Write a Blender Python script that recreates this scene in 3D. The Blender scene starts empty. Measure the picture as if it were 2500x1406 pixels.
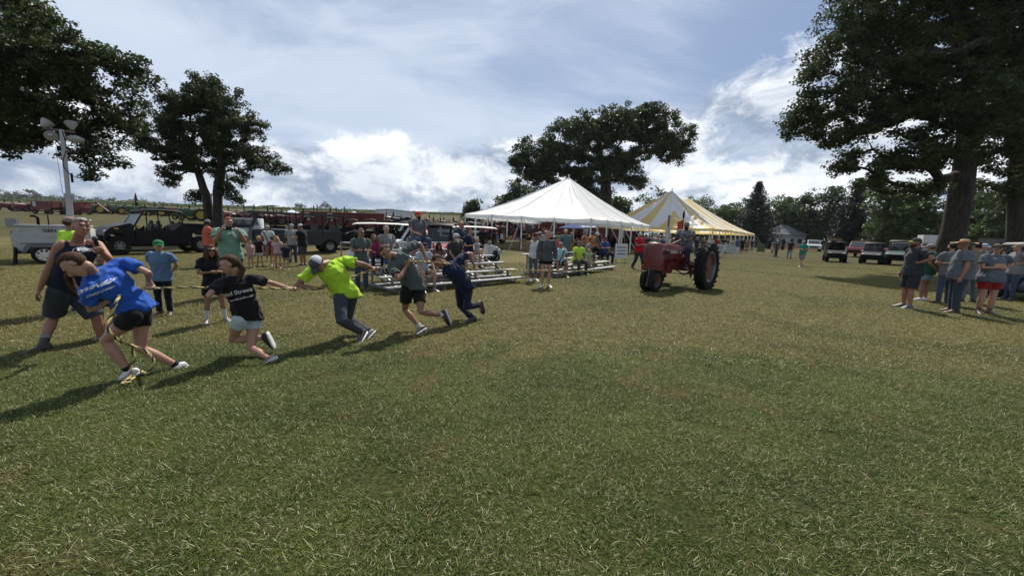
import bpy, bmesh, math, random
import numpy as np
from mathutils import Vector, Matrix, noise
V = Vector
SC = bpy.context.scene
C = SC.collection
R = math.radians
rnd = random.Random(7)
# ---------------------------------------------------------------- camera, sky, sun, exposure
FPX, PITCH, ROLL, EYE = 942.0, R(8.3), R(1.8), 1.7
cam_d = bpy.data.cameras.new('camera'); cam = bpy.data.objects.new('camera', cam_d); C.objects.link(cam)
CF = V((0, math.cos(PITCH), -math.sin(PITCH))); _u = V((0, math.sin(PITCH), math.cos(PITCH)))
CR = math.cos(ROLL)*V((1, 0, 0)) + math.sin(ROLL)*_u
CU = -math.sin(ROLL)*V((1, 0, 0)) + math.cos(ROLL)*_u
m = Matrix.Identity(4)
for i in range(3):
    m[i][0], m[i][1], m[i][2], m[i][3] = CR[i], CU[i], -CF[i], (0, 0, EYE)[i]
cam.matrix_world = m
cam_d.sensor_width = 36; cam_d.lens = 36*FPX/2500; cam_d.clip_end = 5000; cam_d.clip_start = 0.05
SC.camera = cam
SC.view_settings.view_transform = 'Standard'; SC.view_settings.look = 'None'
SC.view_settings.exposure = 0.40; SC.view_settings.gamma = 1; SC.view_settings.use_curve_mapping = False
SUN_EL, SUN_AZ = R(54), R(11)          # azimuth measured from +Y towards +X
sun_d = bpy.data.lights.new('sun', 'SUN'); sun_d.energy = 5.0; sun_d.angle = R(0.6); sun_d.color = (1, .94, .85)
sun = bpy.data.objects.new('sun', sun_d); C.objects.link(sun)
sdir = V((math.sin(SUN_AZ)*math.cos(SUN_EL), math.cos(SUN_AZ)*math.cos(SUN_EL), math.sin(SUN_EL)))
sun.rotation_euler = sdir.to_track_quat('Z', 'Y').to_euler(); sun.location = (0, 0, 60)
world = bpy.data.worlds.new('World'); SC.world = world; world.use_nodes = True

def nodes_of(mat):
    mat.use_nodes = True; nt = mat.node_tree; nt.nodes.clear(); return nt
class NT:
    """short hand for building node trees"""
    def __init__(s, nt): s.nt = nt
    def n(s, typ, ins=None, **kw):
        nd = s.nt.nodes.new(typ)
        for k, v in kw.items(): setattr(nd, k, v)
        for k, v in (ins or {}).items():
            sk = nd.inputs[k]
            if isinstance(v, bpy.types.NodeSocket): s.nt.links.new(v, sk)
            elif isinstance(v, (tuple, list)) and len(v) == 3 and sk.type == 'RGBA': sk.default_value = (*v, 1)
            else: sk.default_value = v
        return nd
    def math(s, op, a, b=0.0, c=0.0, clamp=False):
        nd = s.n('ShaderNodeMath', {0: a, 1: b, 2: c}, operation=op); nd.use_clamp = clamp; return nd.outputs[0]
    def vmath(s, op, a, b=(0, 0, 0)):
        return s.n('ShaderNodeVectorMath', {0: a, 1: b}, operation=op).outputs[0]
    def mix(s, f, a, b, bt='MIX'):
        nd = s.n('ShaderNodeMix', data_type='RGBA', blend_type=bt)
        for k, v in ((0, f), (6, a), (7, b)):
            if isinstance(v, bpy.types.NodeSocket): s.nt.links.new(v, nd.inputs[k])
            else: nd.inputs[k].default_value = (*v, 1) if isinstance(v, (tuple, list)) else v
        return nd.outputs[2]
    def noise(s, vec, scale, detail=4, rough=.55, dist=0.0, out=0):
        return s.n('ShaderNodeTexNoise', {'Vector': vec, 'Scale': scale, 'Detail': detail, 'Roughness': rough, 'Distortion': dist}).outputs[out]
    def ss(s, x, a, b):
        nd = s.n('ShaderNodeMapRange', {0: x, 1: a, 2: b, 3: 0.0, 4: 1.0}, interpolation_type='SMOOTHSTEP'); return nd.outputs[0]
    def comb(s, x, y, z): return s.n('ShaderNodeCombineXYZ', {0: x, 1: y, 2: z}).outputs[0]

SEED, SEED2 = (9.3, 4.4, 3.05), (3.7, 9.2, 1.3)
def build_world():
    nt = world.node_tree; nt.nodes.clear(); t = NT(nt)
    sky = t.n('ShaderNodeTexSky', sky_type='NISHITA', sun_disc=False, sun_elevation=SUN_EL, sun_rotation=SUN_AZ, altitude=200.0, air_density=1.0, dust_density=.6, ozone_density=1.4)
    d = t.n('ShaderNodeTexCoord').outputs['Generated']
    sp = t.n('ShaderNodeSeparateXYZ', {0: d}); x, y, z = sp.outputs
    zc = t.math('MAXIMUM', z, 0.0)
    inv = t.math('DIVIDE', 1.0, t.math('ADD', zc, .16))
    flat = t.comb(t.math('MULTIPLY', x, inv), t.math('MULTIPLY', y, inv), 0.3)
    # high veil: thin streaky cirrus over most of the sky, opening to blue towards the right
    wv = t.n('ShaderNodeTexNoise', {'Vector': flat, 'Scale': .9, 'Detail': 2}).outputs[1]
    warp = t.vmath('ADD', flat, t.vmath('MULTIPLY', wv, (1.3, .9, .5)))
    strk = t.n('ShaderNodeMapping', {'Vector': warp, 'Rotation': (0, 0, R(-38)), 'Scale': (.6, 1.35, 1)}).outputs[0]
    veil = t.noise(strk, 1.15, 9, .58, .25)
    veilb = t.noise(t.vmath('ADD', flat, (3.1, 7.7, 2)), .62, 3, .5)
    gap = t.math('MULTIPLY', t.ss(x, .10, .50), t.ss(z, .16, .30))
    left = t.ss(x, .15, -.35)
    veil_v = t.math('ADD', t.math('ADD', veil, t.math('MULTIPLY', t.math('SUBTRACT', veilb, .5), .6)), t.math('SUBTRACT', t.math('MULTIPLY', left, .10), t.math('MULTIPLY', gap, .12)))
    veil_m = t.math('ADD', t.math('MULTIPLY', t.ss(veil_v, .36, .66), .62), .30)
    veil_m = t.math('SUBTRACT', veil_m, t.math('MULTIPLY', gap, .16))
    # cumulus bank low over the horizon
    cv = t.comb(t.math('MULTIPLY', x, 1.0), t.math('MULTIPLY', y, 1.0), t.math('MULTIPLY', z, 1.75))
    cw = t.n('ShaderNodeTexNoise', {'Vector': cv, 'Scale': 4.0, 'Detail': 4}).outputs[1]
    cvw = t.vmath('ADD', t.vmath('ADD', cv, t.vmath('MULTIPLY', cw, (.20, .20, .20))), SEED)
    cu = t.noise(cvw, 3.0, 12, .66, .0)
    big = t.noise(t.vmath('ADD', cv, SEED2), 1.7, 2, .5)
    top = t.math('ADD', .21, t.math('MULTIPLY', t.ss(x, -.40, .25), .12))
    env = t.math('SUBTRACT', 1.0, t.ss(t.math('SUBTRACT', z, top), -.10, .08))
    cu_v = t.math('ADD', t.math('ADD', cu, t.math('MULTIPLY', t.math('SUBTRACT', big, .5), .5)), t.math('MULTIPLY', t.math('SUBTRACT', env, .78), .30))
    bank = t.math('MULTIPLY', t.math('MULTIPLY', t.ss(x, -.50, -.25), t.ss(x, .85, .60)), t.math('MULTIPLY', t.ss(z, .02, .08), t.ss(t.math('SUBTRACT', z, t.math('MULTIPLY', t.ss(x, -.1, .5), .07)), .27, .20)))
    cu_v = t.math('ADD', cu_v, t.math('MULTIPLY', bank, .085))
    cu_m = t.ss(cu_v, .415, .535)
    up = t.vmath('ADD', cvw, (.03, .04, .12))
    cu2 = t.noise(up, 3.0, 12, .66, .0)
    lit = t.ss(t.math('SUBTRACT', cu, cu2), -.12, .12)
    thick = t.ss(cu_v, .58, .80)
    body = t.mix(lit, (.27, .34, .46), (.90, .94, .98))
    body = t.mix(t.math('MULTIPLY', thick, .45), body, (.36, .43, .55))
    base_sky = t.mix(.35, sky.outputs[0], (3.6, 5.4, 9.6))
    veilc = t.mix(t.noise(strk, 2.2, 6, .6), (.47, .56, .72), (.70, .77, .88))
    hz = t.math('SUBTRACT', 1.0, t.ss(z, -.02, .10))
    b_sky = t.n('ShaderNodeBackground', {0: base_sky, 1: .056})
    b_veil = t.n('ShaderNodeBackground', {0: veilc, 1: .86})
    b_cu = t.n('ShaderNodeBackground', {0: body, 1: .90})
    b_hz = t.n('ShaderNodeBackground', {0: (.42, .53, .70), 1: .66})
    m1 = t.n('ShaderNodeMixShader', {0: veil_m, 1: b_sky.outputs[0], 2: b_veil.outputs[0]})
    m2 = t.n('ShaderNodeMixShader', {0: t.math('MULTIPLY', cu_m, .95), 1: m1.outputs[0], 2: b_cu.outputs[0]})
    m3 = t.n('ShaderNodeMixShader', {0: t.math('MULTIPLY', hz, .45), 1: m2.outputs[0], 2: b_hz.outputs[0]})
    t.n('ShaderNodeOutputWorld', {0: m3.outputs[0]})
build_world()

# ---------------------------------------------------------------- measured places
def ray(px, py):
    return CF + (px-1250)/FPX*CR + (703-py)/FPX*CU
def P(px, py, d):                       # point of the view ray at distance d along +Y
    r = ray(px, py); return V((0, 0, EYE)) + r*(d/r.y)
def sstep(a, b, x):
    t = min(1, max(0, (x-a)/(b-a))); return t*t*(3-2*t)
def gz(x, y):                           # the field rises gently beyond the lawn on the left
    if y < 20: return 0.0
    a = x/max(y, 1); w = 1-sstep(-.05, .30, a)
    t = min(y, 320)-25; t = .5*(t+math.sqrt(t*t+36))
    if y < 25: t *= (y-20)/5
    return w*.047*t
def G(px, py):                          # where the view ray meets the ground
    r = ray(px, py)
    if r.z > -.001: r = V((r.x, r.y, -.001))
    t = EYE/-r.z
    for _ in range(30):
        p = V((0, 0, EYE))+r*t
        g = gz(p.x, p.y); t += (p.z-g)/-r.z*.5 if p.y < 300 else 0
    p = V((0, 0, EYE))+r*t; p.z = gz(p.x, p.y); return p
def GX(px, d):                          # ground point under pixel column px at distance d
    x = (px-1250)/FPX*d
    for _ in range(4):
        z = gz(x, d); r0 = V((x, d, z))-V((0, 0, EYE)); f = r0.dot(CF)
        x += ((px-1250)/FPX - r0.dot(CR)/f)*f
    return V((x, d, gz(x, d)))

# ---------------------------------------------------------------- materials
MATS = {}
def mat(key, col, rough=.6, metal=0.0, bump=0.0, bscale=40.0, var=.0, vscale=6.0, spec=.5, trans=0.0, coat=0.0, dirt=None, emis=None, alpha=1.0):
    if key in MATS: return MATS[key]
    M = bpy.data.materials.new(key); t = NT(nodes_of(M))
    co = t.n('ShaderNodeTexCoord').outputs['Object']
    c = (*col, 1) if not isinstance(col, bpy.types.NodeSocket) else col
    bs = t.n('ShaderNodeBsdfPrincipled', {'Roughness': rough, 'Metallic': metal})
    bs.inputs['Specular IOR Level'].default_value = spec
    bs.inputs['Coat Weight'].default_value = coat
    bs.inputs['Base Color'].default_value = c
    if var or dirt:
        nz = t.noise(co, vscale, 5, .6)
        d = tuple(x*(1-var) for x in col); l = tuple(min(1, x*(1+var)) for x in col)
        cc = t.mix(nz, d, l)
        if dirt:
            cc = t.mix(t.ss(t.noise(co, vscale*.6, 6, .7), .5, .75), cc, dirt)
        t.nt.links.new(cc, bs.inputs['Base Color'])
        t.nt.links.new(t.math('ADD', t.math('MULTIPLY', nz, .2), rough-.1), bs.inputs['Roughness'])
    if bump:
        b = t.n('ShaderNodeBump', {'Strength': bump, 'Distance': .01, 'Height': t.noise(co, bscale, 4, .6)})
        t.nt.links.new(b.outputs[0], bs.inputs['Normal'])
    out = bs.outputs[0]
    if trans:
        tr = t.n('ShaderNodeBsdfTranslucent', {0: (*[min(1, x*1.1) for x in col], 1)})
        out = t.n('ShaderNodeMixShader', {0: trans, 1: bs.outputs[0], 2: tr.outputs[0]}).outputs[0]
    if alpha < 1:
        tp = t.n('ShaderNodeBsdfTransparent'); out = t.n('ShaderNodeMixShader', {0: alpha, 1: tp.outputs[0], 2: out}).outputs[0]
    if emis:
        bs.inputs['Emission Color'].default_value = (*col, 1); bs.inputs['Emission Strength'].default_value = emis
    t.n('ShaderNodeOutputMaterial', {0: out}); MATS[key] = M; return M
def cloth(col, plaid=None, stripes=None):
    key = 'cloth_%03d_%03d_%03d' % tuple(int(x*999) for x in col) + (('_plaid' if plaid else '') + ('_stripe' if stripes else ''))
    if key in MATS: return MATS[key]
    M = bpy.data.materials.new(key); t = NT(nodes_of(M))
    co = t.n('ShaderNodeTexCoord').outputs['Object']
    nz = t.noise(co, 9, 5, .6)
    c = t.mix(nz, tuple(x*.70 for x in col), tuple(min(1, x*.98) for x in col))
    if plaid or stripes:
        sp = t.n('ShaderNodeSeparateXYZ', {0: co})
        fz = t.math('FRACT', t.math('MULTIPLY', sp.outputs[2], 14.0)); mz = t.math('GREATER_THAN', fz, .55)
        if plaid:
            fx = t.math('FRACT', t.math('MULTIPLY', t.math('ADD', sp.outputs[0], sp.outputs[1]), 12.0)); mx = t.math('GREATER_THAN', fx, .55)
            c = t.mix(t.math('MULTIPLY', mz, .6), c, plaid); c = t.mix(t.math('MULTIPLY', mx, .6), c, tuple(x*.5 for x in plaid))
        else: c = t.mix(mz, c, stripes)
    bs = t.n('ShaderNodeBsdfPrincipled', {'Base Color': c, 'Roughness': .88}); bs.inputs['Specular IOR Level'].default_value = .2
    bs.inputs['Sheen Weight'].default_value = .08
    wr = t.noise(t.n('ShaderNodeMapping', {'Vector': co, 'Scale': (1, 1, .55)}).outputs[0], 13, 3, .5, .8)
    b = t.n('ShaderNodeBump', {'Strength': .55, 'Distance': .02, 'Height': wr})
    t.nt.links.new(b.outputs[0], bs.inputs['Normal'])
    tr = t.n('ShaderNodeBsdfTranslucent', {0: c})
    mx = t.n('ShaderNodeMixShader', {0: .10, 1: bs.outputs[0], 2: tr.outputs[0]})
    t.n('ShaderNodeOutputMaterial', {0: mx.outputs[0]}); MATS[key] = M; return M

# ---------------------------------------------------------------- mesh builder
class MB:
    def __init__(s): s.v = []; s.f = []
    def add(s, vs, fs):
        o = len(s.v); s.v += [tuple(v) for v in vs]; s.f += [tuple(i+o for i in f) for f in fs]; return s
    def box(s, c, size, rot=None, taper=(1, 1)):
        x, y, z = size[0]/2, size[1]/2, size[2]/2; c = V(c)
        vs = [V((sx*x*(taper[0] if sz > 0 else 1), sy*y*(taper[1] if sz > 0 else 1), sz*z)) for sz in (-1, 1) for sx, sy in ((-1, -1), (1, -1), (1, 1), (-1, 1))]
        if rot is not None:
            Rm = rot if isinstance(rot, Matrix) else Matrix.Rotation(rot, 3, 'Z')
            vs = [Rm @ v for v in vs]
        return s.add([v+c for v in vs], [(0, 3, 2, 1), (4, 5, 6, 7), (0, 1, 5, 4), (1, 2, 6, 5), (2, 3, 7, 6), (3, 0, 4, 7)])
    def beam(s, a, b, w, h, up=V((0, 0, 1))):      # rectangular bar from a to b
        a, b = V(a), V(b); d = (b-a); L = d.length
        if L < 1e-6: return s
        d /= L; sx = d.cross(up)
        if sx.length < 1e-4: sx = d.cross(V((1, 0, 0)))
        sx.normalize(); sz = sx.cross(d)
        vs = [p+sx*(i*w/2)+sz*(j*h/2) for p in (a, b) for i, j in ((-1, -1), (1, -1), (1, 1), (-1, 1))]
        return s.add(vs, [(0, 1, 2, 3), (7, 6, 5, 4), (0, 4, 5, 1), (1, 5, 6, 2), (2, 6, 7, 3), (3, 7, 4, 0)])
    def ring_loft(s, rings, caps=True, closed=True):
        n = len(rings[0]); o = len(s.v); vs = [p for r in rings for p in r]; fs = []
        for k in range(len(rings)-1):
            for i in range(n if closed else n-1):
                a, b = k*n+i, k*n+(i+1) % n; fs.append((a, b, b+n, a+n))
        if caps:
            fs.append(tuple(reversed(range(n)))); fs.append(tuple((len(rings)-1)*n+i for i in range(n)))
        return s.add(vs, fs)
    def tube(s, pts, rad, n=8, dome=False, flat=None):
        pts = [V(p) for p in pts]
        if not isinstance(rad, (list, tuple)): rad = [rad]*len(pts)
        rad = list(rad)
        if dome:
            d0 = (pts[0]-pts[1]).normalized(); d1 = (pts[-1]-pts[-2]).normalized()
            pts = [pts[0]+d0*rad[0]*.85, pts[0]+d0*rad[0]*.5]+pts+[pts[-1]+d1*rad[-1]*.5, pts[-1]+d1*rad[-1]*.85]
            rad = [rad[0]*.45, rad[0]*.85]+rad+[rad[-1]*.85, rad[-1]*.45]
        rings = []; u = None
        for i, p in enumerate(pts):
            a = pts[max(0, i-1)]; b = pts[min(len(pts)-1, i+1)]; d = (b-a)
            d = d.normalized() if d.length > 1e-9 else V((0, 0, 1))
            if u is None:
                u = d.orthogonal().normalized()
            else:
                u = (u-d*u.dot(d)); u = u.normalized() if u.length > 1e-6 else d.orthogonal().normalized()
            w = d.cross(u)
            rings.append([p+(u*math.cos(2*math.pi*k/n)+w*math.sin(2*math.pi*k/n))*rad[i] for k in range(n)])
        return s.ring_loft(rings)
    def loft(s, secs, n=16, dome=(.5, .5), sq=1.0):       # secs: (centre, semi-axis u, semi-axis v)
        secs = [(V(c), V(u), V(v)) for c, u, v in secs]
        def cap(a, b, f):
            d = (a[0]-b[0]).normalized(); r = min(a[1].length, a[2].length)*f
            return [(a[0]+d*r*.9, a[1]*.4, a[2]*.4), (a[0]+d*r*.6, a[1]*.78, a[2]*.78)]
        L = list(secs)
        if dome[0]: L = cap(secs[0], secs[1], dome[0])+L
        if dome[1]: L = L+cap(secs[-1], secs[-2], dome[1])[::-1]
        rings = []
        for c, u, v in L:
            r = []
            for k in range(n):
                a = 2*math.pi*k/n; ca, sa = math.cos(a), math.sin(a)
                ca = math.copysign(abs(ca)**sq, ca); sa = math.copysign(abs(sa)**sq, sa)
                r.append(c+u*ca+v*sa)
            rings.append(r)
        # make sure the winding points outwards
        c0, u0, v0 = L[0]; ax = L[-1][0]-c0
        if u0.cross(v0).dot(ax) < 0: rings = [list(reversed(r)) for r in rings]
        return s.ring_loft(rings)
    def ell(s, c, r, n=12, m=8, rot=None):
        c = V(c); rings = []
        for j in range(1, m):
            th = math.pi*j/m; z = -math.cos(th); q = math.sin(th)
            ring = [V((r[0]*q*math.cos(2*math.pi*k/n), r[1]*q*math.sin(2*math.pi*k/n), r[2]*z)) for k in range(n)]
            rings.append([c+(rot @ p if rot is not None else p) for p in ring])
        o = len(s.v); s.ring_loft(rings, caps=False)
        bot = V((0, 0, -r[2])); top = V((0, 0, r[2]))
        if rot is not None: bot = rot @ bot; top = rot @ top
        s.v.append(tuple(c+bot)); s.v.append(tuple(c+top)); ib = len(s.v)-2; it = ib+1
        for k in range(n):
            s.f.append((o+(k+1) % n, o+k, ib)); q0 = o+(m-2)*n; s.f.append((q0+k, q0+(k+1) % n, it))
        return s
    def cyl(s, a, b, r, n=16, r2=None): return s.tube([a, b], [r, r if r2 is None else r2], n)
    def torus(s, c, axis, Rr, r, n=20, m=8, sx=1.0):
        c = V(c); ax = V(axis).normalized(); u = ax.orthogonal().normalized(); w = ax.cross(u); vs = []; fs = []
        for i in range(n):
            a = 2*math.pi*i/n; d = u*math.cos(a)+w*math.sin(a)
            for j in range(m):
                b = 2*math.pi*j/m; vs.append(c+d*(Rr+r*math.cos(b))+ax*r*sx*math.sin(b))
        for i in range(n):
            for j in range(m):
                fs.append((i*m+j, ((i+1) % n)*m+j, ((i+1) % n)*m+(j+1) % m, i*m+(j+1) % m))
        return s.add(vs, fs)
    def prism(s, prof, y0, y1):            # 2-D profile in X,Z swept along Y
        n = len(prof); vs = [V((p[0], y0, p[1])) for p in prof]+[V((p[0], y1, p[1])) for p in prof]
        fs = [(i, (i+1) % n, (i+1) % n+n, i+n) for i in range(n)]+[tuple(reversed(range(n))), tuple(range(n, 2*n))]
        return s.add(vs, fs)
    def lathe(s, c, axis, prof, n=20, caps=True):     # prof: (offset along axis, radius)
        c = V(c); ax = V(axis).normalized(); u = ax.orthogonal().normalized(); w = ax.cross(u)
        rings = [[c+ax*h+(u*math.cos(2*math.pi*k/n)+w*math.sin(2*math.pi*k/n))*max(r, 1e-4) for k in range(n)] for h, r in prof]
        return s.ring_loft(rings, caps=caps)
    def mesh(s, name='m'):
        me = bpy.data.meshes.new(name); me.from_pydata(s.v, [], s.f); me.validate(); me.update(); return me
    def build(s, name, m, parent=None, bevel=0.0, smooth=40, fix=True, mats=None):
        me = s.mesh(name)
        if fix or bevel:
            bm = bmesh.new(); bm.from_mesh(me)
            if fix: bmesh.ops.recalc_face_normals(bm, faces=bm.faces)
            if bevel:
                es = [e for e in bm.edges if len(e.link_faces) == 2 and e.calc_face_angle(0) > .6]
                bmesh.ops.bevel(bm, geom=es, offset=bevel, segments=2, affect='EDGES', clamp_overlap=True)
            bm.to_mesh(me); bm.free()
        if smooth:
            me.shade_smooth(); me.set_sharp_from_angle(angle=R(smooth))
        for mm in (mats or [m]): me.materials.append(mm)
        return obj(name, me, parent)
def obj(name, me, parent=None):
    o = bpy.data.objects.new(name, me); C.objects.link(o)
    if parent: o.parent = parent
    return o
def thing(name, label, cat, loc=(0, 0, 0), rz=0.0, group=None):
    o = bpy.data.objects.new(name, None); C.objects.link(o); o.location = loc; o.rotation_euler = (0, 0, rz)
    o.empty_display_size = .2
    o['label'] = label; o['category'] = cat
    if group: o['group'] = group
    return o
def tag(o, label, cat, group=None):
    o['label'] = label; o['category'] = cat
    if group: o['group'] = group
    return o
def copy_tree(o, loc, rz, label, group=None, sc=None):
    def rec(a, par):
        c = a.copy(); C.objects.link(c); c.parent = par
        for ch in KIDS.get(a.name, [x for x in a.children]): rec(ch, c)
        return c
    c = rec(o, None); c.location = loc; c.rotation_euler = (0, 0, rz); c['label'] = label
    if sc: c.scale = (sc,)*3
    if group: c['group'] = group
    return c
KIDS = {}

# temporary scene used only to evaluate modifiers while building meshes
TMP = bpy.data.scenes.new('workbench'); TL = TMP.view_layers[0]
def evaluate(ob, mods):
    TMP.collection.objects.link(ob)
    for typ, kw in mods:
        md = ob.modifiers.new(typ, typ)
        for k, v in kw.items(): setattr(md, k, v)
    TL.update(); dg = TL.depsgraph
    me = bpy.data.meshes.new_from_object(ob.evaluated_get(dg), depsgraph=dg)
    TMP.collection.objects.unlink(ob); bpy.data.objects.remove(ob); return me
def fuse(mb, voxel, smooth=4, dec=1.0, fac=.5):
    me = mb.mesh('raw'); ob = bpy.data.objects.new('raw', me)
    mods = [('REMESH', dict(mode='VOXEL', voxel_size=voxel))]
    if smooth: mods.append(('SMOOTH', dict(factor=fac, iterations=smooth)))
    if dec < 1: mods.append(('DECIMATE', dict(ratio=dec)))
    r = evaluate(ob, mods); bpy.data.meshes.remove(me); return r
def text2d(s, size=1.0, shear=0.0, bold=.0, spacing=1.0):
    cu = bpy.data.curves.new('txt', 'FONT'); cu.body = s; cu.size = size; cu.shear = shear; cu.offset = bold
    cu.align_x = 'CENTER'; cu.align_y = 'CENTER'; cu.space_character = spacing; cu.resolution_u = 3
    ob = bpy.data.objects.new('txt', cu); me = evaluate(ob, []); return me
def text_obj(name, s, m, parent, origin, xd, yd, size, **kw):
    """lettering laid flat at origin (xd, yd span the surface)"""
    me = text2d(s, size, **kw); o, x, y = V(origin), V(xd).normalized(), V(yd).normalized()
    for v in me.vertices: v.co = o+x*v.co.x+y*v.co.y
    me.materials.clear(); me.materials.append(m); me.update()
    return obj(name, me, parent)
# ---------------------------------------------------------------- ground
def ground_mat():
    M = bpy.data.materials.new('lawn_soil'); t = NT(nodes_of(M))
    pos = t.n('ShaderNodeNewGeometry').outputs['Position']
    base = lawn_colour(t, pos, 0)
    fine = t.noise(pos, 34, 6, .75); fine2 = t.noise(t.vmath('MULTIPLY', pos, (1, 1, 1)), 7.5, 5, .7)
    c = t.mix(t.ss(fine, .38, .64), t.mix(.7, base, (.012, .013, .006)), t.mix(.25, base, (0.2700, 0.2350, 0.1100)))
    c = t.mix(t.math('MULTIPLY', t.ss(fine2, .45, .7), .35), c, (0.1400, 0.1200, 0.0500))
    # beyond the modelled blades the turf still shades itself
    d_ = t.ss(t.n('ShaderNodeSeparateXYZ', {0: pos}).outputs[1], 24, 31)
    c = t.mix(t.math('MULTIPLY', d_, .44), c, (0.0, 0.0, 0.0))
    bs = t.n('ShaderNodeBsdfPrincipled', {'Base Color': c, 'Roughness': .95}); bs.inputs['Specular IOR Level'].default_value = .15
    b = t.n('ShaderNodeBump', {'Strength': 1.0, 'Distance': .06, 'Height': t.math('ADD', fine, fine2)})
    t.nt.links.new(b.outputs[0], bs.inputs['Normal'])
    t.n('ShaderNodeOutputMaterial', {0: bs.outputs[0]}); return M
def lawn_colour(t, pos, _):
    n1 = t.noise(pos, .33, 4, .6, .4); n2 = t.noise(pos, 1.5, 4, .65, .3); n3 = t.noise(t.vmath('ADD', pos, (9, 3, 0)), .9, 3, .6)
    sp = t.n('ShaderNodeSeparateXYZ', {0: pos})
    # worn, dried lawn across the middle of the field, greener close by and under the trees
    wear = t.math('MULTIPLY', t.ss(sp.outputs[1], 3.2, 7.0), t.math('SUBTRACT', 1.0, t.math('MULTIPLY', t.ss(sp.outputs[1], 16, 34), .35)))
    dry = t.math('ADD', t.math('ADD', t.math('MULTIPLY', n1, .5), t.math('MULTIPLY', n2, .5)), t.math('MULTIPLY', t.math('SUBTRACT', wear, .5), .30))
    g = t.mix(t.ss(n3, .35, .65), (0.0420, 0.0760, 0.0080), (0.0920, 0.1300, 0.0180))
    c = t.mix(t.ss(dry, .445, .60), g, (0.1900, 0.1580, 0.0460))
    c = t.mix(t.math('MULTIPLY', t.ss(t.noise(pos, .75, 3, .7, 1.0), .56, .70), .7), c, (0.1700, 0.1050, 0.0420))
    c = t.mix(t.math('MULTIPLY', t.ss(t.noise(t.vmath('ADD', pos, (2, 8, 0)), 3.2, 3, .7, .6), .55, .68), .45), c, (.17, .155, .07))
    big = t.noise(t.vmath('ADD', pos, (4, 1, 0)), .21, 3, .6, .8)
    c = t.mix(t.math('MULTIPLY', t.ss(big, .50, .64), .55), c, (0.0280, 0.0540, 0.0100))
    return c
def build_ground():
    ys = [-80, -40, -20, -10, -4]+list(np.arange(-2, 30, 1.0))+list(np.arange(30, 120, 3.0))+list(np.arange(120, 340, 10.0))+[360, 420, 500, 700, 1000, 1200]
    us = np.linspace(-1, 1, 91)
    vs = []; fs = []
    for y in ys:
        half = max(60, abs(y)*2.2+60)
        for u in us:
            x = half*u; z = gz(x, y)
            if y > 330: z -= 0 if y < 400 else (y-400)*.012*(1-sstep(-.05, .3, x/y))
            if y > 36: z += .25*(noise.noise(V((x*.02, y*.02, 0))))*min(1, (y-36)/40)
            vs.append((x, y, z))
    n = len(us)
    for j in range(len(ys)-1):
        for i in range(n-1):
            a = j*n+i; fs.append((a, a+1, a+1+n, a+n))
    me = bpy.data.meshes.new('ground'); me.from_pydata(vs, [], fs); me.shade_smooth()
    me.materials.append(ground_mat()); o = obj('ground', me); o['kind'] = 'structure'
build_ground()

def grass_mat():
    M = bpy.data.materials.new('grass_blade'); t = NT(nodes_of(M))
    geo = t.n('ShaderNodeNewGeometry'); pos = geo.outputs['Position']; isl = geo.outputs['Random Per Island']
    base = lawn_colour(t, pos, 0)
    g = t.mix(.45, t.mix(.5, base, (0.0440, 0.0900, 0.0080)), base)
    straw = t.mix(.6, base, (0.3300, 0.3000, 0.1500))
    pale = (0.4800, 0.4600, 0.2800)
    c = t.mix(t.ss(isl, .42, .62), g, t.mix(.6, base, (0.1100, 0.1150, 0.0200)))
    c = t.mix(t.math('GREATER_THAN', isl, .77), c, straw)
    c = t.mix(t.math('GREATER_THAN', isl, .91), c, pale)
    bs = t.n('ShaderNodeBsdfPrincipled', {'Base Color': c, 'Roughness': .55}); bs.inputs['Specular IOR Level'].default_value = .18
    tr = t.n('ShaderNodeBsdfTranslucent', {0: c})
    mx = t.n('ShaderNodeMixShader', {0: .30, 1: bs.outputs[0], 2: tr.outputs[0]})
    t.n('ShaderNodeOutputMaterial', {0: mx.outputs[0]}); return M
GM = grass_mat()
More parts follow.
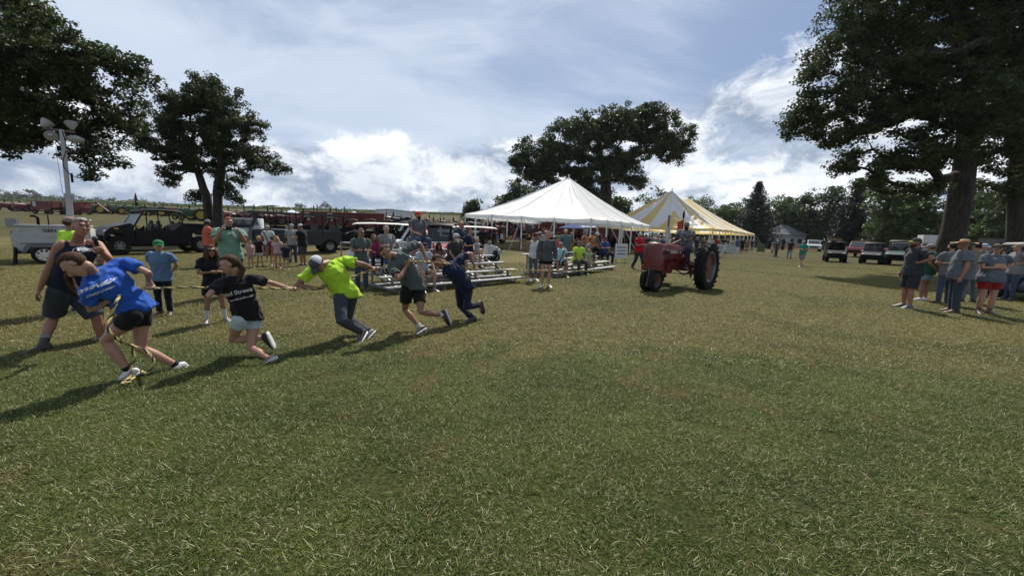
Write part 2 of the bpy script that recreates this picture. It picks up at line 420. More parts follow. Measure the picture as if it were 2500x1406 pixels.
def tile_mesh(n, h, w, seed, size=1.0):
    g = np.random.default_rng(seed)
    x = g.uniform(-size*.54, size*.54, n); y = g.uniform(-size*.54, size*.54, n)
    cl = .5*(np.sin(x*17+seed)*np.cos(y*15-seed)*.5+.5)+.5*(np.sin(x*41+2*seed)*np.cos(y*37+seed)*.5+.5)
    a = g.uniform(0, 2*np.pi, n); L = h*g.uniform(.4, 1.4, n)*(.35+1.1*cl); lean = g.uniform(.55, 1.5, n)
    long = g.random(n) < .045; L[long] *= 1.9; lean[long] = g.uniform(1.1, 1.5, long.sum())
    dx, dy = np.cos(a), np.sin(a); wx, wy = -dy*w*g.uniform(.6, 1.4, n), dx*w*g.uniform(.6, 1.4, n)
    z0 = g.uniform(-.003, .010, n)
    mx = x+dx*L*.5*np.sin(lean*.9); my = y+dy*L*.5*np.sin(lean*.9); mz = z0+L*.5*np.cos(lean*.9)
    tx = mx+dx*L*.5*np.sin(lean*1.08); ty = my+dy*L*.5*np.sin(lean*1.08); tz = np.maximum(mz+L*.5*np.cos(lean*1.08), .004)
    vs = np.stack([np.stack([x-wx, y-wy, z0], 1), np.stack([x+wx, y+wy, z0], 1), np.stack([mx+wx*.8, my+wy*.8, mz], 1), np.stack([mx-wx*.8, my-wy*.8, mz], 1), np.stack([tx, ty, tz], 1)], 1).reshape(-1, 3)
    b = np.arange(n)[:, None]*5
    tri = np.concatenate([b+np.array([[0, 1, 2]]), b+np.array([[0, 2, 3]]), b+np.array([[3, 2, 4]])], 1).reshape(-1, 3)
    me = bpy.data.meshes.new('blades'); me.vertices.add(len(vs)); me.vertices.foreach_set('co', vs.ravel())
    me.loops.add(tri.size); me.loops.foreach_set('vertex_index', tri.ravel().astype(np.int32))
    me.polygons.add(len(tri)); me.polygons.foreach_set('loop_start', (np.arange(len(tri))*3).astype(np.int32))
    me.update(); me.materials.append(GM); return me
def build_grass():
    tiles = []
    for k in range(6):
        me = tile_mesh(11000 if k < 3 else 4500, .038 if k < 3 else .036, .0015 if k < 3 else .0030, 11+k)
        o = bpy.data.objects.new('grass_tile', me); tiles.append(o)
    pts = []; idx = []; rot = []
    y = -1.0
    while y < 30:
        half = max(2.5, y*1.42+2.2); x = -math.ceil(half)
        while x < half:
            pts.append((x+rnd.uniform(-.1, .1), y+rnd.uniform(-.1, .1), 0)); rot.append(rnd.uniform(0, 6.28)); idx.append(rnd.randrange(3)+(0 if y < 5.5 else 3)); x += .94
        y += .94
    me = bpy.data.meshes.new('grass'); me.from_pydata(pts, [], [])
    for nm, dt, arr in (('rot', 'FLOAT', rot), ('pick', 'INT', idx)):
        at = me.attributes.new(nm, dt, 'POINT'); at.data.foreach_set('value', arr)
    o = obj('grass', me); o['kind'] = 'stuff'; tag(o, 'short patchy mown grass, green mixed with dry straw, across the field', 'grass')
    ng = bpy.data.node_groups.new('grass_scatter', 'GeometryNodeTree')
    ng.interface.new_socket('Geometry', in_out='INPUT', socket_type='NodeSocketGeometry'); ng.interface.new_socket('Geometry', in_out='OUTPUT', socket_type='NodeSocketGeometry')
    N = ng.nodes; gi = N.new('NodeGroupInput'); go = N.new('NodeGroupOutput'); ip = N.new('GeometryNodeInstanceOnPoints'); jn = N.new('GeometryNodeGeometryToInstance')
    # one instance per tile object, in order
    join = N.new('GeometryNodeJoinGeometry')
    for tl in reversed(tiles):
        oi = N.new('GeometryNodeObjectInfo'); oi.inputs['Object'].default_value = tl; oi.inputs['As Instance'].default_value = True
        ng.links.new(oi.outputs['Geometry'], join.inputs[0])
    N.remove(jn)
    ar = N.new('GeometryNodeInputNamedAttribute'); ar.data_type = 'FLOAT'; ar.inputs[0].default_value = 'rot'
    ai = N.new('GeometryNodeInputNamedAttribute'); ai.data_type = 'INT'; ai.inputs[0].default_value = 'pick'
    cx = N.new('ShaderNodeCombineXYZ'); ng.links.new(ar.outputs[0], cx.inputs[2])
    ng.links.new(gi.outputs[0], ip.inputs['Points']); ng.links.new(join.outputs[0], ip.inputs['Instance']); ip.inputs['Pick Instance'].default_value = True
    ng.links.new(ai.outputs[0], ip.inputs['Instance Index']); ng.links.new(cx.outputs[0], ip.inputs['Rotation'])
    ng.links.new(ip.outputs[0], go.inputs[0])
    md = o.modifiers.new('scatter', 'NODES'); md.node_group = ng
build_grass()

# ---------------------------------------------------------------- trees
def leaf_mat(key, dark, light, trans=.3):
    if key in MATS: return MATS[key]
    M = bpy.data.materials.new(key); t = NT(nodes_of(M))
    geo = t.n('ShaderNodeNewGeometry'); co = t.n('ShaderNodeTexCoord').outputs['Object']
    n = t.noise(co, .8, 3, .6); isl = geo.outputs['Random Per Island']
    f = t.math('ADD', t.math('MULTIPLY', n, .6), t.math('MULTIPLY', isl, .4))
    c = t.mix(t.ss(f, .3, .7), dark, light)
    bs = t.n('ShaderNodeBsdfPrincipled', {'Base Color': c, 'Roughness': .48}); bs.inputs['Specular IOR Level'].default_value = .4
    tr = t.n('ShaderNodeBsdfTranslucent', {0: c})
    mx = t.n('ShaderNodeMixShader', {0: trans, 1: bs.outputs[0], 2: tr.outputs[0]})
    t.n('ShaderNodeOutputMaterial', {0: mx.outputs[0]}); MATS[key] = M; return M
def bark_mat():
    M = bpy.data.materials.new('oak_bark'); t = NT(nodes_of(M)); co = t.n('ShaderNodeTexCoord').outputs['Object']
    st = t.n('ShaderNodeMapping', {'Vector': co, 'Scale': (1, 1, .16)}).outputs[0]
    n = t.noise(st, 9, 6, .7, .6); c = t.mix(t.ss(n, .35, .65), (.010, .008, .006), (.052, .042, .032))
    bs = t.n('ShaderNodeBsdfPrincipled', {'Base Color': c, 'Roughness': .95})
    b = t.n('ShaderNodeBump', {'Strength': 1.0, 'Distance': .08, 'Height': n}); t.nt.links.new(b.outputs[0], bs.inputs['Normal'])
    t.n('ShaderNodeOutputMaterial', {0: bs.outputs[0]}); return M
BARK = bark_mat()
OAK = leaf_mat('oak_leaves', (0.020, 0.032, 0.009), (0.058, 0.080, 0.022), .34)
WOOD = leaf_mat('maple_leaves', (0.0380, 0.0597, 0.0152), (0.0922, 0.1356, 0.0325), .38)
WOOD2 = leaf_mat('ash_leaves', (0.0278, 0.0456, 0.0158), (0.0694, 0.0992, 0.0317), .34)
NEEDLE = leaf_mat('spruce_needles', (0.0093, 0.0168, 0.0093), (0.0224, 0.0354, 0.0186), .05)
def leaves_mesh(cent, nper, spread, size, seed, m, elong=1.9, up=.35, radial=None):
    g = np.random.default_rng(seed); n = len(cent)*nper
    ci = np.repeat(np.asarray(cent), nper, 0)
    off = g.normal(0, 1, (n, 3)); off /= (np.linalg.norm(off, axis=1, keepdims=True)+1e-9)
    off *= (g.random((n, 1))**.45)*spread; off[:, 2] *= .62
    off *= g.uniform(.6, 1.25, (len(cent), 1)).repeat(nper, 0)
    p = ci+off
    nr = g.normal(0, 1, (n, 3)); nr[:, 2] = np.abs(nr[:, 2])+up; nr /= np.linalg.norm(nr, axis=1, keepdims=True)
    a = g.normal(0, 1, (n, 3)); a -= nr*(a*nr).sum(1, keepdims=True); a /= np.linalg.norm(a, axis=1, keepdims=True)
    b = np.cross(nr, a); s = size*g.uniform(.6, 1.35, (n, 1))
    fold = nr*s*.16
    q = np.stack([p-a*s*.5, p-b*s/elong*.5+fold+a*s*.08, p+a*s*.5, p+b*s/elong*.5+fold+a*s*.08], 1).reshape(-1, 3)
    base = np.arange(n)[:, None]*4; tri = np.concatenate([base+np.array([[0, 1, 2]]), base+np.array([[0, 2, 3]])], 1).reshape(-1, 3)
    me = bpy.data.meshes.new('leaves'); me.vertices.add(len(q)); me.vertices.foreach_set('co', q.ravel())
    me.loops.add(tri.size); me.loops.foreach_set('vertex_index', tri.ravel().astype(np.int32))
    me.polygons.add(len(tri)); me.polygons.foreach_set('loop_start', (np.arange(len(tri))*3).astype(np.int32))
    me.update(); me.materials.append(m); return me
def tree(name, label, trunks, lobes, n_clumps, nper, spread, leaf, seed, m=OAK, trunk_r=.5, carve=.44, cat='tree', min_r=.012, group=None):
    g = np.random.default_rng(seed); base = V(trunks[0][0])
    root = thing(name, label, cat, base, group=group)
    vol = np.array([l[1][0]*l[1][1]*l[1][2] for l in lobes])**.72; cnt = np.maximum(3, (n_clumps*vol/vol.sum()).astype(int))
    cl = []; CARVE_F = .55/spread**.8
    for (c, r), k in zip(lobes, cnt):
        got = 0; tries = 0
        while got < k and tries < k*12:
            tries += 1
            d = g.normal(0, 1, 3); d /= np.linalg.norm(d); q = g.random()**.38
            p = np.array(c)+d*np.array(r)*q
            if noise.noise(V(p)*CARVE_F+V((seed*3.1, 0, 0)))*.5+.5 < carve: continue
            cl.append(p); got += 1
    cl = np.array(cl)
    nodes = []; par = []; plen = []; tr_r = []
    for tp in trunks:
        pts = [V(p) for p in tp[:-1]]; r0 = tp[-1]; last = -1
        for i in range(len(pts)-1):
            for k in range(5):
                if i == 0 and k == 0 and last == -1: pass
                p = pts[i].lerp(pts[i+1], k/5); nodes.append(np.array(p)); par.append(last); plen.append(0 if last < 0 else plen[last]); last = len(nodes)-1; tr_r.append(r0*(1-.55*(i*5+k)/((len(pts)-1)*5)))
        nodes.append(np.array(pts[-1])); par.append(last); plen.append(plen[last]); tr_r.append(r0*.45)
    nt0 = len(nodes); tip = np.array(trunks[0][-2])
    zlow = min(c[2]-r[2] for c, r in lobes)
    order = np.argsort([min(np.linalg.norm(c-nodes[i]) for i in range(0, nt0, 2)) for c in cl])
    cap_ = nt0+len(cl)*5+10; arr = np.zeros((cap_, 3)); arr[:nt0] = nodes; pl = np.zeros(cap_); pl[:nt0] = plen; n = nt0; ends = []
    hmin = V(trunks[0][0]).z+ .45*(tip[2]-V(trunks[0][0]).z)
    block = np.zeros(cap_); block[:nt0] = np.where(arr[:nt0, 2] < hmin-1.0, 50, 0)
    for ci in order:
        c = cl[ci]; d = np.linalg.norm(arr[:n]-c, axis=1)
        dz = np.maximum(0, arr[:n, 2]-c[2])
        cost = d+.28*pl[:n]+block[:n]+.35*dz
        k = int(np.argmin(cost)); L = d[k]; seg = 1 if L < .7 else (3 if L < 3 else 4); prev = k; a0 = arr[k].copy()
        for q in range(1, seg+1):
            f = q/seg; p = a0+(c-a0)*f; 
            if q < seg: p = p+g.normal(0, .055*L, 3); p[2] += .07*L*math.sin(f*math.pi)
            arr[n] = p; par.append(prev); pl[n] = pl[prev]+L/seg; prev = n; n += 1
        ends.append(prev)
    area = np.zeros(n)
    for e in ends: area[e] += .00055
    for i in range(n-1, -1, -1):
        if par[i] >= 0: area[par[i]] += area[i]
    r = np.sqrt(area/math.pi)*1.25*(trunk_r/.5)**.5
    r = np.minimum(r, trunk_r*.62)
    for i in range(nt0): r[i] = tr_r[i]
    tb = MB(); bb = MB()
    b3 = np.array(base)
    for tp in trunks:
        pts = [V(p)-base for p in tp[:-1]]; r0 = tp[-1]; path = []; rr = []
        tot = (len(pts)-1)*6
        for i in range(len(pts)-1):
            for k in range(6):
                path.append(pts[i].lerp(pts[i+1], k/6)); f = (i*6+k)/tot; rr.append(r0*((1-.5*f)+.22*math.exp(-f*tot/1.5)))
        path.append(pts[-1]); rr.append(r0*.42); path[0] = path[0]-V((0, 0, .3)); tb.tube(path, rr, 14)
    for i in range(nt0, n):
        if r[i] < min_r: continue
        a, b = arr[par[i]]-b3, arr[i]-b3; ra = min(r[par[i]], r[i]*2.4)
        k = 4 if r[i] < .05 else 7
        bb.tube([V(a), V(b)], [ra, r[i]], k)
    me = tb.mesh('trunk')
    for v in me.vertices:
        q = noise.noise(V((v.co.x*2.2, v.co.y*2.2, v.co.z*.5))); v.co.x += q*.05*trunk_r*2; v.co.y += q*.05*trunk_r*2
    me.materials.append(BARK); me.shade_smooth(); tr = obj('trunk', me, root)
    if bb.v:
        me = bb.mesh('limbs'); me.materials.append(BARK); me.shade_smooth(); obj('limbs', me, root)['kind'] = 'stuff'
    me = leaves_mesh(cl-b3, nper, spread, leaf, seed, m); o = obj('crown', me, root); o['kind'] = 'stuff'
    return root
def lobe(px, py, d, rx, ry, rd=None):       # ellipsoid measured on the photograph, at distance d
    c = P(px, py, d); k = (V((0, 0, EYE))-c).length and d/FPX
    kx = k; return (tuple(c), (rx*kx, rd if rd else (rx+ry)*.5*kx, ry*kx))

# near left oak, trunk outside the frame
D = 17
tree('oak_tree', 'huge dark oak whose crown fills the upper left corner above the light tower',
     [[GX(-260, D), P(-255, 430, D), P(-190, 260, D), P(-120, 120, D), .62]],
     [lobe(-60, 60, D, 150, 130), lobe(90, 110, D-1, 140, 90), lobe(40, 230, D, 150, 110), lobe(190, 180, D, 110, 75), lobe(285, 160, D, 60, 50), lobe(340, 190, D, 42, 18),
      lobe(170, 300, D+.5, 120, 70), lobe(260, 270, D+.5, 80, 55), lobe(-60, 300, D, 120, 90), lobe(10, 330, D-.5, 45, 45), lobe(205, 375, D, 55, 38), lobe(245, 430, D, 20, 32),
      lobe(270, 390, D, 32, 22), lobe(30, 20, D, 60, 40), lobe(-200, 150, D, 200, 180)],
     950, 78, .46, .155, 3, trunk_r=.62, carve=.47)
# double-trunk oak
D = 29
tree('oak_tree', 'dark oak with a forked double trunk standing behind the black side by side',
     [[GX(514, D), P(505, 480, D), P(482, 420, D), P(470, 350, D), .34], [GX(532, D), P(532, 470, D), P(540, 400, D), P(535, 300, D), P(530, 240, D), .34]],
     [lobe(495, 225, D, 55, 40), lobe(530, 250, D, 60, 55), lobe(440, 270, D, 60, 45), lobe(400, 330, D, 60, 50), lobe(480, 320, D, 70, 60), lobe(590, 300, D, 50, 45), lobe(555, 350, D, 65, 50),
      lobe(620, 390, D, 55, 28), lobe(670, 412, D, 30, 14), lobe(360, 350, D, 30, 26), lobe(430, 400, D, 50, 32), lobe(415, 435, D, 28, 22), lobe(570, 440, D, 32, 36), lobe(480, 470, D, 18, 30),
      lobe(500, 390, D, 50, 40), lobe(350, 262, D, 22, 12), lobe(572, 480, D, 20, 18)],
     720, 78, .48, .18, 5, trunk_r=.5, carve=.48)
# wide oak behind the tents
D = 56
tree('oak_tree', 'broad spreading oak rising behind the peak of the white tent',
     [[GX(1476, D), P(1480, 480, D), P(1478, 430, D), P(1460, 370, D), .95]],
     [lobe(1320, 380, D, 75, 45), lobe(1290, 400, D, 45, 35), lobe(1400, 340, D, 80, 50), lobe(1380, 400, D, 80, 45), lobe(1470, 310, D, 90, 42), lobe(1530, 300, D, 70, 42), lobe(1590, 305, D, 65, 42),
      lobe(1640, 340, D, 50, 45), lobe(1650, 370, D, 45, 28), lobe(1590, 360, D, 60, 30), lobe(1500, 370, D, 80, 45), lobe(1450, 420, D, 70, 40), lobe(1548, 450, D, 32, 22), lobe(1570, 440, D, 16, 18), lobe(1580, 280, D, 40, 22), lobe(1520, 415, D, 50, 35), lobe(1360, 440, D, 60, 28), lobe(1440, 470, D, 55, 28), lobe(1300, 425, D, 45, 25), lobe(1260, 400, D, 18, 14)],
     1500, 56, .78, .33, 9, trunk_r=1.0, carve=.48, min_r=.03)
# great oaks on the right
D = 25
tree('oak_tree', 'massive oak with a thick furrowed trunk behind the man in the straw hat',
     [[GX(2300, D), P(2330, 560, D), P(2352, 430, D), P(2362, 330, D), P(2370, 200, D), P(2385, 60, D), .68]],
     [lobe(2120, 60, D, 110, 60), lobe(2030, 130, D-1, 60, 50), lobe(1975, 170, D-2, 30, 30), lobe(2150, 190, D-1, 120, 60), lobe(2040, 250, D-2, 85, 45), lobe(1960, 290, D-2, 60, 40), lobe(2120, 300, D-1, 110, 42),
      lobe(2230, 120, D, 130, 90), lobe(2380, 60, D, 150, 100), lobe(2330, 260, D-2, 130, 90), lobe(2230, 260, D, 100, 60), lobe(2100, 390, D-1, 75, 28), lobe(2060, 410, D-2, 30, 18), lobe(2200, 390, D-1, 90, 32), lobe(2300, 380, D-3, 110, 35),
      lobe(2430, 200, D, 120, 90), lobe(2200, -20, D, 150, 70), lobe(2420, -40, D, 160, 80), lobe(2160, 450, D, 60, 22), lobe(2110, 440, D-2, 45, 20), lobe(2240, 455, D-1, 60, 22), lobe(2080, 350, D-2, 60, 28), lobe(2000, 330, D-2, 50, 22), lobe(2450, 330, D-1, 80, 60)],
     1600, 72, .60, .20, 12, trunk_r=1.0, carve=.475)
D = 27
tree('oak_tree', 'dark oak trunk at the right edge of the photo with low drooping limbs',
     [[GX(2478, D), P(2482, 540, D), P(2484, 400, D), P(2490, 280, D), P(2500, 160, D), .52]],
     [lobe(2500, 180, D, 130, 110), lobe(2560, 300, D, 120, 80), lobe(2430, 440, D, 40, 26), lobe(2490, 470, D, 45, 28), lobe(2440, 395, D, 60, 30), lobe(2590, 430, D, 90, 60), lobe(2560, 80, D, 150, 120)],
     560, 66, .62, .22, 15, trunk_r=.72, carve=.48)
# woods behind the right half
def bgtree(px, top, d, wpx, m, seed, label, name='maple_tree', n=230, leaf=.55):
    b = GX(px, d); t = P(px, top, d); h = t.z-b.z; w = wpx*d/FPX; g = random.Random(seed)
    lob = []
    for k in range(6):
        f = .30+.62*k/5; rr = w*.5*(1.0-abs(f-.52)*1.0)
        lob.append(((b.x+g.uniform(-.22, .22)*w, b.y+g.uniform(-.15, .15)*w, b.z+h*f*.93), (rr, rr*.9, h*.17)))
    lob.append(((b.x, b.y, b.z+h*.88), (w*.22, w*.2, h*.11))); lob.append(((b.x, b.y, b.z+h*.16), (w*.40, w*.35, h*.14)))
    return tree(name, label, [[b, (b.x+g.uniform(-.4, .4), b.y, b.z+h*.4), (b.x, b.y, b.z+h*.75), .035*h]], lob, n, 24, leaf*2.2, leaf, seed, m=m, trunk_r=.035*h, carve=.36, cat='tree', min_r=.05)
BG = [(1255, 440, 62, 100, WOOD2, 'rounded grey green tree left of the white tent peak', 'ash_tree'),
      (1155, 492, 66, 44, WOOD2, 'small round tree beside the left corner of the white tent', 'ash_tree'),
      (1500, 483, 70, 50, WOOD2, 'small tree crown showing between the white and the striped tent', 'ash_tree'),
      (1700, 480, 110, 130, WOOD, 'leafy tree rising behind the second peak of the striped tent', 'maple_tree'),
      (1765, 500, 100, 100, WOOD, 'rounded bright green tree over the right slope of the striped tent', 'maple_tree'),
      (1905, 478, 96, 120, WOOD, 'green tree directly behind the small pale house', 'maple_tree'),
      (1965, 470, 92, 110, WOOD2, 'wide green tree to the right of the small pale house', 'maple_tree'),
      (2010, 455, 88, 90, WOOD2, 'thin topped tree to the left of the right hand spruce', 'ash_tree'),
      (2150, 445, 60, 130, WOOD, 'yellow green leafy tree behind the row of parked utility carts', 'maple_tree'),
      (2235, 440, 56, 120, WOOD, 'bright leafy tree immediately left of the massive oak trunk', 'maple_tree'),
      (2440, 450, 58, 110, WOOD, 'yellowish leafy tree seen between the two large oak trunks', 'maple_tree'),
      (2550, 470, 60, 130, WOOD2, 'leafy tree behind the oak at the right edge', 'maple_tree'),
      (2330, 430, 66, 130, WOOD2, 'leafy tree hidden mostly by the massive oak trunk', 'maple_tree')]
for i, (px, top, d, w, mm, lab, nm) in enumerate(BG):
    bgtree(px, top, d, w, mm, 30+i, lab, nm, n=340 if d < 70 and px > 2000 else 210, leaf=.42 if d < 70 else .62)
def spruce(px, top, d, wpx, seed, label):
    b = GX(px, d); h = P(px, top, d).z-b.z; w = wpx*d/FPX*.5; root = thing('spruce_tree', label, 'tree', b); g = np.random.default_rng(seed)
    tb = MB(); tb.tube([(0, 0, -.2), (0, 0, h*.97)], [.25, .03], 8)
    me = tb.mesh('trunk'); me.materials.append(BARK); obj('trunk', me, root)
    cen = []; bb = MB(); z = .6
    while z < h*.985:
        rr = w*(1-(z/h))**.86*g.uniform(.8, 1.1)+.12; k = max(5, int(11*(1-z/h)+4)); a0 = g.uniform(0, 6.28)
        for j in range(k):
            a = a0+2*math.pi*j/k+g.uniform(-.2, .2); L = rr*g.uniform(.78, 1.15)
            bb.tube([(0, 0, z), (math.cos(a)*L, math.sin(a)*L, z-.18*L)], [.03, .01], 4)
            for q in np.arange(.25, 1.01, .15):
                cen.append((math.cos(a)*L*q, math.sin(a)*L*q, z-.18*L*q+(.12*L if q > .85 else 0)))
        z += .44
    me = bb.mesh('boughs'); me.materials.append(BARK); obj('boughs', me, root)['kind'] = 'stuff'
    me = leaves_mesh(np.array(cen), 16, .46, .36, seed, NEEDLE, elong=3.2, up=.6); o = obj('crown', me, root); o['kind'] = 'stuff'
spruce(1836, 443, 86, 125, 71, 'dark pointed spruce standing left of the small pale house')
spruce(2072, 435, 72, 125, 72, 'dark pointed spruce behind the parked utility carts')
def distant():
    g = np.random.default_rng(4); cen = []
    for px in np.arange(-420, 560, 6.0):
        d = 440+g.uniform(-15, 25); hh = np.interp(px, [-420, 0, 60, 110, 160, 230, 330, 430, 560], [10, 11, 14, 12, 9, 7.5, 8, 4.5, 2.5])*(.75+.35*math.sin(px*.13)*math.sin(px*.05+1))+1
        b = GX(px, d)
        for k in range(10): cen.append((b.x+g.normal(0, 2.5), b.y+g.normal(0, 6), b.z+1+abs(g.random())**.7*hh))
    for px, hh in [(730, 8), (735, 7), (790, 11), (797, 9), (700, 4), (760, 4), (850, 3), (610, 3)]:
        b = GX(px, 400)
        for k in range(8): cen.append((b.x+g.normal(0, 2), b.y+g.normal(0, 3), b.z+g.random()*hh))
    me = leaves_mesh(np.array(cen), 26, 3.2, 1.7, 8, leaf_mat('far_leaves', (.03, .045, .02), (.06, .08, .035), .2)); o = obj('distant_trees', me); o['kind'] = 'stuff'
    tag(o, 'far line of rounded trees along the ridge at the left horizon', 'trees')
    g = np.random.default_rng(5); cen = []
    for px in np.arange(1560, 2750, 9.0):
        d = 125+g.uniform(-6, 10); b = GX(px, d); hh = 11+3*math.sin(px*.021)+2*math.sin(px*.06)
        if 1860 < px < 1950: hh *= .8
        for k in range(9): cen.append((b.x+g.normal(0, 1.4), b.y+g.normal(0, 2), b.z+1+g.random()*hh))
    me = leaves_mesh(np.array(cen), 34, 2.0, .85, 18, WOOD2); o = obj('woodland', me); o['kind'] = 'stuff'
    tag(o, 'dense leafy woodland closing off the field on the right', 'woods')
distant()
def corn():
    M = leaf_mat('corn_leaves', (.05, .085, .018), (.10, .14, .03), .3); g = np.random.default_rng(6); cen = []
    for d in (262, 274, 286, 300, 316):
        for px in np.arange(-300, 1240, 1.9):
            b = GX(px, d+g.uniform(-4, 4)); cen.append((b.x, b.y, b.z+.1+g.random()*1.5))
    me = leaves_mesh(np.array(cen), 7, .9, 1.1, 19, M, elong=2.4); o = obj('corn_field', me); o['kind'] = 'stuff'
    tag(o, 'green corn field along the horizon behind the machinery', 'crop field')
corn()
# ---------------------------------------------------------------- people
def skin(tone):
    c = {'light': (.345, .19, .13), 'tan': (.235, .118, .074), 'dark': (.12, .062, .040), 'red': (.27, .125, .085)}[tone]
    return mat('skin_'+tone, c, .52, var=.12, vscale=7, bump=.1, bscale=60, spec=.35)
def hairm(col):
    M = MATS.get('hair%s' % (col,))
    if M: return M
    M = bpy.data.materials.new('hair'); t = NT(nodes_of(M)); co = t.n('ShaderNodeTexCoord').outputs['Object']
    n = t.noise(t.n('ShaderNodeMapping', {'Vector': co, 'Scale': (1, 1, .12)}).outputs[0], 95, 3, .6, .4)
    bs = t.n('ShaderNodeBsdfPrincipled', {'Base Color': t.mix(n, tuple(x*.5 for x in col), tuple(x*1.5 for x in col)), 'Roughness': .75})
    bs.inputs['Specular IOR Level'].default_value = .2
    b = t.n('ShaderNodeBump', {'Strength': .9, 'Distance': .01, 'Height': n}); t.nt.links.new(b.outputs[0], bs.inputs['Normal'])
    t.n('ShaderNodeOutputMaterial', {0: bs.outputs[0]}); MATS['hair%s' % (col,)] = M; return M
HC = {'brown': (.050, .024, .011), 'dark': (.014, .009, .006), 'blond': (.36, .25, .12), 'grey': (.26, .25, .24), 'white': (.55, .54, .52), 'ltbrown': (.13, .08, .045), 'red': (.20, .07, .03)}
DARK = mat('eye_dark', (.012, .010, .009), .2); LIP = mat('lips', (.23, .085, .07), .5)

def wrinkle(me, amp, fr, seed, ax=None):
    n = len(me.vertices); nor = np.empty(n*3); me.vertices.foreach_get('normal', nor); co = np.empty(n*3); me.vertices.foreach_get('co', co)
    nor = nor.reshape(-1, 3); co = co.reshape(-1, 3); off = V((seed*1.7, seed*2.3, 0))
    q3 = V((3.1, 1.7, 5.2))
    def fold(p):
        w = noise.noise(V((p[0]*fr*.5, p[1]*fr*.5, p[2]*fr*.5))+off)*1.2
        a = noise.noise(V((p[0]*fr+w, p[1]*fr-w, p[2]*fr*.55+w))+off); b = noise.noise(V((p[0]*fr*2.1, p[1]*fr*2.1, p[2]*fr+w))+q3)
        return (.5-abs(a)*2.2)*.75+.35*b
    d = np.array([fold(p) for p in co])
    co += nor*(np.maximum(d, -.35)[:, None]*amp+amp*.22); me.vertices.foreach_set('co', co.ravel()); me.update()

def fix_hand(mb, wr, d, n, side, curl, sc):
    """palm, four fingers and thumb: d along the hand, n out of the palm, side towards the thumb"""
    d = d.normalized(); n = (n-d*n.dot(d)).normalized(); w = side-d*side.dot(d)-n*side.dot(n)
    w = w.normalized() if w.length > 1e-4 else d.cross(n)
    s = sc
    mb.loft([(wr-d*.015*s, w*.027*s, n*.020*s), (wr+d*.03*s, w*.034*s, n*.018*s), (wr+d*.065*s, w*.041*s, n*.016*s), (wr+d*.092*s, w*.040*s, n*.013*s)], 12, (.3, .5), .85)
    for k, (o, L) in enumerate(((.030, .072), (.0105, .082), (-.0095, .076), (-.029, .060))):
        p = wr+d*.090*s+w*o*s; c = curl*(1+.08*k); pts = [p-d*.02*s]; a = 0; pts.append(p)
        for q, f in enumerate((.42, .32, .26)):
            a += c*(1.0 if q else .85); p = p+(d*math.cos(a)+n*math.sin(a))*L*f*s; pts.append(p)
        mb.tube(pts, [.0095*s, .0098*s, .0092*s, .0085*s, .0072*s], 8, dome=True)
    t0 = wr+d*.022*s+w*.024*s; td = (d*.62+w*.62+n*.38).normalized(); t1 = t0+td*.036*s; td2 = (td*(1-.55*min(1, curl))+n*.75*min(1, curl)+d*.25).normalized()
    t2 = t1+td2*.032*s; mb.tube([t0-td*.01, t0, t1, t2, t2+(td2+n*.4*curl-w*.5*min(1, curl)).normalized()*.024*s], [.015*s, .0145*s, .0115*s, .0105*s, .0085*s], 8, dome=True)

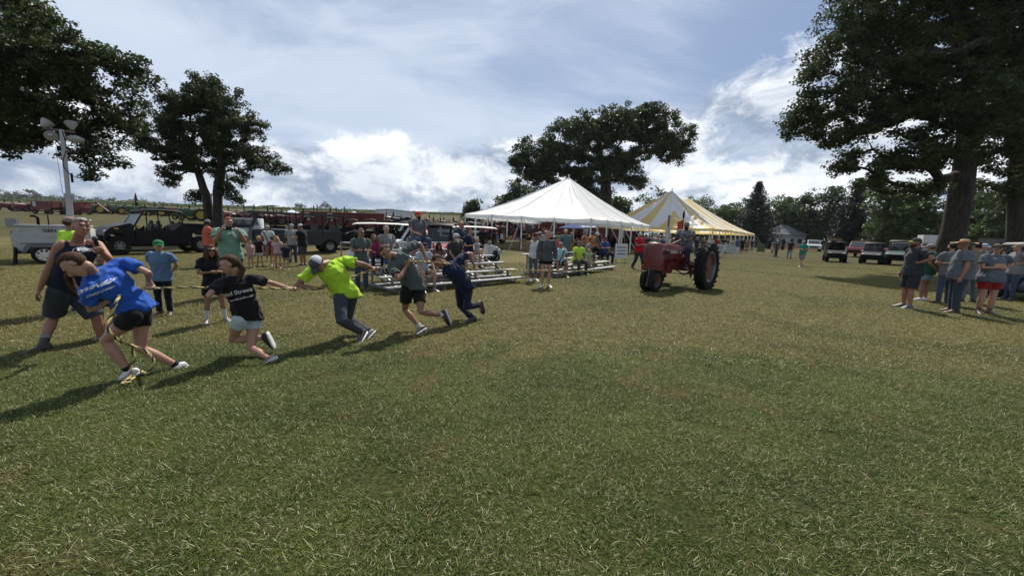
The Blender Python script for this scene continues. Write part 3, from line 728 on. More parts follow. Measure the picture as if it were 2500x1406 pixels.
def lerp(a, b, t): return a+(b-a)*t
class Person: pass
def make_person(J, label, H=1.72, girth=1.0, lv=1, skin_tone='light', top=None, bottom=None, hair=('brown', 'short'), hat=None, beard=None, shoes=((.03, .03, .03), 'sneaker'), socks=None,
                curl=(.5, .5), palm=(None, None), female=False, group=None, glasses=False, hold=None, seed=1, belt=None):
    s = H/1.75; vox = (.030, .019, .0125, .0085)[lv]; dec = (.6, .45, .42, .42)[lv]; cdec = (.6, .5, .5, .7)[lv]
    base = V((J['anL']+J['anR'])/2); base.z = gz(base.x, base.y); base = V((J['pelvis'].x, J['pelvis'].y, base.z))
    J = {k: (v-base if k not in ('hf', 'hu') else v) for k, v in J.items() if k != 'tail'} | ({'tail': J['tail']} if 'tail' in J else {})
    root = thing('person', label, 'person', base, group=group)
    pe = Person(); pe.root = root; pe.J = J; pe.base = base
    l = (J['shL']-J['shR']).normalized(); lh = (J['hipL']-J['hipR']).normalized(); ax = (J['neck']-J['pelvis']).normalized()
    fc = l.cross(ax).normalized(); fh = lh.cross(ax).normalized(); pe.f = fc; pe.l = l; pe.ax = ax; g = girth; k = s
    shw = (J['shL']-J['shR']).length/2
    T = (J['neck']-J['pelvis']).length
    bel = max(0, g-1.05)*.13
    def tors(pad, hem=.0, top_open=False):
        q = pad; wst = .128 if female else .140
        ch = J['chest']; wa = J['waist']; pv = J['pelvis']
        S = [(pv-ax*(.07*k+hem), lh*(.155*k*g+q), fh*(.115*k*g+q+bel*.5)),
             (pv, lh*((.172 if female else .162)*k*g+q), fh*(.122*k*g+q+bel)),
             (lerp(pv, wa, .6), (lh+l).normalized()*(wst*1.06*k*g+q), (fh+fc).normalized()*(.115*k*g+q+bel*1.3)),
             (wa, (lh+l*2).normalized()*(wst*k*g+q), fc*(.108*k*g+q+bel*1.2)),
             (lerp(wa, ch, .55), l*(.145*k*g**.7+q), fc*(.118*k*g**.8+q+bel*.6)),
             (ch+(fc*.006), l*(.152*k*g**.6+q), fc*(.122*k*g**.6+q)),
             (lerp(ch, J['neck'], .5), l*min(shw*.92, .155*k+q), fc*(.098*k*g**.5+q)),
             (lerp(ch, J['neck'], .80), l*(shw*.58+q*.6), fc*(.072*k+q*.7)),
             (lerp(ch, J['neck'], 1.0), l*(.072*k+q*.6), fc*(.056*k+q*.5))]
        return S
    B = MB(); B.loft(tors(0), 20, (.6, .3), .92)
    if female and H > 1.45:
        for sg in (-1, 1): B.ell(J['chest']+l*sg*.07*k+fc*.085*k-ax*.01, (.058*k, .058*k, .055*k), 10, 8)
    hdd = {}
    for S_ in ('L', 'R'):
        sh, el, wr = J['sh'+S_], J['el'+S_], J['wr'+S_]; ins = lerp(J['chest'], J['neck'], .6)
        ag = g**.5*(.86 if female else 1)
        B.tube([lerp(sh, ins, .55), lerp(sh, ins, .18), lerp(sh, el, .12), lerp(sh, el, .4), lerp(sh, el, .75), el, lerp(el, wr, .22), lerp(el, wr, .6), wr], [x*k*ag for x in (.056, .060, .055, .048, .042, .038, .041, .033, .0245)], 12, dome=True)
        hp, kn, an = J['hip'+S_], J['kn'+S_], J['an'+S_]; lg = g**.6*(1.03 if female else 1)
        kd = (kn-hp).normalized(); B.tube([lerp(hp, kn, .03), lerp(hp, kn, .15), lerp(hp, kn, .5), lerp(hp, kn, .85), kn+fh*.0, lerp(kn, an, .15), lerp(kn, an, .35), lerp(kn, an, .7), an], [x*k*lg for x in (.076, .087, .074, .057, .054, .051, .057, .042, .033)], 14, dome=True)
        to = J['to'+S_]; fd = (to-an); B.tube([an, lerp(an, to, .4), lerp(an, to, .72)], [.030*k, .026*k, .016*k], 8, dome=True)
        # hand
        d = (J['ha'+S_]-wr) if 'ha'+S_ in J else (wr-el); d = d.normalized(); i = 0 if S_ == 'L' else 1
        pn = palm[i]
        if pn is None: pn = (-l if S_ == 'L' else l)*.8+fc*.1
        sd = fc if abs(d.dot(fc)) < .8 else V((0, 0, 1))
        if lv >= 2 and 'sd'+S_ in J: sd = J['sd'+S_]
        fix_hand(B, wr+d*.01, d, V(pn), V(sd), curl[i], k*(.92 if female else 1)*(1.0 if lv > 1 else 1.12)); hdd[S_] = (wr, d)
    pe.hands = hdd
    # head
    hh = (.07*H+.108)/.23; c = J['head']; hu = J['hu'].normalized(); hf = (J['hf']-hu*J['hf'].dot(hu)).normalized(); hl = hu.cross(hf)
    Rm = Matrix((hl, hf, hu)).transposed()   # local x=left,y=forward,z=up
    def hp_(x, y, z): return c+(hl*x+hf*y+hu*z)*hh
    B.tube([lerp(J['chest'], J['neck'], .8), J['neck'], hp_(0, -.03, -.07)], [.062*k*g**.4, .053*k*g**.4, .050*hh], 12, dome=True)
    B.ell(hp_(0, -.012, .028), (.074*hh, .094*hh, .088*hh), 18, 14, Rm)
    B.loft([(hp_(0, .012, .04), hl*.068*hh, hf*.078*hh), (hp_(0, .018, -.01), hl*.066*hh, hf*.076*hh), (hp_(0, .028, -.055), hl*.056*hh, hf*.062*hh), (hp_(0, .042, -.09), hl*.038*hh, hf*.042*hh), (hp_(0, .055, -.108), hl*.020*hh, hf*.022*hh)], 14, (.6, .8))
    B.tube([hp_(0, .088, .018), hp_(0, .100, -.006), hp_(0, .112, -.027)], [.009*hh, .012*hh, .0145*hh], 8, dome=True)
    B.ell(hp_(0, .088, .034), (.050*hh, .014*hh, .010*hh), 10, 6, Rm)
    B.ell(hp_(0, .083, -.060), (.024*hh, .012*hh, .011*hh), 10, 6, Rm)
    for sg in (-1, 1):
        B.ell(hp_(sg*.073, -.012, -.004), (.010*hh, .018*hh, .030*hh), 8, 6, Rm)
        B.ell(hp_(sg*.040, .066, -.018), (.018*hh, .016*hh, .016*hh), 8, 6, Rm)
    if belt == 'hidden_legs': pass
    me = fuse(B, vox, 3, dec, .45); me.materials.append(skin(skin_tone)); me.shade_smooth(); obj('body', me, root)
    if lv >= 1:
        for sg in (-1, 1):
            e = MB(); e.ell(hp_(sg*.031, .0905, .014), (.0135*hh, .005*hh, .0055*hh), 8, 6, Rm); e.build('eye', DARK, root, fix=False)
        e = MB(); e.ell(hp_(0, .093, -.058), (.022*hh, .006*hh, .0042*hh), 8, 6, Rm); e.build('mouth', LIP, root, fix=False)
        for sg in (-1, 1):
            e = MB(); e.tube([hp_(sg*.015, .100, .032), hp_(sg*.034, .098, .038), hp_(sg*.050, .082, .032)], [.0035*hh]*3, 5); e.build('eyebrow', hairm(HC[hair[0]] if hair[1] != 'bald' else HC['brown']), root, fix=False)
    if glasses:
        e = MB()
        for sg in (-1, 1):
            e.ell(hp_(sg*.034, .098, .014), (.026*hh, .006*hh, .019*hh), 10, 6, Rm); e.tube([hp_(sg*.058, .095, .018), hp_(sg*.078, .0, .018)], .003*hh, 5)
        e.beam(hp_(-.012, .103, .018), hp_(.012, .103, .018), .004, .004); e.build('sunglasses', DARK, root, fix=False)
    # hair
    hc, hs = hair; HM = hairm(HC[hc])
    if hs != 'bald':
        nu, nv = (22, 14) if lv > 1 else (14, 9); hb = MB(); vs = []; fs = []
        for j in range(nv+1):
            th = math.pi*j/nv*(.80 if hs in ('long', 'ponytail', 'bun') else .70)
            for i in range(nu):
                ph = 2*math.pi*i/nu; x, y, z = math.sin(th)*math.sin(ph), math.sin(th)*math.cos(ph), math.cos(th)
                lim = .62+1.25*(1-math.cos(ph))/2*2
                fr = max(0, y)*max(0, (.62-z)) # front: hairline
                rr = 1.0
                if y > .05 and z < .56-.1*abs(x): rr = .80
                elif abs(x) > .75 and y > -.25 and z < .1: rr = .86
                no = noise.noise(V((x*4, y*4, z*4+seed)))*.05+(noise.noise(V((x*14, y*14, z*3+seed)))*.03)
                thick = 1.10 if hs != 'buzz' else 1.045
                vs.append(hp_(x*.076*(thick*rr+no), -.012+y*.096*(thick*rr+no), .028+z*.091*(thick*rr+no)))
        for j in range(nv):
            for i in range(nu): fs.append((j*nu+i, j*nu+(i+1) % nu, (j+1)*nu+(i+1) % nu, (j+1)*nu+i))
        hb.add(vs, fs)
        dn = V((0, 0, -1))
        if hs in ('long', 'longfront'):
            for q in range(13):
                a = math.pi*(.28+1.44*q/12); st = hp_(math.sin(a)*.078, -.012+math.cos(a)*.088, -.0)
                L = (.25+.04*math.sin(q*2.7))*k; w1 = st+dn*L*.5+(hl*math.sin(a)+hf*math.cos(a))*.02; w2 = st+dn*L+(hl*math.sin(a)+hf*math.cos(a))*.012+hl*.01*math.sin(q*5)
                hb.tube([hp_(math.sin(a)*.06, -.012+math.cos(a)*.07, .05), st, w1, w2], [.018, .026, .024, .007], 6, dome=True)
        if hs in ('ponytail', 'bun'):
            p0 = hp_(0, -.10, .045) if hs == 'ponytail' else hp_(0, -.085, .075)
            if hs == 'bun': hb.ell(p0, (.036*hh, .036*hh, .034*hh), 10, 8)
            else:
                sway = J.get('tail', None)
                tp = [hp_(0, -.075, .045), p0, p0-hf*.035+dn*.05, p0-hf*.02+dn*.15*k, p0+dn*.25*k] if sway is None else [hp_(0, -.075, .045), p0]+[V(x)-base for x in sway]
                n_ = len(tp); hb.tube(tp, [.020]+[.024, .034, .032, .026, .016, .008][:n_-2]+[.006], 9, dome=True)
        hb.build('hair', HM, root, smooth=70)
    if beard:
        b = MB(); b.loft([(hp_(0, .02, -.035), hl*.072*hh, hf*.074*hh), (hp_(0, .035, -.075), hl*.062*hh, hf*.068*hh), (hp_(0, .055, -.115), hl*.040*hh, hf*.045*hh), (hp_(0, .062, -.15), hl*.018*hh, hf*.02*hh)], 12, (0, .6))
        b.build('beard', hairm(HC[beard]), root)
    # hats
    if hat:
        kind, c1 = hat[0], hat[1]; c2 = hat[2] if len(hat) > 2 else c1
        hmm = cloth(c1); hm2 = cloth(c2)
        if kind in ('cap', 'visor', 'capback'):
            sgn = -1 if kind == 'capback' else 1; vs = []; fs = []; nu, nv = 20, 7
            if kind != 'visor':
                for j in range(nv+1):
                    th = math.pi*.5*j/nv*1.05
                    for i in range(nu):
                        ph = 2*math.pi*i/nu; x, y, z = math.sin(th)*math.sin(ph), math.sin(th)*math.cos(ph), math.cos(th)
                        vs.append(hp_(x*.088, -.010+y*.106, .040+max(z, 0)**.85*.088-(.012 if j == nv else 0)))
                fs = [(j*nu+i, j*nu+(i+1) % nu, (j+1)*nu+(i+1) % nu, (j+1)*nu+i) for j in range(nv) for i in range(nu)]
                if c2 != c1:
                    def isfront(f):
                        i = f[0] % nu; return (i <= 3 or i >= nu-4)
                    fr = [f for f in fs if isfront(f)]; bk = [f for f in fs if not isfront(f)]
                    cm = MB(); cm.add(vs, fs); o_ = cm.build('cap', hmm, root, fix=False, mats=[hmm, hm2])
                    for pi, f in enumerate(o_.data.polygons):
                        if not isfront(fs[pi]): f.material_index = 1
                else:
                    cm = MB(); cm.add(vs, fs); o_ = cm.build('cap', hmm, root, fix=False)
                cb = MB(); cb.ell(hp_(0, -.010, .128), (.008, .008, .006), 6, 4); cb.build('button', hmm, o_, fix=False)
            else:
                cm = MB(); cm.lathe(hp_(0, -.010, .035), hu, [(0, .098*hh), (0, .104*hh), (.035, .098*hh), (.035, .092*hh)], 18); o_ = cm.build('cap', hmm, root)
            vz = MB(); rings = []
            for j in range(6):
                t_ = j/5; y = .075+.085*t_; wd = .068*math.sqrt(max(.05, 1-(t_*.95)**2.4))
                row = []
                for i in range(9):
                    u_ = -1+i/4; row.append(hp_(u_*wd, sgn*(y+.018*(1-u_*u_)*.6), .042-.010*t_-.020*u_*u_))
                rings.append(row)
            top_ = [p+hu*.004 for r in rings for p in r]; bot = [p-hu*.003 for r in rings for p in r]; nn = 54
            ff = [(j*9+i, j*9+i+1, (j+1)*9+i+1, (j+1)*9+i) for j in range(5) for i in range(8)]
            fb = [tuple(reversed([x+nn for x in f])) for f in ff]
            edge = [i for i in range(9)]+[j*9+8 for j in range(1, 6)]+[45+i for i in range(7, -1, -1)]+[j*9 for j in range(4, 0, -1)]
            fe = [(edge[i], edge[i-1], edge[i-1]+nn, edge[i]+nn) for i in range(len(edge))]
            vz.add(top_+bot, ff+fb+fe); vz.build('peak', cloth(hat[3]) if len(hat) > 3 else hmm, o_ if o_ else root)
        elif kind in ('straw', 'brim'):
            cm = MB(); cm.lathe(hp_(0, -.008, .045), hu, [(0, .094*hh), (.045, .086*hh), (.085, .074*hh), (.100, .055*hh), (.088, .02*hh), (.086, 0)], 22); o_ = cm.build('hat_crown', hmm, root)
            vs = []; fs = []; nu = 26
            for j, rr in enumerate((.092, .130, .175, .222)):
                for i in range(nu):
                    a = 2*math.pi*i/nu; vs.append(hp_(math.sin(a)*rr, -.008+math.cos(a)*rr*1.05, .050+.10*(rr-.09)*math.cos(2*a)**2*abs(math.sin(a))*2-.008*math.sin(3*a+1)*j/3))
            n0 = len(vs); vs += [v-hu*.005 for v in vs]
            for j in range(3):
                for i in range(nu):
                    f = (j*nu+i, j*nu+(i+1) % nu, (j+1)*nu+(i+1) % nu, (j+1)*nu+i); fs.append(f); fs.append(tuple(reversed([x+n0 for x in f])))
            for i in range(nu): fs.append((3*nu+i, 3*nu+(i+1) % nu, 3*nu+(i+1) % nu+n0, 3*nu+i+n0))
            bm_ = MB(); bm_.add(vs, fs); bm_.build('brim', hmm, o_)
            bd = MB(); bd.lathe(hp_(0, -.008, .052), hu, [(0, .0965*hh), (0, .099*hh), (.036, .093*hh), (.036, .089*hh)], 22); bd.build('hat_band', hm2, o_)
    # clothes
    if top:
        tc, tk = top[0], top[1]; TM = top[2] if len(top) > 2 else cloth(tc)
        pad = .020+.008*(tk in ('tee', 'polo', 'hoodie'))*1.0; hem = {'tank': .02, 'tee': .04, 'polo': .05, 'long': .04, 'hoodie': .02, 'dress': .20}.get(tk, .04)*k
        S = tors(pad, hem); 
        if tk in ('tee', 'polo', 'hoodie', 'long'): S[0] = (S[0][0], S[0][1]*(1.07 if tk != 'hoodie' else .97), S[0][2]*1.10)
        M_ = MB()
        if tk == 'tank': S = S[:-1]; S[-1] = (S[-1][0], S[-1][1]*.92, S[-1][2])
        else: S[-1] = (S[-1][0]+ax*.008, S[-1][1], S[-1][2])
        M_.loft(S, 22, (0, .12), .9)
        if female and H > 1.45:
            for sg in (-1, 1): M_.ell(J['chest']+l*sg*.07*k+fc*.088*k-ax*.01, (.070*k, .070*k, .066*k), 10, 8)
        for S_ in ('L', 'R'):
            sh, el, wr = J['sh'+S_], J['el'+S_], J['wr'+S_]; ins = lerp(J['chest'], J['neck'], .55)
            if tk in ('tee', 'polo', 'dress'):
                e = lerp(sh, el, .62); r0 = .073*k*g**.45*(.88 if female else 1); M_.tube([lerp(sh, ins, .6), lerp(sh, ins, .15), lerp(sh, el, .15), lerp(sh, el, .4), e], [r0*.9, r0, r0*1.0, r0*.98, r0*1.06], 14)
            elif tk in ('long', 'hoodie'):
                q = .012 if tk == 'hoodie' else .006; r0 = (.064*k+q)*g**.4
                M_.tube([lerp(sh, ins, .6), sh, lerp(sh, el, .5), el, lerp(el, wr, .5), lerp(el, wr, .93)], [r0, r0*1.05, r0*.94, r0*.86, r0*.78, r0*.62], 12)
            elif tk == 'tank': M_.tube([lerp(sh, ins, .75), lerp(sh, ins, .22)], [.062*k, .060*k], 12)
        if tk == 'hoodie': M_.tube([J['neck']-fc*.05-ax*.01, J['neck']+l*.08-ax*.02, J['neck']+fc*.055-ax*.045, J['neck']-l*.08-ax*.02, J['neck']-fc*.05-ax*.01], .030*k, 8)
        me = fuse(M_, max(vox, .0125) if lv < 3 else .0115, 2, cdec, .5); wrinkle(me, (.022 if tk != 'tank' else .006)*(1 if lv > 0 else .6), 9/k, seed); me.materials.append(TM); me.shade_smooth(); pe.top = obj('dress' if tk == 'dress' else ('tank_top' if tk == 'tank' else ('sweatshirt' if tk in ('hoodie',) else 'shirt')), me, root)
    if bottom:
        bc, bk = bottom[0], bottom[1]; BM = cloth(bc)
        M_ = MB(); pv = J['pelvis']
        M_.loft([(pv-ax*.085*k, lh*(.15*k*g), fh*(.115*k*g)), (pv, lh*((.178 if female else .168)*k*g+.008), fh*(.128*k*g+.008+bel)), (lerp(pv, J['waist'], .55), lh*(.150*k*g+.008), fh*(.118*k*g+.006+bel))], 18, (.5, 0), .92)
        for S_ in ('L', 'R'):
            hp, kn, an = J['hip'+S_], J['kn'+S_], J['an'+S_]; lg = g**.6*k
            M_.ell(lerp(hp, kn, .03), (.094*lg, .094*lg, .094*lg), 14, 10)
            if bk in ('jeans', 'trousers'):
                w = 1.0 if bk == 'jeans' else 1.15
                M_.tube([lerp(hp, kn, -.04), lerp(hp, kn, .15), lerp(hp, kn, .5), lerp(hp, kn, .85), kn, lerp(kn, an, .2), lerp(kn, an, .55), lerp(kn, an, .97)], [x*lg*w for x in (.090, .102, .088, .072, .069, .066, .062, .060)], 14)
            elif bk == 'capri':
                M_.tube([lerp(hp, kn, -.04), lerp(hp, kn, .15), lerp(hp, kn, .5), kn, lerp(kn, an, .3), lerp(kn, an, .55)], [x*lg for x in (.090, .100, .084, .066, .066, .060)], 14)
            else:
                f = {'shorts': .38, 'midshorts': .62, 'kneeshorts': .95, 'skirt': .5}[bk]; fl = 1.18 if bk in ('kneeshorts', 'midshorts') else 1.06
                e = lerp(hp, kn, f) if f < .9 else lerp(hp, kn, f)
                M_.tube([lerp(hp, kn, -.04), lerp(hp, kn, .12), lerp(hp, kn, f*.55), e], [x*lg for x in (.092, .103, .098*fl*(1-.1*f), .093*fl*(1-.12*f))], 14)
        me = fuse(M_, max(vox, .0125) if lv < 3 else .0115, 2, cdec, .5); wrinkle(me, .008*(1 if lv > 0 else .5), 8/k, seed+5); me.materials.append(BM); me.shade_smooth()
        pe.bottom = obj({'jeans': 'jeans', 'trousers': 'trousers', 'capri': 'trousers', 'skirt': 'skirt'}.get(bk, 'shorts'), me, root)
    # feet
    for S_ in ('L', 'R'):
        an, to = J['an'+S_], J['to'+S_]; kn = J['kn'+S_]; sh_ax = (kn-an).normalized(); d = (to-an); d = (d-sh_ax*d.dot(sh_ax)*.0); d.normalize()
        # sole direction: forward d flattened against the shank, up vector u
        side = d.cross(sh_ax); side = side.normalized() if side.length > .1 else lh; up_ = side.cross(d).normalized()
        if up_.dot(sh_ax) < 0: up_ = -up_
        fL = .27*k; drop = .075*k
        hz = J.get('sole'+S_)
        # foot pitch: put the sole parallel to 'an->to' projected; toe joint lies near the ground
        sd = (to-(an-up_*0)).normalized()
        ud = (up_-sd*up_.dot(sd)).normalized()
        heel = an-sd*.055*k
        # rotate so the sole (not the line to the toe) is flat: toe sits lower than ankle by ~drop
        rot = Matrix.Rotation(math.atan2(drop*.55, fL*.65), 3, side); s1 = (rot @ sd); s2 = (Matrix.Rotation(-math.atan2(drop*.55, fL*.65), 3, side) @ sd)
        fw = s1 if s1.z > s2.z else s2
        if abs((to-an).normalized().z) > .8: fw = sd
        u3 = side.cross(fw).normalized(); u3 = u3 if u3.dot(sh_ax) > 0 else -u3
        heel = an-fw*.06*k-u3*.0; sc_, kind = shoes
        SMt = mat('shoe_%02d%02d%02d' % tuple(int(x*99) for x in sc_), sc_, .5, var=.15, vscale=30)
        wd = .047*k; M_ = MB()
        hts = ((0.00, .66, .070), (.04, .90, .098), (.085, .98, .100), (.13, 1.02, .078), (.19, 1.10, .054), (.24, 1.0, .038), (.275, .6, .028))
        if kind == 'boot': hts = ((0.00, .68, .095), (.04, .9, .13), (.085, .95, .13), (.125, 1.0, .075), (.19, 1.1, .054), (.24, 1.02, .046), (.28, .66, .034))
        bt = an-u3*drop
        M_.loft([(bt-fw*.065*k+fw*x*k+u3*h*k*.5, side*wd*w_, u3*h*k*.5) for x, w_, h in hts], 12, (.5, .5), .72)
        if kind == 'boot': M_.tube([an-u3*.02, an+sh_ax*.07*k, an+sh_ax*.12*k], [.045*k, .046*k, .048*k], 12)
        so = M_.build('boot' if kind == 'boot' else ('sandal' if kind == 'sandal' else 'shoe'), SMt, root, smooth=60)
        M_ = MB(); solec = (.03, .028, .025) if kind == 'boot' else (.6, .6, .58) if kind == 'sneaker' else (.08, .06, .05)
        M_.loft([(bt-fw*.065*k+fw*x*k+u3*(-.004+.0)*k, side*wd*w_*1.09, u3*.013*k) for x, w_, h in hts], 12, (.4, .4), .6)
        M_.build('sole', mat('sole_%s' % kind, solec, .7), so, smooth=60)
        if socks and lv:
            hgt = socks[1]; M_ = MB(); M_.tube([an-u3*.02, an+sh_ax*hgt*.5, an+sh_ax*hgt], [.040*k, .042*k, (.048 if hgt < .1 else .055)*k], 12); M_.build('sock', cloth(socks[0]), root)
    return pe

def two_bone(S, W, guess, a, b, eye):
    """joint between S and W with bone lengths a, b, as near as possible to the line of sight eye->guess"""
    d = (W-S); L = d.length
    if L > (a+b)*.995: return S+d*(a/(a+b))
    u = d/L; x = (a*a-b*b+L*L)/(2*L); r = math.sqrt(max(1e-8, a*a-x*x)); c = S+u*x
    v = (guess-c); v = v-u*v.dot(u); v = v.normalized() if v.length > 1e-5 else u.orthogonal().normalized(); w = u.cross(v); best = None
    e = (guess-eye).normalized()
    for i in range(72):
        t = 2*math.pi*i/72; p = c+(v*math.cos(t)+w*math.sin(t))*r; q = p-eye; dist = (q-e*q.dot(e)).length+.12*(p-guess).length
        if best is None or dist < best[0]: best = (dist, p)
    return best[1]
def proportion(J, H):
    eye = V((0, 0, EYE)); J = dict(J)
    for S_ in 'LR':
        J['el'+S_] = two_bone(J['sh'+S_], J['wr'+S_], J['el'+S_], .168*H, .150*H, eye)
        J['kn'+S_] = two_bone(J['hip'+S_], J['an'+S_], J['kn'+S_], .250*H, .232*H, eye)
    return J
def skel(pos, H, head, pose='stand', arms='down', lean=0, look=None, bend=None, spread=1.0, seat=None, twist=0, hscale=1.0, girth=1.0):
    """pos: feet (stand/walk) or seat point; head: degrees, 0 faces the camera side (-Y), 90 faces +X"""
    a = R(head); F = V((math.sin(a), -math.cos(a), 0)); L = V((0, 0, 1)).cross(F); Z = V((0, 0, 1)); J = {}; pos = V(pos)
    if pose == 'sit':
        pv = pos+Z*.085*H*1.0
    else: pv = pos+Z*.525*H
    tl = R(lean); U = (Z*math.cos(tl)+F*math.sin(tl)); Fu = (F*math.cos(tl)-Z*math.sin(tl))
    J['pelvis'] = pv; J['waist'] = pv+U*.085*H+F*.0; J['chest'] = pv+U*.20*H; J['neck'] = pv+U*.305*H+Fu*.005*H
    lk = R(look if look is not None else 0); hf = F*math.cos(lk)+L*math.sin(lk); hd = R(bend or 0)
    hu = Z*math.cos(hd*1)+hf*math.sin(hd)*1; hfw = hf*math.cos(hd)-Z*math.sin(hd)
    hu = (hu*.75+U*.25).normalized()
    J['head'] = J['neck']+hu*.075*H+hfw*.018*H+hu*.02; J['hu'] = hu; J['hf'] = hfw
    tw = R(twist); Ls = L*math.cos(tw)+F*math.sin(tw); Fs = F*math.cos(tw)-L*math.sin(tw)
    if not isinstance(arms, (tuple, list)): arms = (arms, arms)
    AR = {'down': ((.22, .0, -.97), (.03, .22, -.97)), 'hips': ((.78, -.30, -.55), (-.80, .42, -.42)), 'cross': ((.22, .30, -.92), (-.86, .46, .10)), 'front': ((.12, .22, -.95), (-.42, .88, .06)),
          'phone': ((.18, .62, -.74), (-.40, .40, .82)), 'behind': ((.22, -.42, -.88), (-.62, -.25, -.6)), 'lap': ((.14, .30, -.93), (-.34, .86, -.30)), 'knee': ((.10, .45, -.88), (-.1, .82, -.55)),
          'out': ((.6, .3, -.7), (.2, .9, .2)), 'wheel': ((.12, .62, -.76), (-.05, .96, -.05)), 'mic': ((.25, .25, -.93), (-.35, .45, .82)), 'swingf': ((.12, .42, -.9), (0, .75, -.6)), 'swingb': ((.14, -.42, -.9), (.0, -.15, -.97)), 'hold': ((.10, .15, -.97), (-.55, .8, .2))}
    for i, S_ in enumerate('LR'):
        o = Ls*(1 if S_ == 'L' else -1); sh = pv+U*.285*H+o*.112*H*girth**.35; J['sh'+S_] = sh
        e, w = AR[arms[i]]; fx = Fu if abs(lean) > 3 else Fs
        el = sh+(o*e[0]+fx*e[1]+U*e[2]).normalized()*.172*H; wr = el+(o*w[0]+fx*w[1]+Z*w[2]).normalized()*.148*H; J['el'+S_] = el; J['wr'+S_] = wr
        J['ha'+S_] = wr+(wr-el).normalized()*.08
        oh = L*(1 if S_ == 'L' else -1); hp = pv-Z*.03*H+oh*.054*H*girth**.5; J['hip'+S_] = hp
        sg = 1 if S_ == 'L' else -1
        if pose == 'stand':
            an = pos+oh*.062*H*spread+Z*.046*H; kn = lerp(hp, an, .49)+F*.012*H; to = an+(F*.93+oh*.3).normalized()*.10*H-Z*.033*H
        elif pose == 'walk':
            st = .15*H*sg; an = pos+oh*.04*H+F*st+Z*(.046*H if sg > 0 else .075*H); kn = lerp(hp, an, .49)+F*(.03*H if sg > 0 else .045*H); to = an+(F*.97).normalized()*.10*H-Z*(.030*H if sg > 0 else .055*H)
        elif pose == 'sit':
            ft = seat if seat is not None else pos-Z*.24*H
            kn = hp+(F*.95+oh*.20*spread-Z*.02).normalized()*.245*H; an = V((kn.x, kn.y, ft.z+.046*H))-F*.02*H*sg+F*.02*H; to = an+(F*.93+oh*.25).normalized()*.10*H-Z*.033*H
            d_ = (kn-an).length
        J['kn'+S_] = kn; J['an'+S_] = an; J['to'+S_] = to
    return J
def man(px, py, H, head, label, d=None, pose='stand', arms='down', seatz=None, lv=1, J2=None, **kw):
    """standing or walking figure whose feet are at a measured ground point; sitting figures get a seat point"""
    sk = {k: kw.pop(k) for k in ('lean', 'look', 'bend', 'spread', 'seat', 'twist') if k in kw}
    if isinstance(px, V): pos = px
    elif d is not None: pos = GX(px, d)
    else: pos = G(px, py)
    if seatz is not None: ft = V((pos.x, pos.y, pos.z)); pos = pos+V((0, 0, seatz)); sk.setdefault('seat', ft)
    J = skel(pos, H, head, pose, arms, girth=kw.get('girth', 1), **sk)
    global PN; PN += 1
    return make_person(J, label, H=H, lv=lv, seed=PN, **kw)
PN = 0
# ---------------------------------------------------------------- the rope team
def JP(**kw): return {k: (P(*v) if isinstance(v, tuple) else v) for k, v in kw.items()}
def sdir_(x, y, z): return (CR*x+CU*y-CF*z)    # a direction given as right, up, towards the viewer
def crop(cx0, cy0, s):
    return lambda x, y, d: (cx0+x/s, cy0+y/s, d)
DIRS = ('hf', 'hu')
def bones(J, nm):
    L = lambda a, b: (J[a]-J[b]).length
    print('BONES', nm, 'ua %.2f %.2f fa %.2f %.2f th %.2f %.2f sh %.2f %.2f torso %.2f shw %.2f head %.2f' % (L('shL', 'elL'), L('shR', 'elR'), L('elL', 'wrL'), L('elR', 'wrR'), L('hipL', 'knL'), L('hipR', 'knR'), L('knL', 'anL'), L('knR', 'anR'), L('pelvis', 'neck'), L('shL', 'shR'), L('neck', 'head')), 'feetz %.2f %.2f' % (J['anL'].z, J['anR'].z))
GRIPS = []
def team(J, nm, gripL, gripR, **kw):
    """gripL / gripR: points of the rope inside each hand; the wrist is moved so the fingers close on it"""
    rope_d = (V((1, 1, 0))).normalized(); palm = []
    for S_, gp in (('L', gripL), ('R', gripR)):
        if gp is None: palm.append(None); continue
        gp = P(*gp) if isinstance(gp, tuple) else gp; J = dict(J)
        d = (gp-J['el'+S_]).normalized(); n = rope_d.cross(d).normalized()
        if n.z < 0: n = -n                      # hand comes from below or the side: palm up towards the rope
        n = n if kw.get('over') is None else -n
        wr = gp-d*.092-n*.024; J['wr'+S_] = wr; J['ha'+S_] = wr+d*.1;  J['sd'+S_] = rope_d*(1 if S_ == 'R' else -1); palm.append(n); GRIPS.append(gp)
    kw.pop('over', None)
    J = proportion(J, kw['H']); bones(J, nm); return make_person(J, nm, curl=(1.15, 1.15), palm=tuple(palm), **kw)
def printed(pe, parent, s, m, centre, xd, yd, size, nd, name='print', mesh=None, **kw):
    """lettering pressed onto the cloth: every point is dropped along nd onto the shirt surface"""
    from mathutils.bvhtree import BVHTree
    sh = pe.top.data; bv = BVHTree.FromPolygons([v.co for v in sh.vertices], [p.vertices for p in sh.polygons])
    me = mesh if mesh else text2d(s, size, **kw); o = V(centre)-pe.base; x, y, n = V(xd).normalized(), V(yd).normalized(), V(nd).normalized()
    bm = bmesh.new(); bm.from_mesh(me); bmesh.ops.triangulate(bm, faces=bm.faces); bmesh.ops.subdivide_edges(bm, edges=[e for e in bm.edges if e.calc_length() > .02], cuts=1); bm.to_mesh(me); bm.free()
    for v in me.vertices:
        p = o+x*v.co.x+y*v.co.y; h = bv.ray_cast(p+n*.5, -n)
        v.co = (h[0]+n*.0035) if h[0] is not None else p
    me.materials.clear(); me.materials.append(m); me.update(); return obj(name, me, parent)
PRINT_W = mat('white_print', (.72, .74, .76), .7)

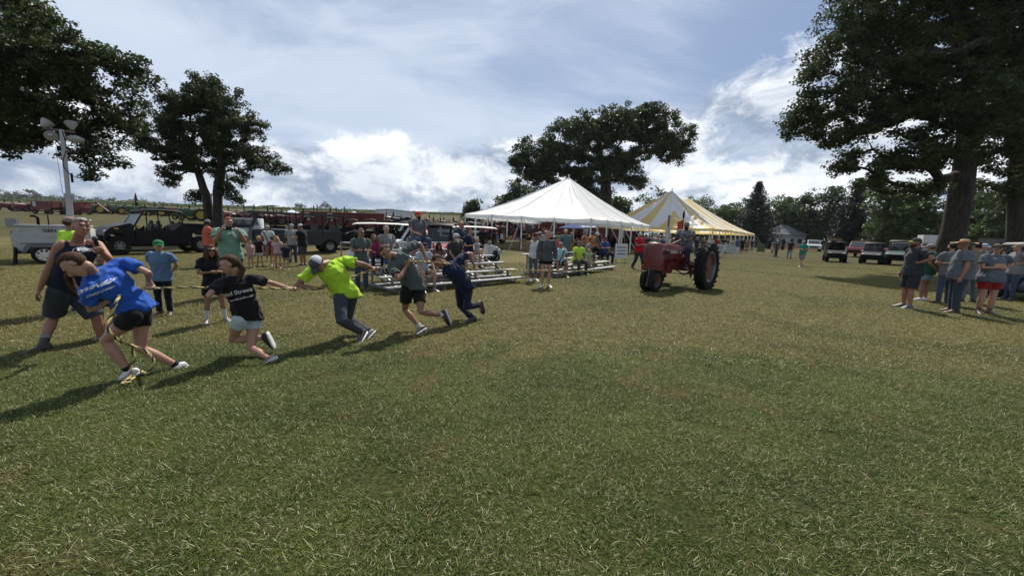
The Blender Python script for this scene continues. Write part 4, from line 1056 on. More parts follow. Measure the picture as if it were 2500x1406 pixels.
k = crop(100, 600, 3.905)
J = JP(head=k(325, 180, 3.62), neck=k(500, 265, 3.80), chest=k(625, 345, 3.86), waist=k(770, 450, 3.96), pelvis=k(895, 575, 4.05),
       shL=k(775, 150, 4.03), shR=k(440, 415, 3.68), elL=k(975, 225, 4.16), wrL=k(1040, 365, 4.20), elR=k(405, 600, 3.50), wrR=k(700, 450, 3.62),
       hipL=k(955, 625, 4.17), hipR=k(880, 660, 3.93), knR=k(615, 895, 3.72), anR=k(835, 1190, 3.98), toR=k(695, 1318, 3.92),
       knL=k(880, 985, 4.10), anL=k(1300, 1140, 4.32), toL=k(1215, 1255, 4.22), hf=sdir_(-.42, -.88, .18), hu=sdir_(-.72, .46, .42),
       )
J['tail'] = [P(*k(262, 300, 3.86)), P(*k(300, 380, 3.88)), P(*k(350, 440, 3.88)), P(*k(400, 480, 3.86))]
girl = team(J, 'girl in blue tee and black shorts leaning forward at the front end of the rope', k(1062, 405, 4.20), k(775, 440, 3.93), H=1.66, lv=3, female=True, skin_tone='light',
            top=((.022, .105, .46), 'tee'), bottom=((.010, .010, .012), 'shorts'), hair=('brown', 'ponytail'), shoes=((.50, .49, .48), 'sneaker'), socks=((.012, .012, .012), .05), seed=3)
pf = girl.f
cen = lerp(J['chest'], J['waist'], .30)+pf*.12
xd = V(P(*k(700, 370, 3.9))-P(*k(470, 500, 3.9))); yd = sdir_(.49, .86, .05)
sh_n = (sdir_(0, 0, 1)+pf*.6).normalized()
printed(girl, girl.top, 'DIVINE', PRINT_W, P(*k(545, 415, 3.8)), xd, yd, .085, sh_n, name='lettering', bold=.002)
printed(girl, girl.top, 'CHRIS CAMP', PRINT_W, P(*k(610, 445, 3.8)), xd, yd, .042, sh_n, name='lettering', bold=.001)
sq = MB(); sq.add([(-.042, -.042, 0), (.042, -.042, 0), (.042, .042, 0), (-.042, .042, 0)], [(0, 1, 2, 3)])
bm = bmesh.new(); me = sq.mesh('badge'); bm.from_mesh(me); bmesh.ops.subdivide_edges(bm, edges=bm.edges, cuts=4, use_grid_fill=True); bm.to_mesh(me); bm.free()
printed(girl, girl.top, '', PRINT_W, P(*k(660, 345, 3.8)), xd, yd, .1, sh_n, name='badge', mesh=me)
printed(girl, girl.top, '*', mat('blue_print', (.02, .10, .4), .7), P(*k(660, 352, 3.8)), xd, yd, .15, sh_n+sh_n*.0, name='lettering', bold=.002).location = sh_n*.002

k = crop(480, 600, 4.686)
J = JP(head=k(372, 215, 4.66), neck=k(445, 350, 4.72), chest=k(475, 480, 4.76), waist=k(525, 610, 4.80), pelvis=k(580, 765, 4.85),
       shR=k(285, 410, 4.60), shL=k(655, 380, 4.82), elR=k(105, 605, 4.52), wrR=k(200, 510, 4.6), elL=k(880, 430, 4.98), wrL=k(1085, 478, 5.12),
       hipR=k(510, 825, 4.74), hipL=k(655, 820, 4.94), knR=k(410, 1075, 4.55), anR=k(765, 1050, 4.92), toR=k(815, 1150, 4.96),
       knL=k(635, 1110, 4.78), anL=k(832, 1290, 4.67), toL=k(768, 1352, 4.58), hf=sdir_(-.80, -.42, .40), hu=sdir_(-.25, .90, .25))
J['tail'] = [P(*k(535, 270, 4.72)), P(*k(500, 340, 4.68)), P(*k(450, 440, 4.60))]
blk = team(J, 'pony tailed girl in black tee and pale denim shorts, second on the rope', k(1140, 492, 5.10), k(262, 478, 4.62), H=1.58, lv=3, female=True, skin_tone='light',
           top=((.012, .012, .014), 'tee'), bottom=((.50, .60, .62), 'shorts'), hair=('brown', 'ponytail'), shoes=((.02, .018, .02), 'sneaker'), seed=6)
n2 = (sdir_(0, 0, 1)+blk.f*.4).normalized(); xd = sdir_(.97, .24, 0); yd = sdir_(-.24, .97, 0)
printed(blk, blk.top, 'Maid Street', PRINT_W, P(*k(470, 535, 4.7)), xd, yd, .068, n2, name='lettering', shear=.35, bold=.0006)
printed(blk, blk.top, 'Brew Pub & Diner Co.', PRINT_W, P(*k(515, 600, 4.7)), xd, yd, .030, n2, name='lettering', shear=.35, bold=.0004)

k = crop(700, 480, 3.7)
J = JP(head=k(278, 612, 5.42), neck=k(370, 600, 5.62), chest=k(410, 680, 5.66), waist=k(470, 770, 5.74), pelvis=k(530, 865, 5.80),
       shR=k(225, 665, 5.48), shL=k(515, 580, 5.82), elR=k(105, 835, 5.36), wrR=k(290, 830, 5.5), elL=k(665, 605, 5.98), wrL=k(770, 640, 6.08),
       hipR=k(490, 885, 5.70), hipL=k(575, 880, 5.88), knR=k(462, 1050, 5.55), anR=k(675, 1215, 5.72), toR=k(645, 1300, 5.58),
       knL=k(535, 1070, 5.74), anL=k(740, 1225, 5.90), toL=k(700, 1305, 5.76), hf=sdir_(-.10, -.86, .50), hu=sdir_(-.28, .40, .86))
neon = team(J, 'puller in a neon yellow tee, jeans and a grey and white trucker cap', k(815, 648, 6.10), k(335, 812, 5.52), H=1.74, lv=3, skin_tone='tan', girth=1.12,
            top=((.46, .72, .04), 'tee'), bottom=((.055, .062, .075), 'jeans'), hair=('brown', 'short'), hat=('cap', (.075, .08, .09), (.60, .62, .64)), shoes=((.02, .02, .025), 'sneaker'), seed=9)

J = JP(head=k(895, 505, 5.98), neck=k(985, 535, 6.12), chest=k(1035, 600, 6.18), waist=k(1100, 700, 6.24), pelvis=k(1140, 790, 6.30),
       shR=k(945, 635, 6.02), shL=k(1105, 455, 6.32), elL=k(1200, 418, 6.46), wrL=k(1262, 560, 6.50), elR=k(1005, 745, 5.90), wrR=k(1080, 620, 6.0),
       hipR=k(1085, 820, 6.22), hipL=k(1190, 820, 6.38), knR=k(1065, 1000, 6.12), anR=k(1205, 1180, 6.26), toR=k(1150, 1240, 6.14),
       knL=k(1200, 1020, 6.22), anL=k(1405, 1070, 6.42), toL=k(1432, 1140, 6.42), hf=sdir_(.15, -.82, .52), hu=sdir_(-.62, .62, .45))
gry = team(J, 'lean puller in a grey green tee and black shorts with a mop of brown hair', k(1282, 592, 6.50), k(1118, 592, 6.06), H=1.76, lv=3, skin_tone='tan', girth=.94,
           top=((.085, .10, .095), 'tee'), bottom=((.012, .012, .014), 'midshorts'), hair=('brown', 'short'), shoes=((.015, .015, .018), 'sneaker'), socks=((.55, .55, .55), .06), seed=12)

J = JP(head=k(1365, 580, 6.82), neck=k(1450, 615, 6.96), chest=k(1500, 665, 7.02), waist=k(1560, 735, 7.10), pelvis=k(1600, 800, 7.18),
       shR=k(1440, 700, 6.86), shL=k(1570, 560, 7.16), elL=k(1645, 510, 7.30), wrL=k(1695, 630, 7.36), elR=k(1425, 760, 6.82), wrR=k(1468, 660, 6.9),
       hipR=k(1565, 830, 7.10), hipL=k(1640, 825, 7.26), knR=k(1565, 985, 6.98), anR=k(1672, 1095, 7.12), toR=k(1610, 1138, 7.02),
       knL=k(1620, 990, 7.16), anL=k(1738, 978, 7.32), toL=k(1756, 1050, 7.32), hf=sdir_(-.10, -.88, .45), hu=sdir_(-.66, .55, .50))
nvy = team(J, 'last puller on the rope in navy tee and dark jeans with short curly hair', k(1718, 655, 7.38), k(1478, 612, 6.92), H=1.62, lv=3, skin_tone='tan', girth=.98,
           top=((.010, .020, .055), 'tee'), bottom=((.010, .015, .030), 'jeans'), hair=('brown', 'short'), shoes=((.02, .018, .018), 'boot'), seed=15)

# rope: three twisted strands from the tractor to the first girl, then a slack tail on the grass
TR_HITCH = V((4.02, 11.55, .66))
def smooth_path(pts, n=8):
    out = []
    for i in range(len(pts)-1):
        p0 = pts[max(0, i-1)]; p1, p2 = pts[i], pts[i+1]; p3 = pts[min(len(pts)-1, i+2)]
        for q in range(n):
            t = q/n; out.append(.5*((2*p1)+(p2-p0)*t+(2*p0-5*p1+4*p2-p3)*t*t+(3*p1-p0-3*p2+p3)*t**3))
    out.append(pts[-1]); return out
def rope():
    root = thing('rope', 'yellow and black twisted rope stretched from the red tractor to the pulling team', 'rope', (0, 0, 0))
    g = sorted(GRIPS, key=lambda p: -(p.x+p.y)); taut = [TR_HITCH, lerp(TR_HITCH, g[0], .5)-V((0, 0, .02))]+g
    kk = crop(100, 600, 3.905)
    tail = [P(*kk(722, 530, 3.72)), P(*kk(680, 650, 3.68)), P(*kk(630, 760, 3.60)), P(*kk(680, 850, 3.62)), P(*kk(790, 930, 3.80)), P(*kk(880, 955, 3.86)), P(*kk(1000, 1000, 3.92)), P(*kk(1075, 1100, 3.90)),
            P(*kk(1010, 1210, 3.9)), G(340, 915)+V((0, 0, .05)), G(322, 935)+V((0, 0, .03)), G(300, 942)+V((0, 0, .03)), G(318, 928)+V((0, 0, .04)), P(*kk(860, 1140, 3.98)), P(*kk(890, 1060, 3.98)), P(*kk(850, 960, 3.98))]
    path = smooth_path(taut, 10)+smooth_path([g[-1]]+tail, 10)[1:]
    # resample evenly
    ds = [0]
    for a, b in zip(path, path[1:]): ds.append(ds[-1]+(b-a).length)
    N = int(ds[-1]/.013); pts = []; j = 0
    for i in range(N):
        s_ = ds[-1]*i/(N-1)
        while j < len(ds)-2 and ds[j+1] < s_: j += 1
        pts.append(path[j].lerp(path[j+1], (s_-ds[j])/max(1e-6, ds[j+1]-ds[j])))
    ym = mat('rope_yellow', (.50, .40, .16), .75, var=.2, vscale=80); bk = mat('rope_black', (.02, .018, .015), .8); y2 = mat('rope_tan', (.36, .27, .11), .8, var=.2, vscale=80)
    for q, mm in enumerate((ym, bk, y2)):
        tb = MB(); hp = []; u = None
        for i, p in enumerate(pts):
            d = (pts[min(N-1, i+1)]-pts[max(0, i-1)]).normalized(); u = d.orthogonal().normalized() if u is None else (u-d*u.dot(d)).normalized(); w = d.cross(u); a = 2*math.pi*(i*.013/.13+q/3)
            hp.append(p+(u*math.cos(a)+w*math.sin(a))*.0068)
        tb.tube(hp, .0080, 5); tb.build('strand', mm, root, fix=False, smooth=60)
rope()

# announcer, behind the first girl
k = crop(0, 450, 2.757)
J = JP(head=k(548, 290, 4.90), neck=k(520, 385, 4.95), chest=k(515, 465, 4.96), waist=k(480, 570, 5.0), pelvis=k(445, 665, 5.02),
       shR=k(405, 405, 4.86), shL=k(650, 395, 5.1), elR=k(312, 580, 4.85), wrR=k(268, 700, 4.80), elL=k(745, 520, 5.0), wrL=k(688, 462, 4.84),
       hipR=k(405, 700, 4.94), hipL=k(485, 705, 5.12), knR=k(358, 880, 4.80), anR=k(285, 1085, 4.80), toR=k(130, 1148, 4.62),
       knL=k(640, 885, 5.12), anL=k(700, 1075, 5.28), toL=k(676, 1118, 5.12), hf=sdir_(.88, -.10, .45), hu=sdir_(.05, .98, -.05))
J = proportion(J, 1.8); bones(J, 'announcer')
ann = make_person(J, 'grey haired announcer in a navy sleeveless shirt holding a microphone', H=1.80, lv=3, skin_tone='red', girth=1.12, top=((.012, .016, .035), 'tank'), bottom=((.040, .048, .060), 'kneeshorts'),
                  hair=('grey', 'buzz'), shoes=((.035, .022, .016), 'boot'), socks=((.25, .25, .25), .14), curl=(1.1, .35), palm=(V((-.3, -.4, .8)), None), seed=21)
n3 = (sdir_(0, 0, 1)+ann.f*.3).normalized()
printed(ann, ann.top, 'AMERICA', PRINT_W, P(*k(585, 442, 4.8)), sdir_(1, 0, 0), sdir_(0, 1, 0), .062, n3, name='lettering', bold=.001, spacing=1.15)
me = MB(); 
pts = [(math.cos(a)*.052, math.sin(a)*.038) for a in [math.pi*(i+.5)/4 for i in range(8)]]; ip = [(x*.86, y*.84) for x, y in pts]
me.add([(x, y, 0) for x, y in pts+ip], [(i, (i+1) % 8, (i+1) % 8+8, i+8) for i in range(8)])
printed(ann, ann.top, '', PRINT_W, P(*k(485, 445, 4.8)), sdir_(1, 0, 0), sdir_(0, 1, 0), .1, n3, name='emblem', mesh=me.mesh('e'))
printed(ann, ann.top, '*', PRINT_W, P(*k(485, 448, 4.8)), sdir_(1, 0, 0), sdir_(0, 1, 0), .09, n3, name='emblem')
# sunglasses pushed up on his hair
e = MB(); hl = ann.J['hu'].cross(ann.J['hf']).normalized(); hh = ann.J['head']
for s_ in (-1, 1): e.ell(hh+hl*.034*s_+ann.J['hf']*.075+ann.J['hu']*.095, (.028, .02, .012), 10, 6)
for s_ in (-1, 1): e.tube([hh+hl*.058*s_+ann.J['hf']*.07+ann.J['hu']*.09, hh+hl*.084*s_-ann.J['hf']*.03+ann.J['hu']*.04], .004, 5)
e.build('sunglasses', mat('mirror_glass', (.3, .3, .32), .08, metal=.8), ann.root)
mic = thing('microphone', 'black handheld microphone in the fist of the announcer', 'microphone', P(*k(665, 440, 4.78)))
a_ = P(*k(672, 470, 4.80))-mic.location; b_ = P(*k(640, 372, 4.76))-mic.location; d_ = (b_-a_).normalized()
e = MB(); e.tube([a_, b_-d_*.02], [.014, .022], 12); e.build('handle', mat('black_plastic', (.012, .012, .013), .35), mic)
e = MB(); e.ell(b_+d_*.012, (.030, .030, .034), 14, 10); e.build('grille', mat('dark_mesh', (.05, .05, .055), .3, metal=.7, bump=.5, bscale=400), mic)
# ---------------------------------------------------------------- vehicles and machines (local x forward, y left, z up)
RUB = mat('tyre_rubber', (.009, .009, .009), .85, spec=.2, bump=.3, bscale=60, var=.25, vscale=20, dirt=(.035, .030, .022))
BLK = mat('black_paint', (.004, .004, .005), .45, var=.2, vscale=5, spec=.22)
PLB = mat('black_plastic2', (.005, .005, .006), .6, spec=.15)
STL = mat('worn_steel', (.30, .30, .31), .35, metal=.8, var=.2, vscale=20)
RED = mat('tractor_red', (.105, .006, .006), .42, var=.18, vscale=7, dirt=(.10, .03, .02), coat=.15)
REDF = mat('faded_red', (.11, .014, .012), .6, var=.25, vscale=3, dirt=(.12, .05, .03))
GRN = mat('tractor_green', (.010, .055, .016), .45, var=.2, vscale=5)
YEL = mat('wheel_yellow', (.32, .24, .02), .45, var=.1)
WHT = mat('white_paint', (.50, .51, .51), .45, var=.05, vscale=3, dirt=(.55, .54, .50))
CRM = mat('cream_roof', (.60, .59, .54), .5, var=.05)
GRY = mat('grey_paint', (.22, .225, .23), .5, var=.1)
ALU = mat('aluminium', (.34, .35, .365), .42, metal=.6, var=.1, vscale=9, bump=.1)
GLS = mat('window_glass', (.03, .04, .045), .06, spec=.8)
def clear_glass():
    if 'clear' in MATS: return MATS['clear']
    M = bpy.data.materials.new('windscreen'); t = NT(nodes_of(M)); g = t.n('ShaderNodeBsdfGlossy', {0: (.8, .85, .9, 1), 'Roughness': .05}); tp = t.n('ShaderNodeBsdfTransparent', {0: (.55, .58, .58, 1)})
    fr = t.n('ShaderNodeFresnel', {0: 1.45}); mx = t.n('ShaderNodeMixShader', {0: t.math('MULTIPLY', fr.outputs[0], .55), 1: tp.outputs[0], 2: g.outputs[0]}); t.n('ShaderNodeOutputMaterial', {0: mx.outputs[0]}); MATS['clear'] = M; return M
CLR = clear_glass()
LEN = mat('lamp_lens', (.55, .57, .6), .12, spec=.9)
ORG = mat('orange_lens', (.75, .28, .04), .3)

def wheel(root, c, Rr, w, rim_r, rim_m, lugs=0, hub=True, spokes=0, name='wheel', dish=.3, nseg=28):
    c = V(c); a = V((0, 1, 0)); t = MB(); h = w/2; side = 1 if c.y >= 0 else -1
    t.lathe(c, a, [(-h*.72, rim_r), (-h*.95, rim_r+.18*(Rr-rim_r)), (-h, rim_r+.6*(Rr-rim_r)), (-h*.82, Rr*.985), (-h*.3, Rr), (h*.3, Rr), (h*.82, Rr*.985), (h, rim_r+.6*(Rr-rim_r)), (h*.95, rim_r+.18*(Rr-rim_r)), (h*.72, rim_r)], nseg, caps=False)
    if lugs:
        for i in range(lugs):
            for s in (-1, 1):
                a0 = 2*math.pi*(i+(.5 if s > 0 else 0))/lugs; a1 = a0+.55*2*math.pi/lugs*1.6
                p = c+V((math.cos(a0)*Rr*1.005, s*h*.98, math.sin(a0)*Rr*1.005)); q = c+V((math.cos(a1)*Rr*1.02, -s*.01, math.sin(a1)*Rr*1.02)); m_ = (p+q)/2; up = (m_-c); up.y = 0; up.normalize()
                t.beam(p, q, .042*Rr/.75, .05*Rr/.75, up)
    ty = t.build(name, RUB, root, smooth=35)
    r = MB(); r.lathe(c, a, [(-h*.74, rim_r*1.02), (-h*.74, rim_r*.94), (0, rim_r*.90), (h*.74, rim_r*.94), (h*.74, rim_r*1.02)], nseg, caps=False); nb = len(r.f)
    dd = side*h*dish; r.lathe(c+a*dd, a*side, [(-.015, rim_r*.9), (.01, rim_r*.88), (.01, rim_r*.36), (.05, rim_r*.28), (.05, 0.01)] if not spokes else [(-.02, rim_r*.42), (.02, rim_r*.40), (.05, rim_r*.25), (.05, .01)], 20)
    if spokes:
        for i in range(spokes):
            an = 2*math.pi*i/spokes; r.beam(c+a*(dd+side*.03)+V((math.cos(an), 0, math.sin(an)))*rim_r*.2, c+a*(dd+side*.03)+V((math.cos(an), 0, math.sin(an)))*rim_r*.95, rim_r*.26, .02, a)
    rm = r.build('rim', rim_m, ty, smooth=35, mats=[rim_m, STL if rim_m is RED else rim_m])
    for i in range(nb): rm.data.polygons[i].material_index = 1
    return ty

def farm_tractor(label, loc, rz, paint=RED, rimc=None, detail=True, group=None, canopy=False, narrow=True, scale=1.0, name='farm_tractor'):
    t = thing(name, label, 'tractor', loc, rz, group); t.scale = (scale,)*3
    rimc = rimc or paint
    b = MB()
    # hood: rounded shell with a tapering nose
    rings = []
    for x, w, z0, z1 in ((.52, .26, .98, 1.40), (.75, .27, .98, 1.44), (1.5, .265, 1.0, 1.47), (1.98, .262, 1.0, 1.49)):
        prof = [(-w, z0), (-w, z0+(z1-z0)*.55), (-w*.88, z0+(z1-z0)*.85), (-w*.55, z1), (w*.55, z1), (w*.88, z0+(z1-z0)*.85), (w, z0+(z1-z0)*.55), (w, z0)]
        rings.append([V((x, y, z)) for y, z in prof])
    b.ring_loft(rings); hood = b.build('hood', paint, t, smooth=45)
    b = MB(); rings = []
    for x, w, z0, z1 in ((1.97, .275, .80, 1.50), (2.16, .275, .78, 1.515), (2.24, .25, .78, 1.50), (2.275, .20, .80, 1.45)):
        prof = [(-w, z0), (-w, z1-.16), (-w*.85, z1-.05), (-w*.5, z1), (w*.5, z1), (w*.85, z1-.05), (w, z1-.16), (w, z0)]
        rings.append([V((x, y, z)) for y, z in prof])
    b.ring_loft(rings); gr = b.build('grille_shell', paint, t, smooth=50)
    if detail:
        for i in range(9):
            s = MB(); s.box((2.279, 0, .90+i*.055), (.014, .36, .022)); s.build('louvre', mat('dark_red', (.10, .008, .008), .5), gr, smooth=0)
        s = MB(); s.box((2.276, 0, 1.45), (.03, .10, .03)); s.build('emblem', STL, gr)
        for sg in (-1, 1):
            text_obj('lettering', 'FARMALL', mat('script_silver', (.65, .62, .58), .5), hood, (1.28, sg*.272, 1.22), (-sg, 0, 0), (0, 0, 1), .15, bold=.002)
            text_obj('lettering', 'H', mat('script_silver', (.65, .62, .58), .5), hood, (.80, sg*.276, 1.20), (-sg, 0, 0), (0, 0, 1), .13, bold=.002)
    dk = mat('engine_red', (.16, .014, .012), .55, var=.4, vscale=12, dirt=(.03, .015, .012)) if paint is RED else mat('engine_green', (.012, .05, .016), .6, var=.3)
    b = MB(); b.box((1.35, 0, .82), (1.0, .30, .36)); b.box((1.35, 0, .60), (.85, .24, .16)); b.box((1.2, .17, .88), (.5, .07, .12)); b.cyl((1.62, .17, .72), (1.62, .27, .72), .06, 12); b.cyl((1.0, -.16, .75), (1.0, -.28, .75), .07, 12)
    for i in range(4): b.cyl((1.05+i*.2, .15, .93), (1.05+i*.2, .24, .90), .025, 8)
    b.build('engine', dk, t, bevel=.012)
    b = MB(); b.box((.45, 0, .82), (.9, .34, .36)); b.box((.05, 0, .80), (.42, .42, .46)); b.tube([(0, -.78, .75), (0, .78, .75)], .085, 14)
    for sg in (-1, 1): b.lathe((0, sg*.16, .78), (0, sg, 0), [(0, .24), (.10, .22), (.14, .13), (.3, .10)], 16)
    b.build('rear_housing', paint, t, bevel=.012)
    b = MB()
    for sg in (-1, 1): b.beam((.7, sg*.20, .78), (2.2, sg*.20, .80), .05, .12)
    b.box((2.10, 0, .74), (.30, .62, .12)); b.cyl((2.12, 0, .70), (2.12, 0, .38), .06, 12); b.box((-.38, 0, .45), (.5, .09, .04)); b.beam((-.2, -.3, .42), (-.2, .3, .42), .06, .03)
    b.build('frame', paint, t, bevel=.008)
    for sg in (-1, 1):
        wheel(t, (0, sg*.86, .75), .75, .34, .50, rimc, lugs=22 if detail else 14, dish=.2, nseg=32 if detail else 18)
        if narrow: wheel(t, (2.14, sg*.135, .36), .36, .17, .21, rimc, dish=-.1, nseg=24 if detail else 14)
        else:
            wheel(t, (2.0, sg*.62, .36), .36, .18, .2, rimc, dish=.2, nseg=14)
    if not narrow:
        b = MB(); b.beam((2.0, -.6, .42), (2.0, .6, .42), .08, .1); b.build('front_axle', paint, t)
    b = MB(); b.tube([(1.25, 0, 1.46), (1.25, 0, 1.56), (1.25, 0, 1.57), (1.25, 0, 1.98), (1.25, 0, 1.985)], [.035, .035, .075, .075, .03], 16); b.build('muffler', ALU if detail else PLB, t)
    b = MB(); b.tube([(1.25, 0, 1.98), (1.25, 0, 2.36)], .032, 12); b.build('exhaust_pipe', mat('exhaust', (.12, .115, .11), .6, metal=.5, dirt=(.10, .05, .03)), t)
    b = MB(); b.beam((.95, .05, 1.47), (.28, .05, 1.60), .035, .035); b.box((.62, 0, 1.44), (.12, .12, .12)); b.build('steering_rod', paint, t)
    b = MB(); b.torus((.24, .05, 1.62), (.95, 0, -.45), .20, .014, 24, 8)
    for i in range(3):
        an = 2*math.pi*i/3; u = V((.95, 0, -.45)).normalized().orthogonal().normalized(); w = V((.95, 0, -.45)).normalized().cross(u); b.beam((.24, .05, 1.62), V((.24, .05, 1.62))+(u*math.cos(an)+w*math.sin(an))*.2, .016, .016)
    b.build('steering_wheel', PLB, t)
    b = MB(); b.loft([((-.32, 0, 1.12), V((.0, .16, 0)), V((.14, 0, 0))), ((-.32, 0, 1.18), V((0, .23, 0)), V((.19, 0, 0)))], 16, (.3, .1)); b.beam((-.30, 0, .95), (-.32, 0, 1.12), .06, .04); b.beam((-.50, 0, 1.18), (-.54, 0, 1.34), .34, .03, V((1, 0, 0))); b.build('seat', mat('seat_red', (.20, .02, .02), .5), t, smooth=50)
    b = MB(); b.box((.15, .30, .66), (.5, .24, .025)); b.box((.15, -.30, .66), (.5, .24, .025)); b.build('platform', dk, t)
    if detail:
        b = MB(); b.lathe((1.95, .36, 1.22), (1, 0, 0), [(-.09, .02), (-.06, .06), (.0, .075), (.012, .07), (.012, .0)], 16); b.lathe((1.95, -.36, 1.22), (1, 0, 0), [(-.09, .02), (-.06, .06), (.0, .075), (.012, .07), (.012, .0)], 16); b.beam((1.93, -.36, 1.20), (1.93, .36, 1.20), .02, .02)
        # levers, cultivator brackets, hose under the belly
        b.beam((.35, .22, 1.0), (.30, .26, 1.45), .015, .015); b.beam((.42, -.2, 1.0), (.40, -.26, 1.40), .015, .015)
        b.tube([(.9, .25, .62), (.6, .38, .46), (.3, .42, .55), (.15, .38, .72)], .02, 7); b.box((.2, .45, .56), (.16, .14, .16)); b.beam((.2, .45, .36), (.2, .45, .72), .05, .03); b.tube([(.25, .50, .46), (.5, .56, .52), (.55, .48, .7)], .013, 6)
        b.build('fittings', mat('greasy_iron', (.05, .03, .028), .5, metal=.4), t)
        b = MB(); b.box((1.72, .285, .74), (.20, .06, .20)); b.box((.95, .26, 1.02), (.10, .08, .30)); b.build('radiator_side', paint, t, bevel=.01)
    if canopy:
        b = MB(); b.box((-.05, 0, 2.35), (1.5, 1.4, .06)); b.build('canopy', GRN if paint is GRN else WHT, t, bevel=.02)
        for sg in (-1, 1):
            b = MB(); b.beam((-.4, sg*.45, 1.0), (-.35, sg*.55, 2.33), .05, .05); b.build('canopy_post', PLB, t)
    return t

def panel(b, pts, th, n):      # thin slab through 4 points
    n = V(n)*th/2; vs = [V(p)+n for p in pts]+[V(p)-n for p in pts]; k = len(pts)
    b.add(vs, [tuple(range(k)), tuple(reversed(range(k, 2*k)))]+[(i, (i+1) % k+0, (i+1) % k+k, i+k) for i in range(k)])
def side_by_side(label, loc, rz, crew=False, roof=True, paint=None, group=None, wind=True, bed=True, name='utility_vehicle', roofm=None, cat='utility cart'):
    t = thing(name, label, cat, loc, rz, group); paint = paint or BLK; L = .85 if crew else 0   # extra length behind the front seat
    fx, rx = 1.30, -1.02-L; H = 1.98
    zz = (lambda pr: [(x, z if z < .5 else .46+(z-.46)*1.32) for x, z in pr]) if crew else (lambda pr: pr)
    low = mat('utv_lower', (.005, .005, .006), .7, spec=.15)
    b = MB(); prof = [(1.78, .62), (1.72, .86), (1.50, 1.00), (.86, 1.14), (.74, 1.10), (.70, .50), (.95, .42), (1.0, .72), (1.30, .83), (1.62, .74), (1.70, .56)]
    for s in (-1, 1): pass
    b.prism(zz(prof), -.70, .70); b.build('hood', paint, t, bevel=.02)
    b = MB(); b.box((1.74, 0, .66), (.14, 1.05, .36)); b.beam((1.84, -.5, .55), (1.84, .5, .55), .05, .06); b.beam((1.84, -.35, .75), (1.84, .35, .75), .04, .04)
    for s in (-1, 1): b.beam((1.84, s*.35, .50), (1.84, s*.35, .78), .04, .04)
    b.build('bumper', low, t, bevel=.01)
    for s in (-1, 1):
        b = MB(); b.ell((1.66, s*.52, 1.0 if crew else .88), (.07, .13, .05), 12, 8); b.build('headlight', LEN, t)
        if crew: b = MB(); b.box((1.34, s*.708, 1.12), (.15, .02, .05)); b.build('marker', ORG, t)
    # floor, doors, body sides
    b = MB(); b.box(((.75+rx+.45)/2, 0, .42), (.75-rx-.45, 1.30, .14)); b.build('floor', low, t, bevel=.02)
    nd = 2 if crew else 1; x1 = .70
    for s in (-1, 1):
        for k in range(nd):
            x0 = x1-.86 if k == 0 else x1-.86*2; xa = x1-.86*k; b = MB()
            b.prism(zz([(xa-.01, .46), (xa-.01, 1.02), (xa-.3, .90), (xa-.62, .92), (xa-.85, 1.08), (xa-.85, .46)]), s*.70-.02, s*.70+.02); b.build('door', paint, t, bevel=.012)
    xb = x1-.86*nd
    b = MB(); b.prism(zz([(xb, .46), (xb, 1.10), (xb-.20, 1.12), (rx-.55, 1.08), (rx-.60, .80), (rx-.42, .74), (rx-.3, .84), (rx, .92), (rx+.3, .84), (rx+.45, .5)]), -.72, .72); b.build('rear_body', paint, t, bevel=.02)
    zb = .18 if crew else 0
    b = MB(); b.box((rx-.05, 0, 1.20+zb), (.95, 1.34, .04))
    for s in (-1, 1): b.box((rx-.05, s*.68, 1.15+zb), (1.0, .05, .16))
    b.build('cargo_bed', low, t, bevel=.01)
    for k in range(2 if crew else 1):
        for s in ((-.38, .38) if True else ()):
            b = MB(); b.box((.02-.86*k, s, .76), (.48, .52, .16)); b.box((-.26-.86*k, s, 1.08), (.14, .50, .56), Matrix.Rotation(-.2, 3, 'Y')); b.box((-.31-.86*k, s, 1.42), (.10, .28, .16)); b.build('seat', mat('seat_vinyl', (.03, .03, .034), .6), t, bevel=.03)
    # cage
    b = MB(); r = .026
    for s in (-1, 1):
        b.tube([(.78, s*.66, 1.08), (.30, s*.60, 1.88), (.20, s*.59, 1.93), (xb+.1, s*.59, 1.95), (xb-.12, s*.62, 1.86), (xb-.22, s*.66, 1.1)], r, 8)
        if crew: b.tube([(xb+.80, s*.60, 1.93), (xb+.78, s*.66, .9)], r, 8)
    for x, z in ((.26, 1.92), (xb+.05, 1.95), (xb-.2, 1.35)): b.tube([(x, -.6, z), (x, .6, z)], r, 8)
    b.build('roll_cage', PLB, t)
    if roof:
        b = MB(); rings = []
        for x, z in ((.42, 1.88), (.28, 1.97), (-.2, 2.02), (xb+.2, 2.02), (xb-.2, 1.96)):
            rings.append([V((x, -.68, z-.05)), V((x, -.60, z)), V((x, 0, z+.02)), V((x, .60, z)), V((x, .68, z-.05)), V((x, .6, z-.07)), V((x, 0, z-.05)), V((x, -.6, z-.07))])
        b.ring_loft(rings); b.build('roof', roofm or PLB, t, smooth=50)
    if wind:
        b = MB(); panel(b, [(.80, -.60, 1.12), (.80, .60, 1.12), (.33, .55, 1.86), (.33, -.55, 1.86)], .012, (.8, 0, .5)); b.build('windscreen', CLR, t, smooth=0)
        b = MB()
        for s in (-1, 1): b.beam((.82, s*.62, 1.10), (.32, s*.56, 1.90), .05, .03)
        b.build('windscreen_frame', STL if crew else PLB, t)
    b = MB(); b.torus((.42, .36, 1.12), (.8, 0, -.6), .17, .015, 20, 7); b.tube([(.42, .36, 1.12), (.70, .36, .95)], .02, 7); b.build('steering_wheel', PLB, t)
    for x in (fx, rx):
        for s in (-1, 1): wheel(t, (x, s*.66, .40 if crew else .36), .40 if crew else .36, .28, .19, GRY if crew else PLB, lugs=14, dish=.35, spokes=6, nseg=22)
    return t

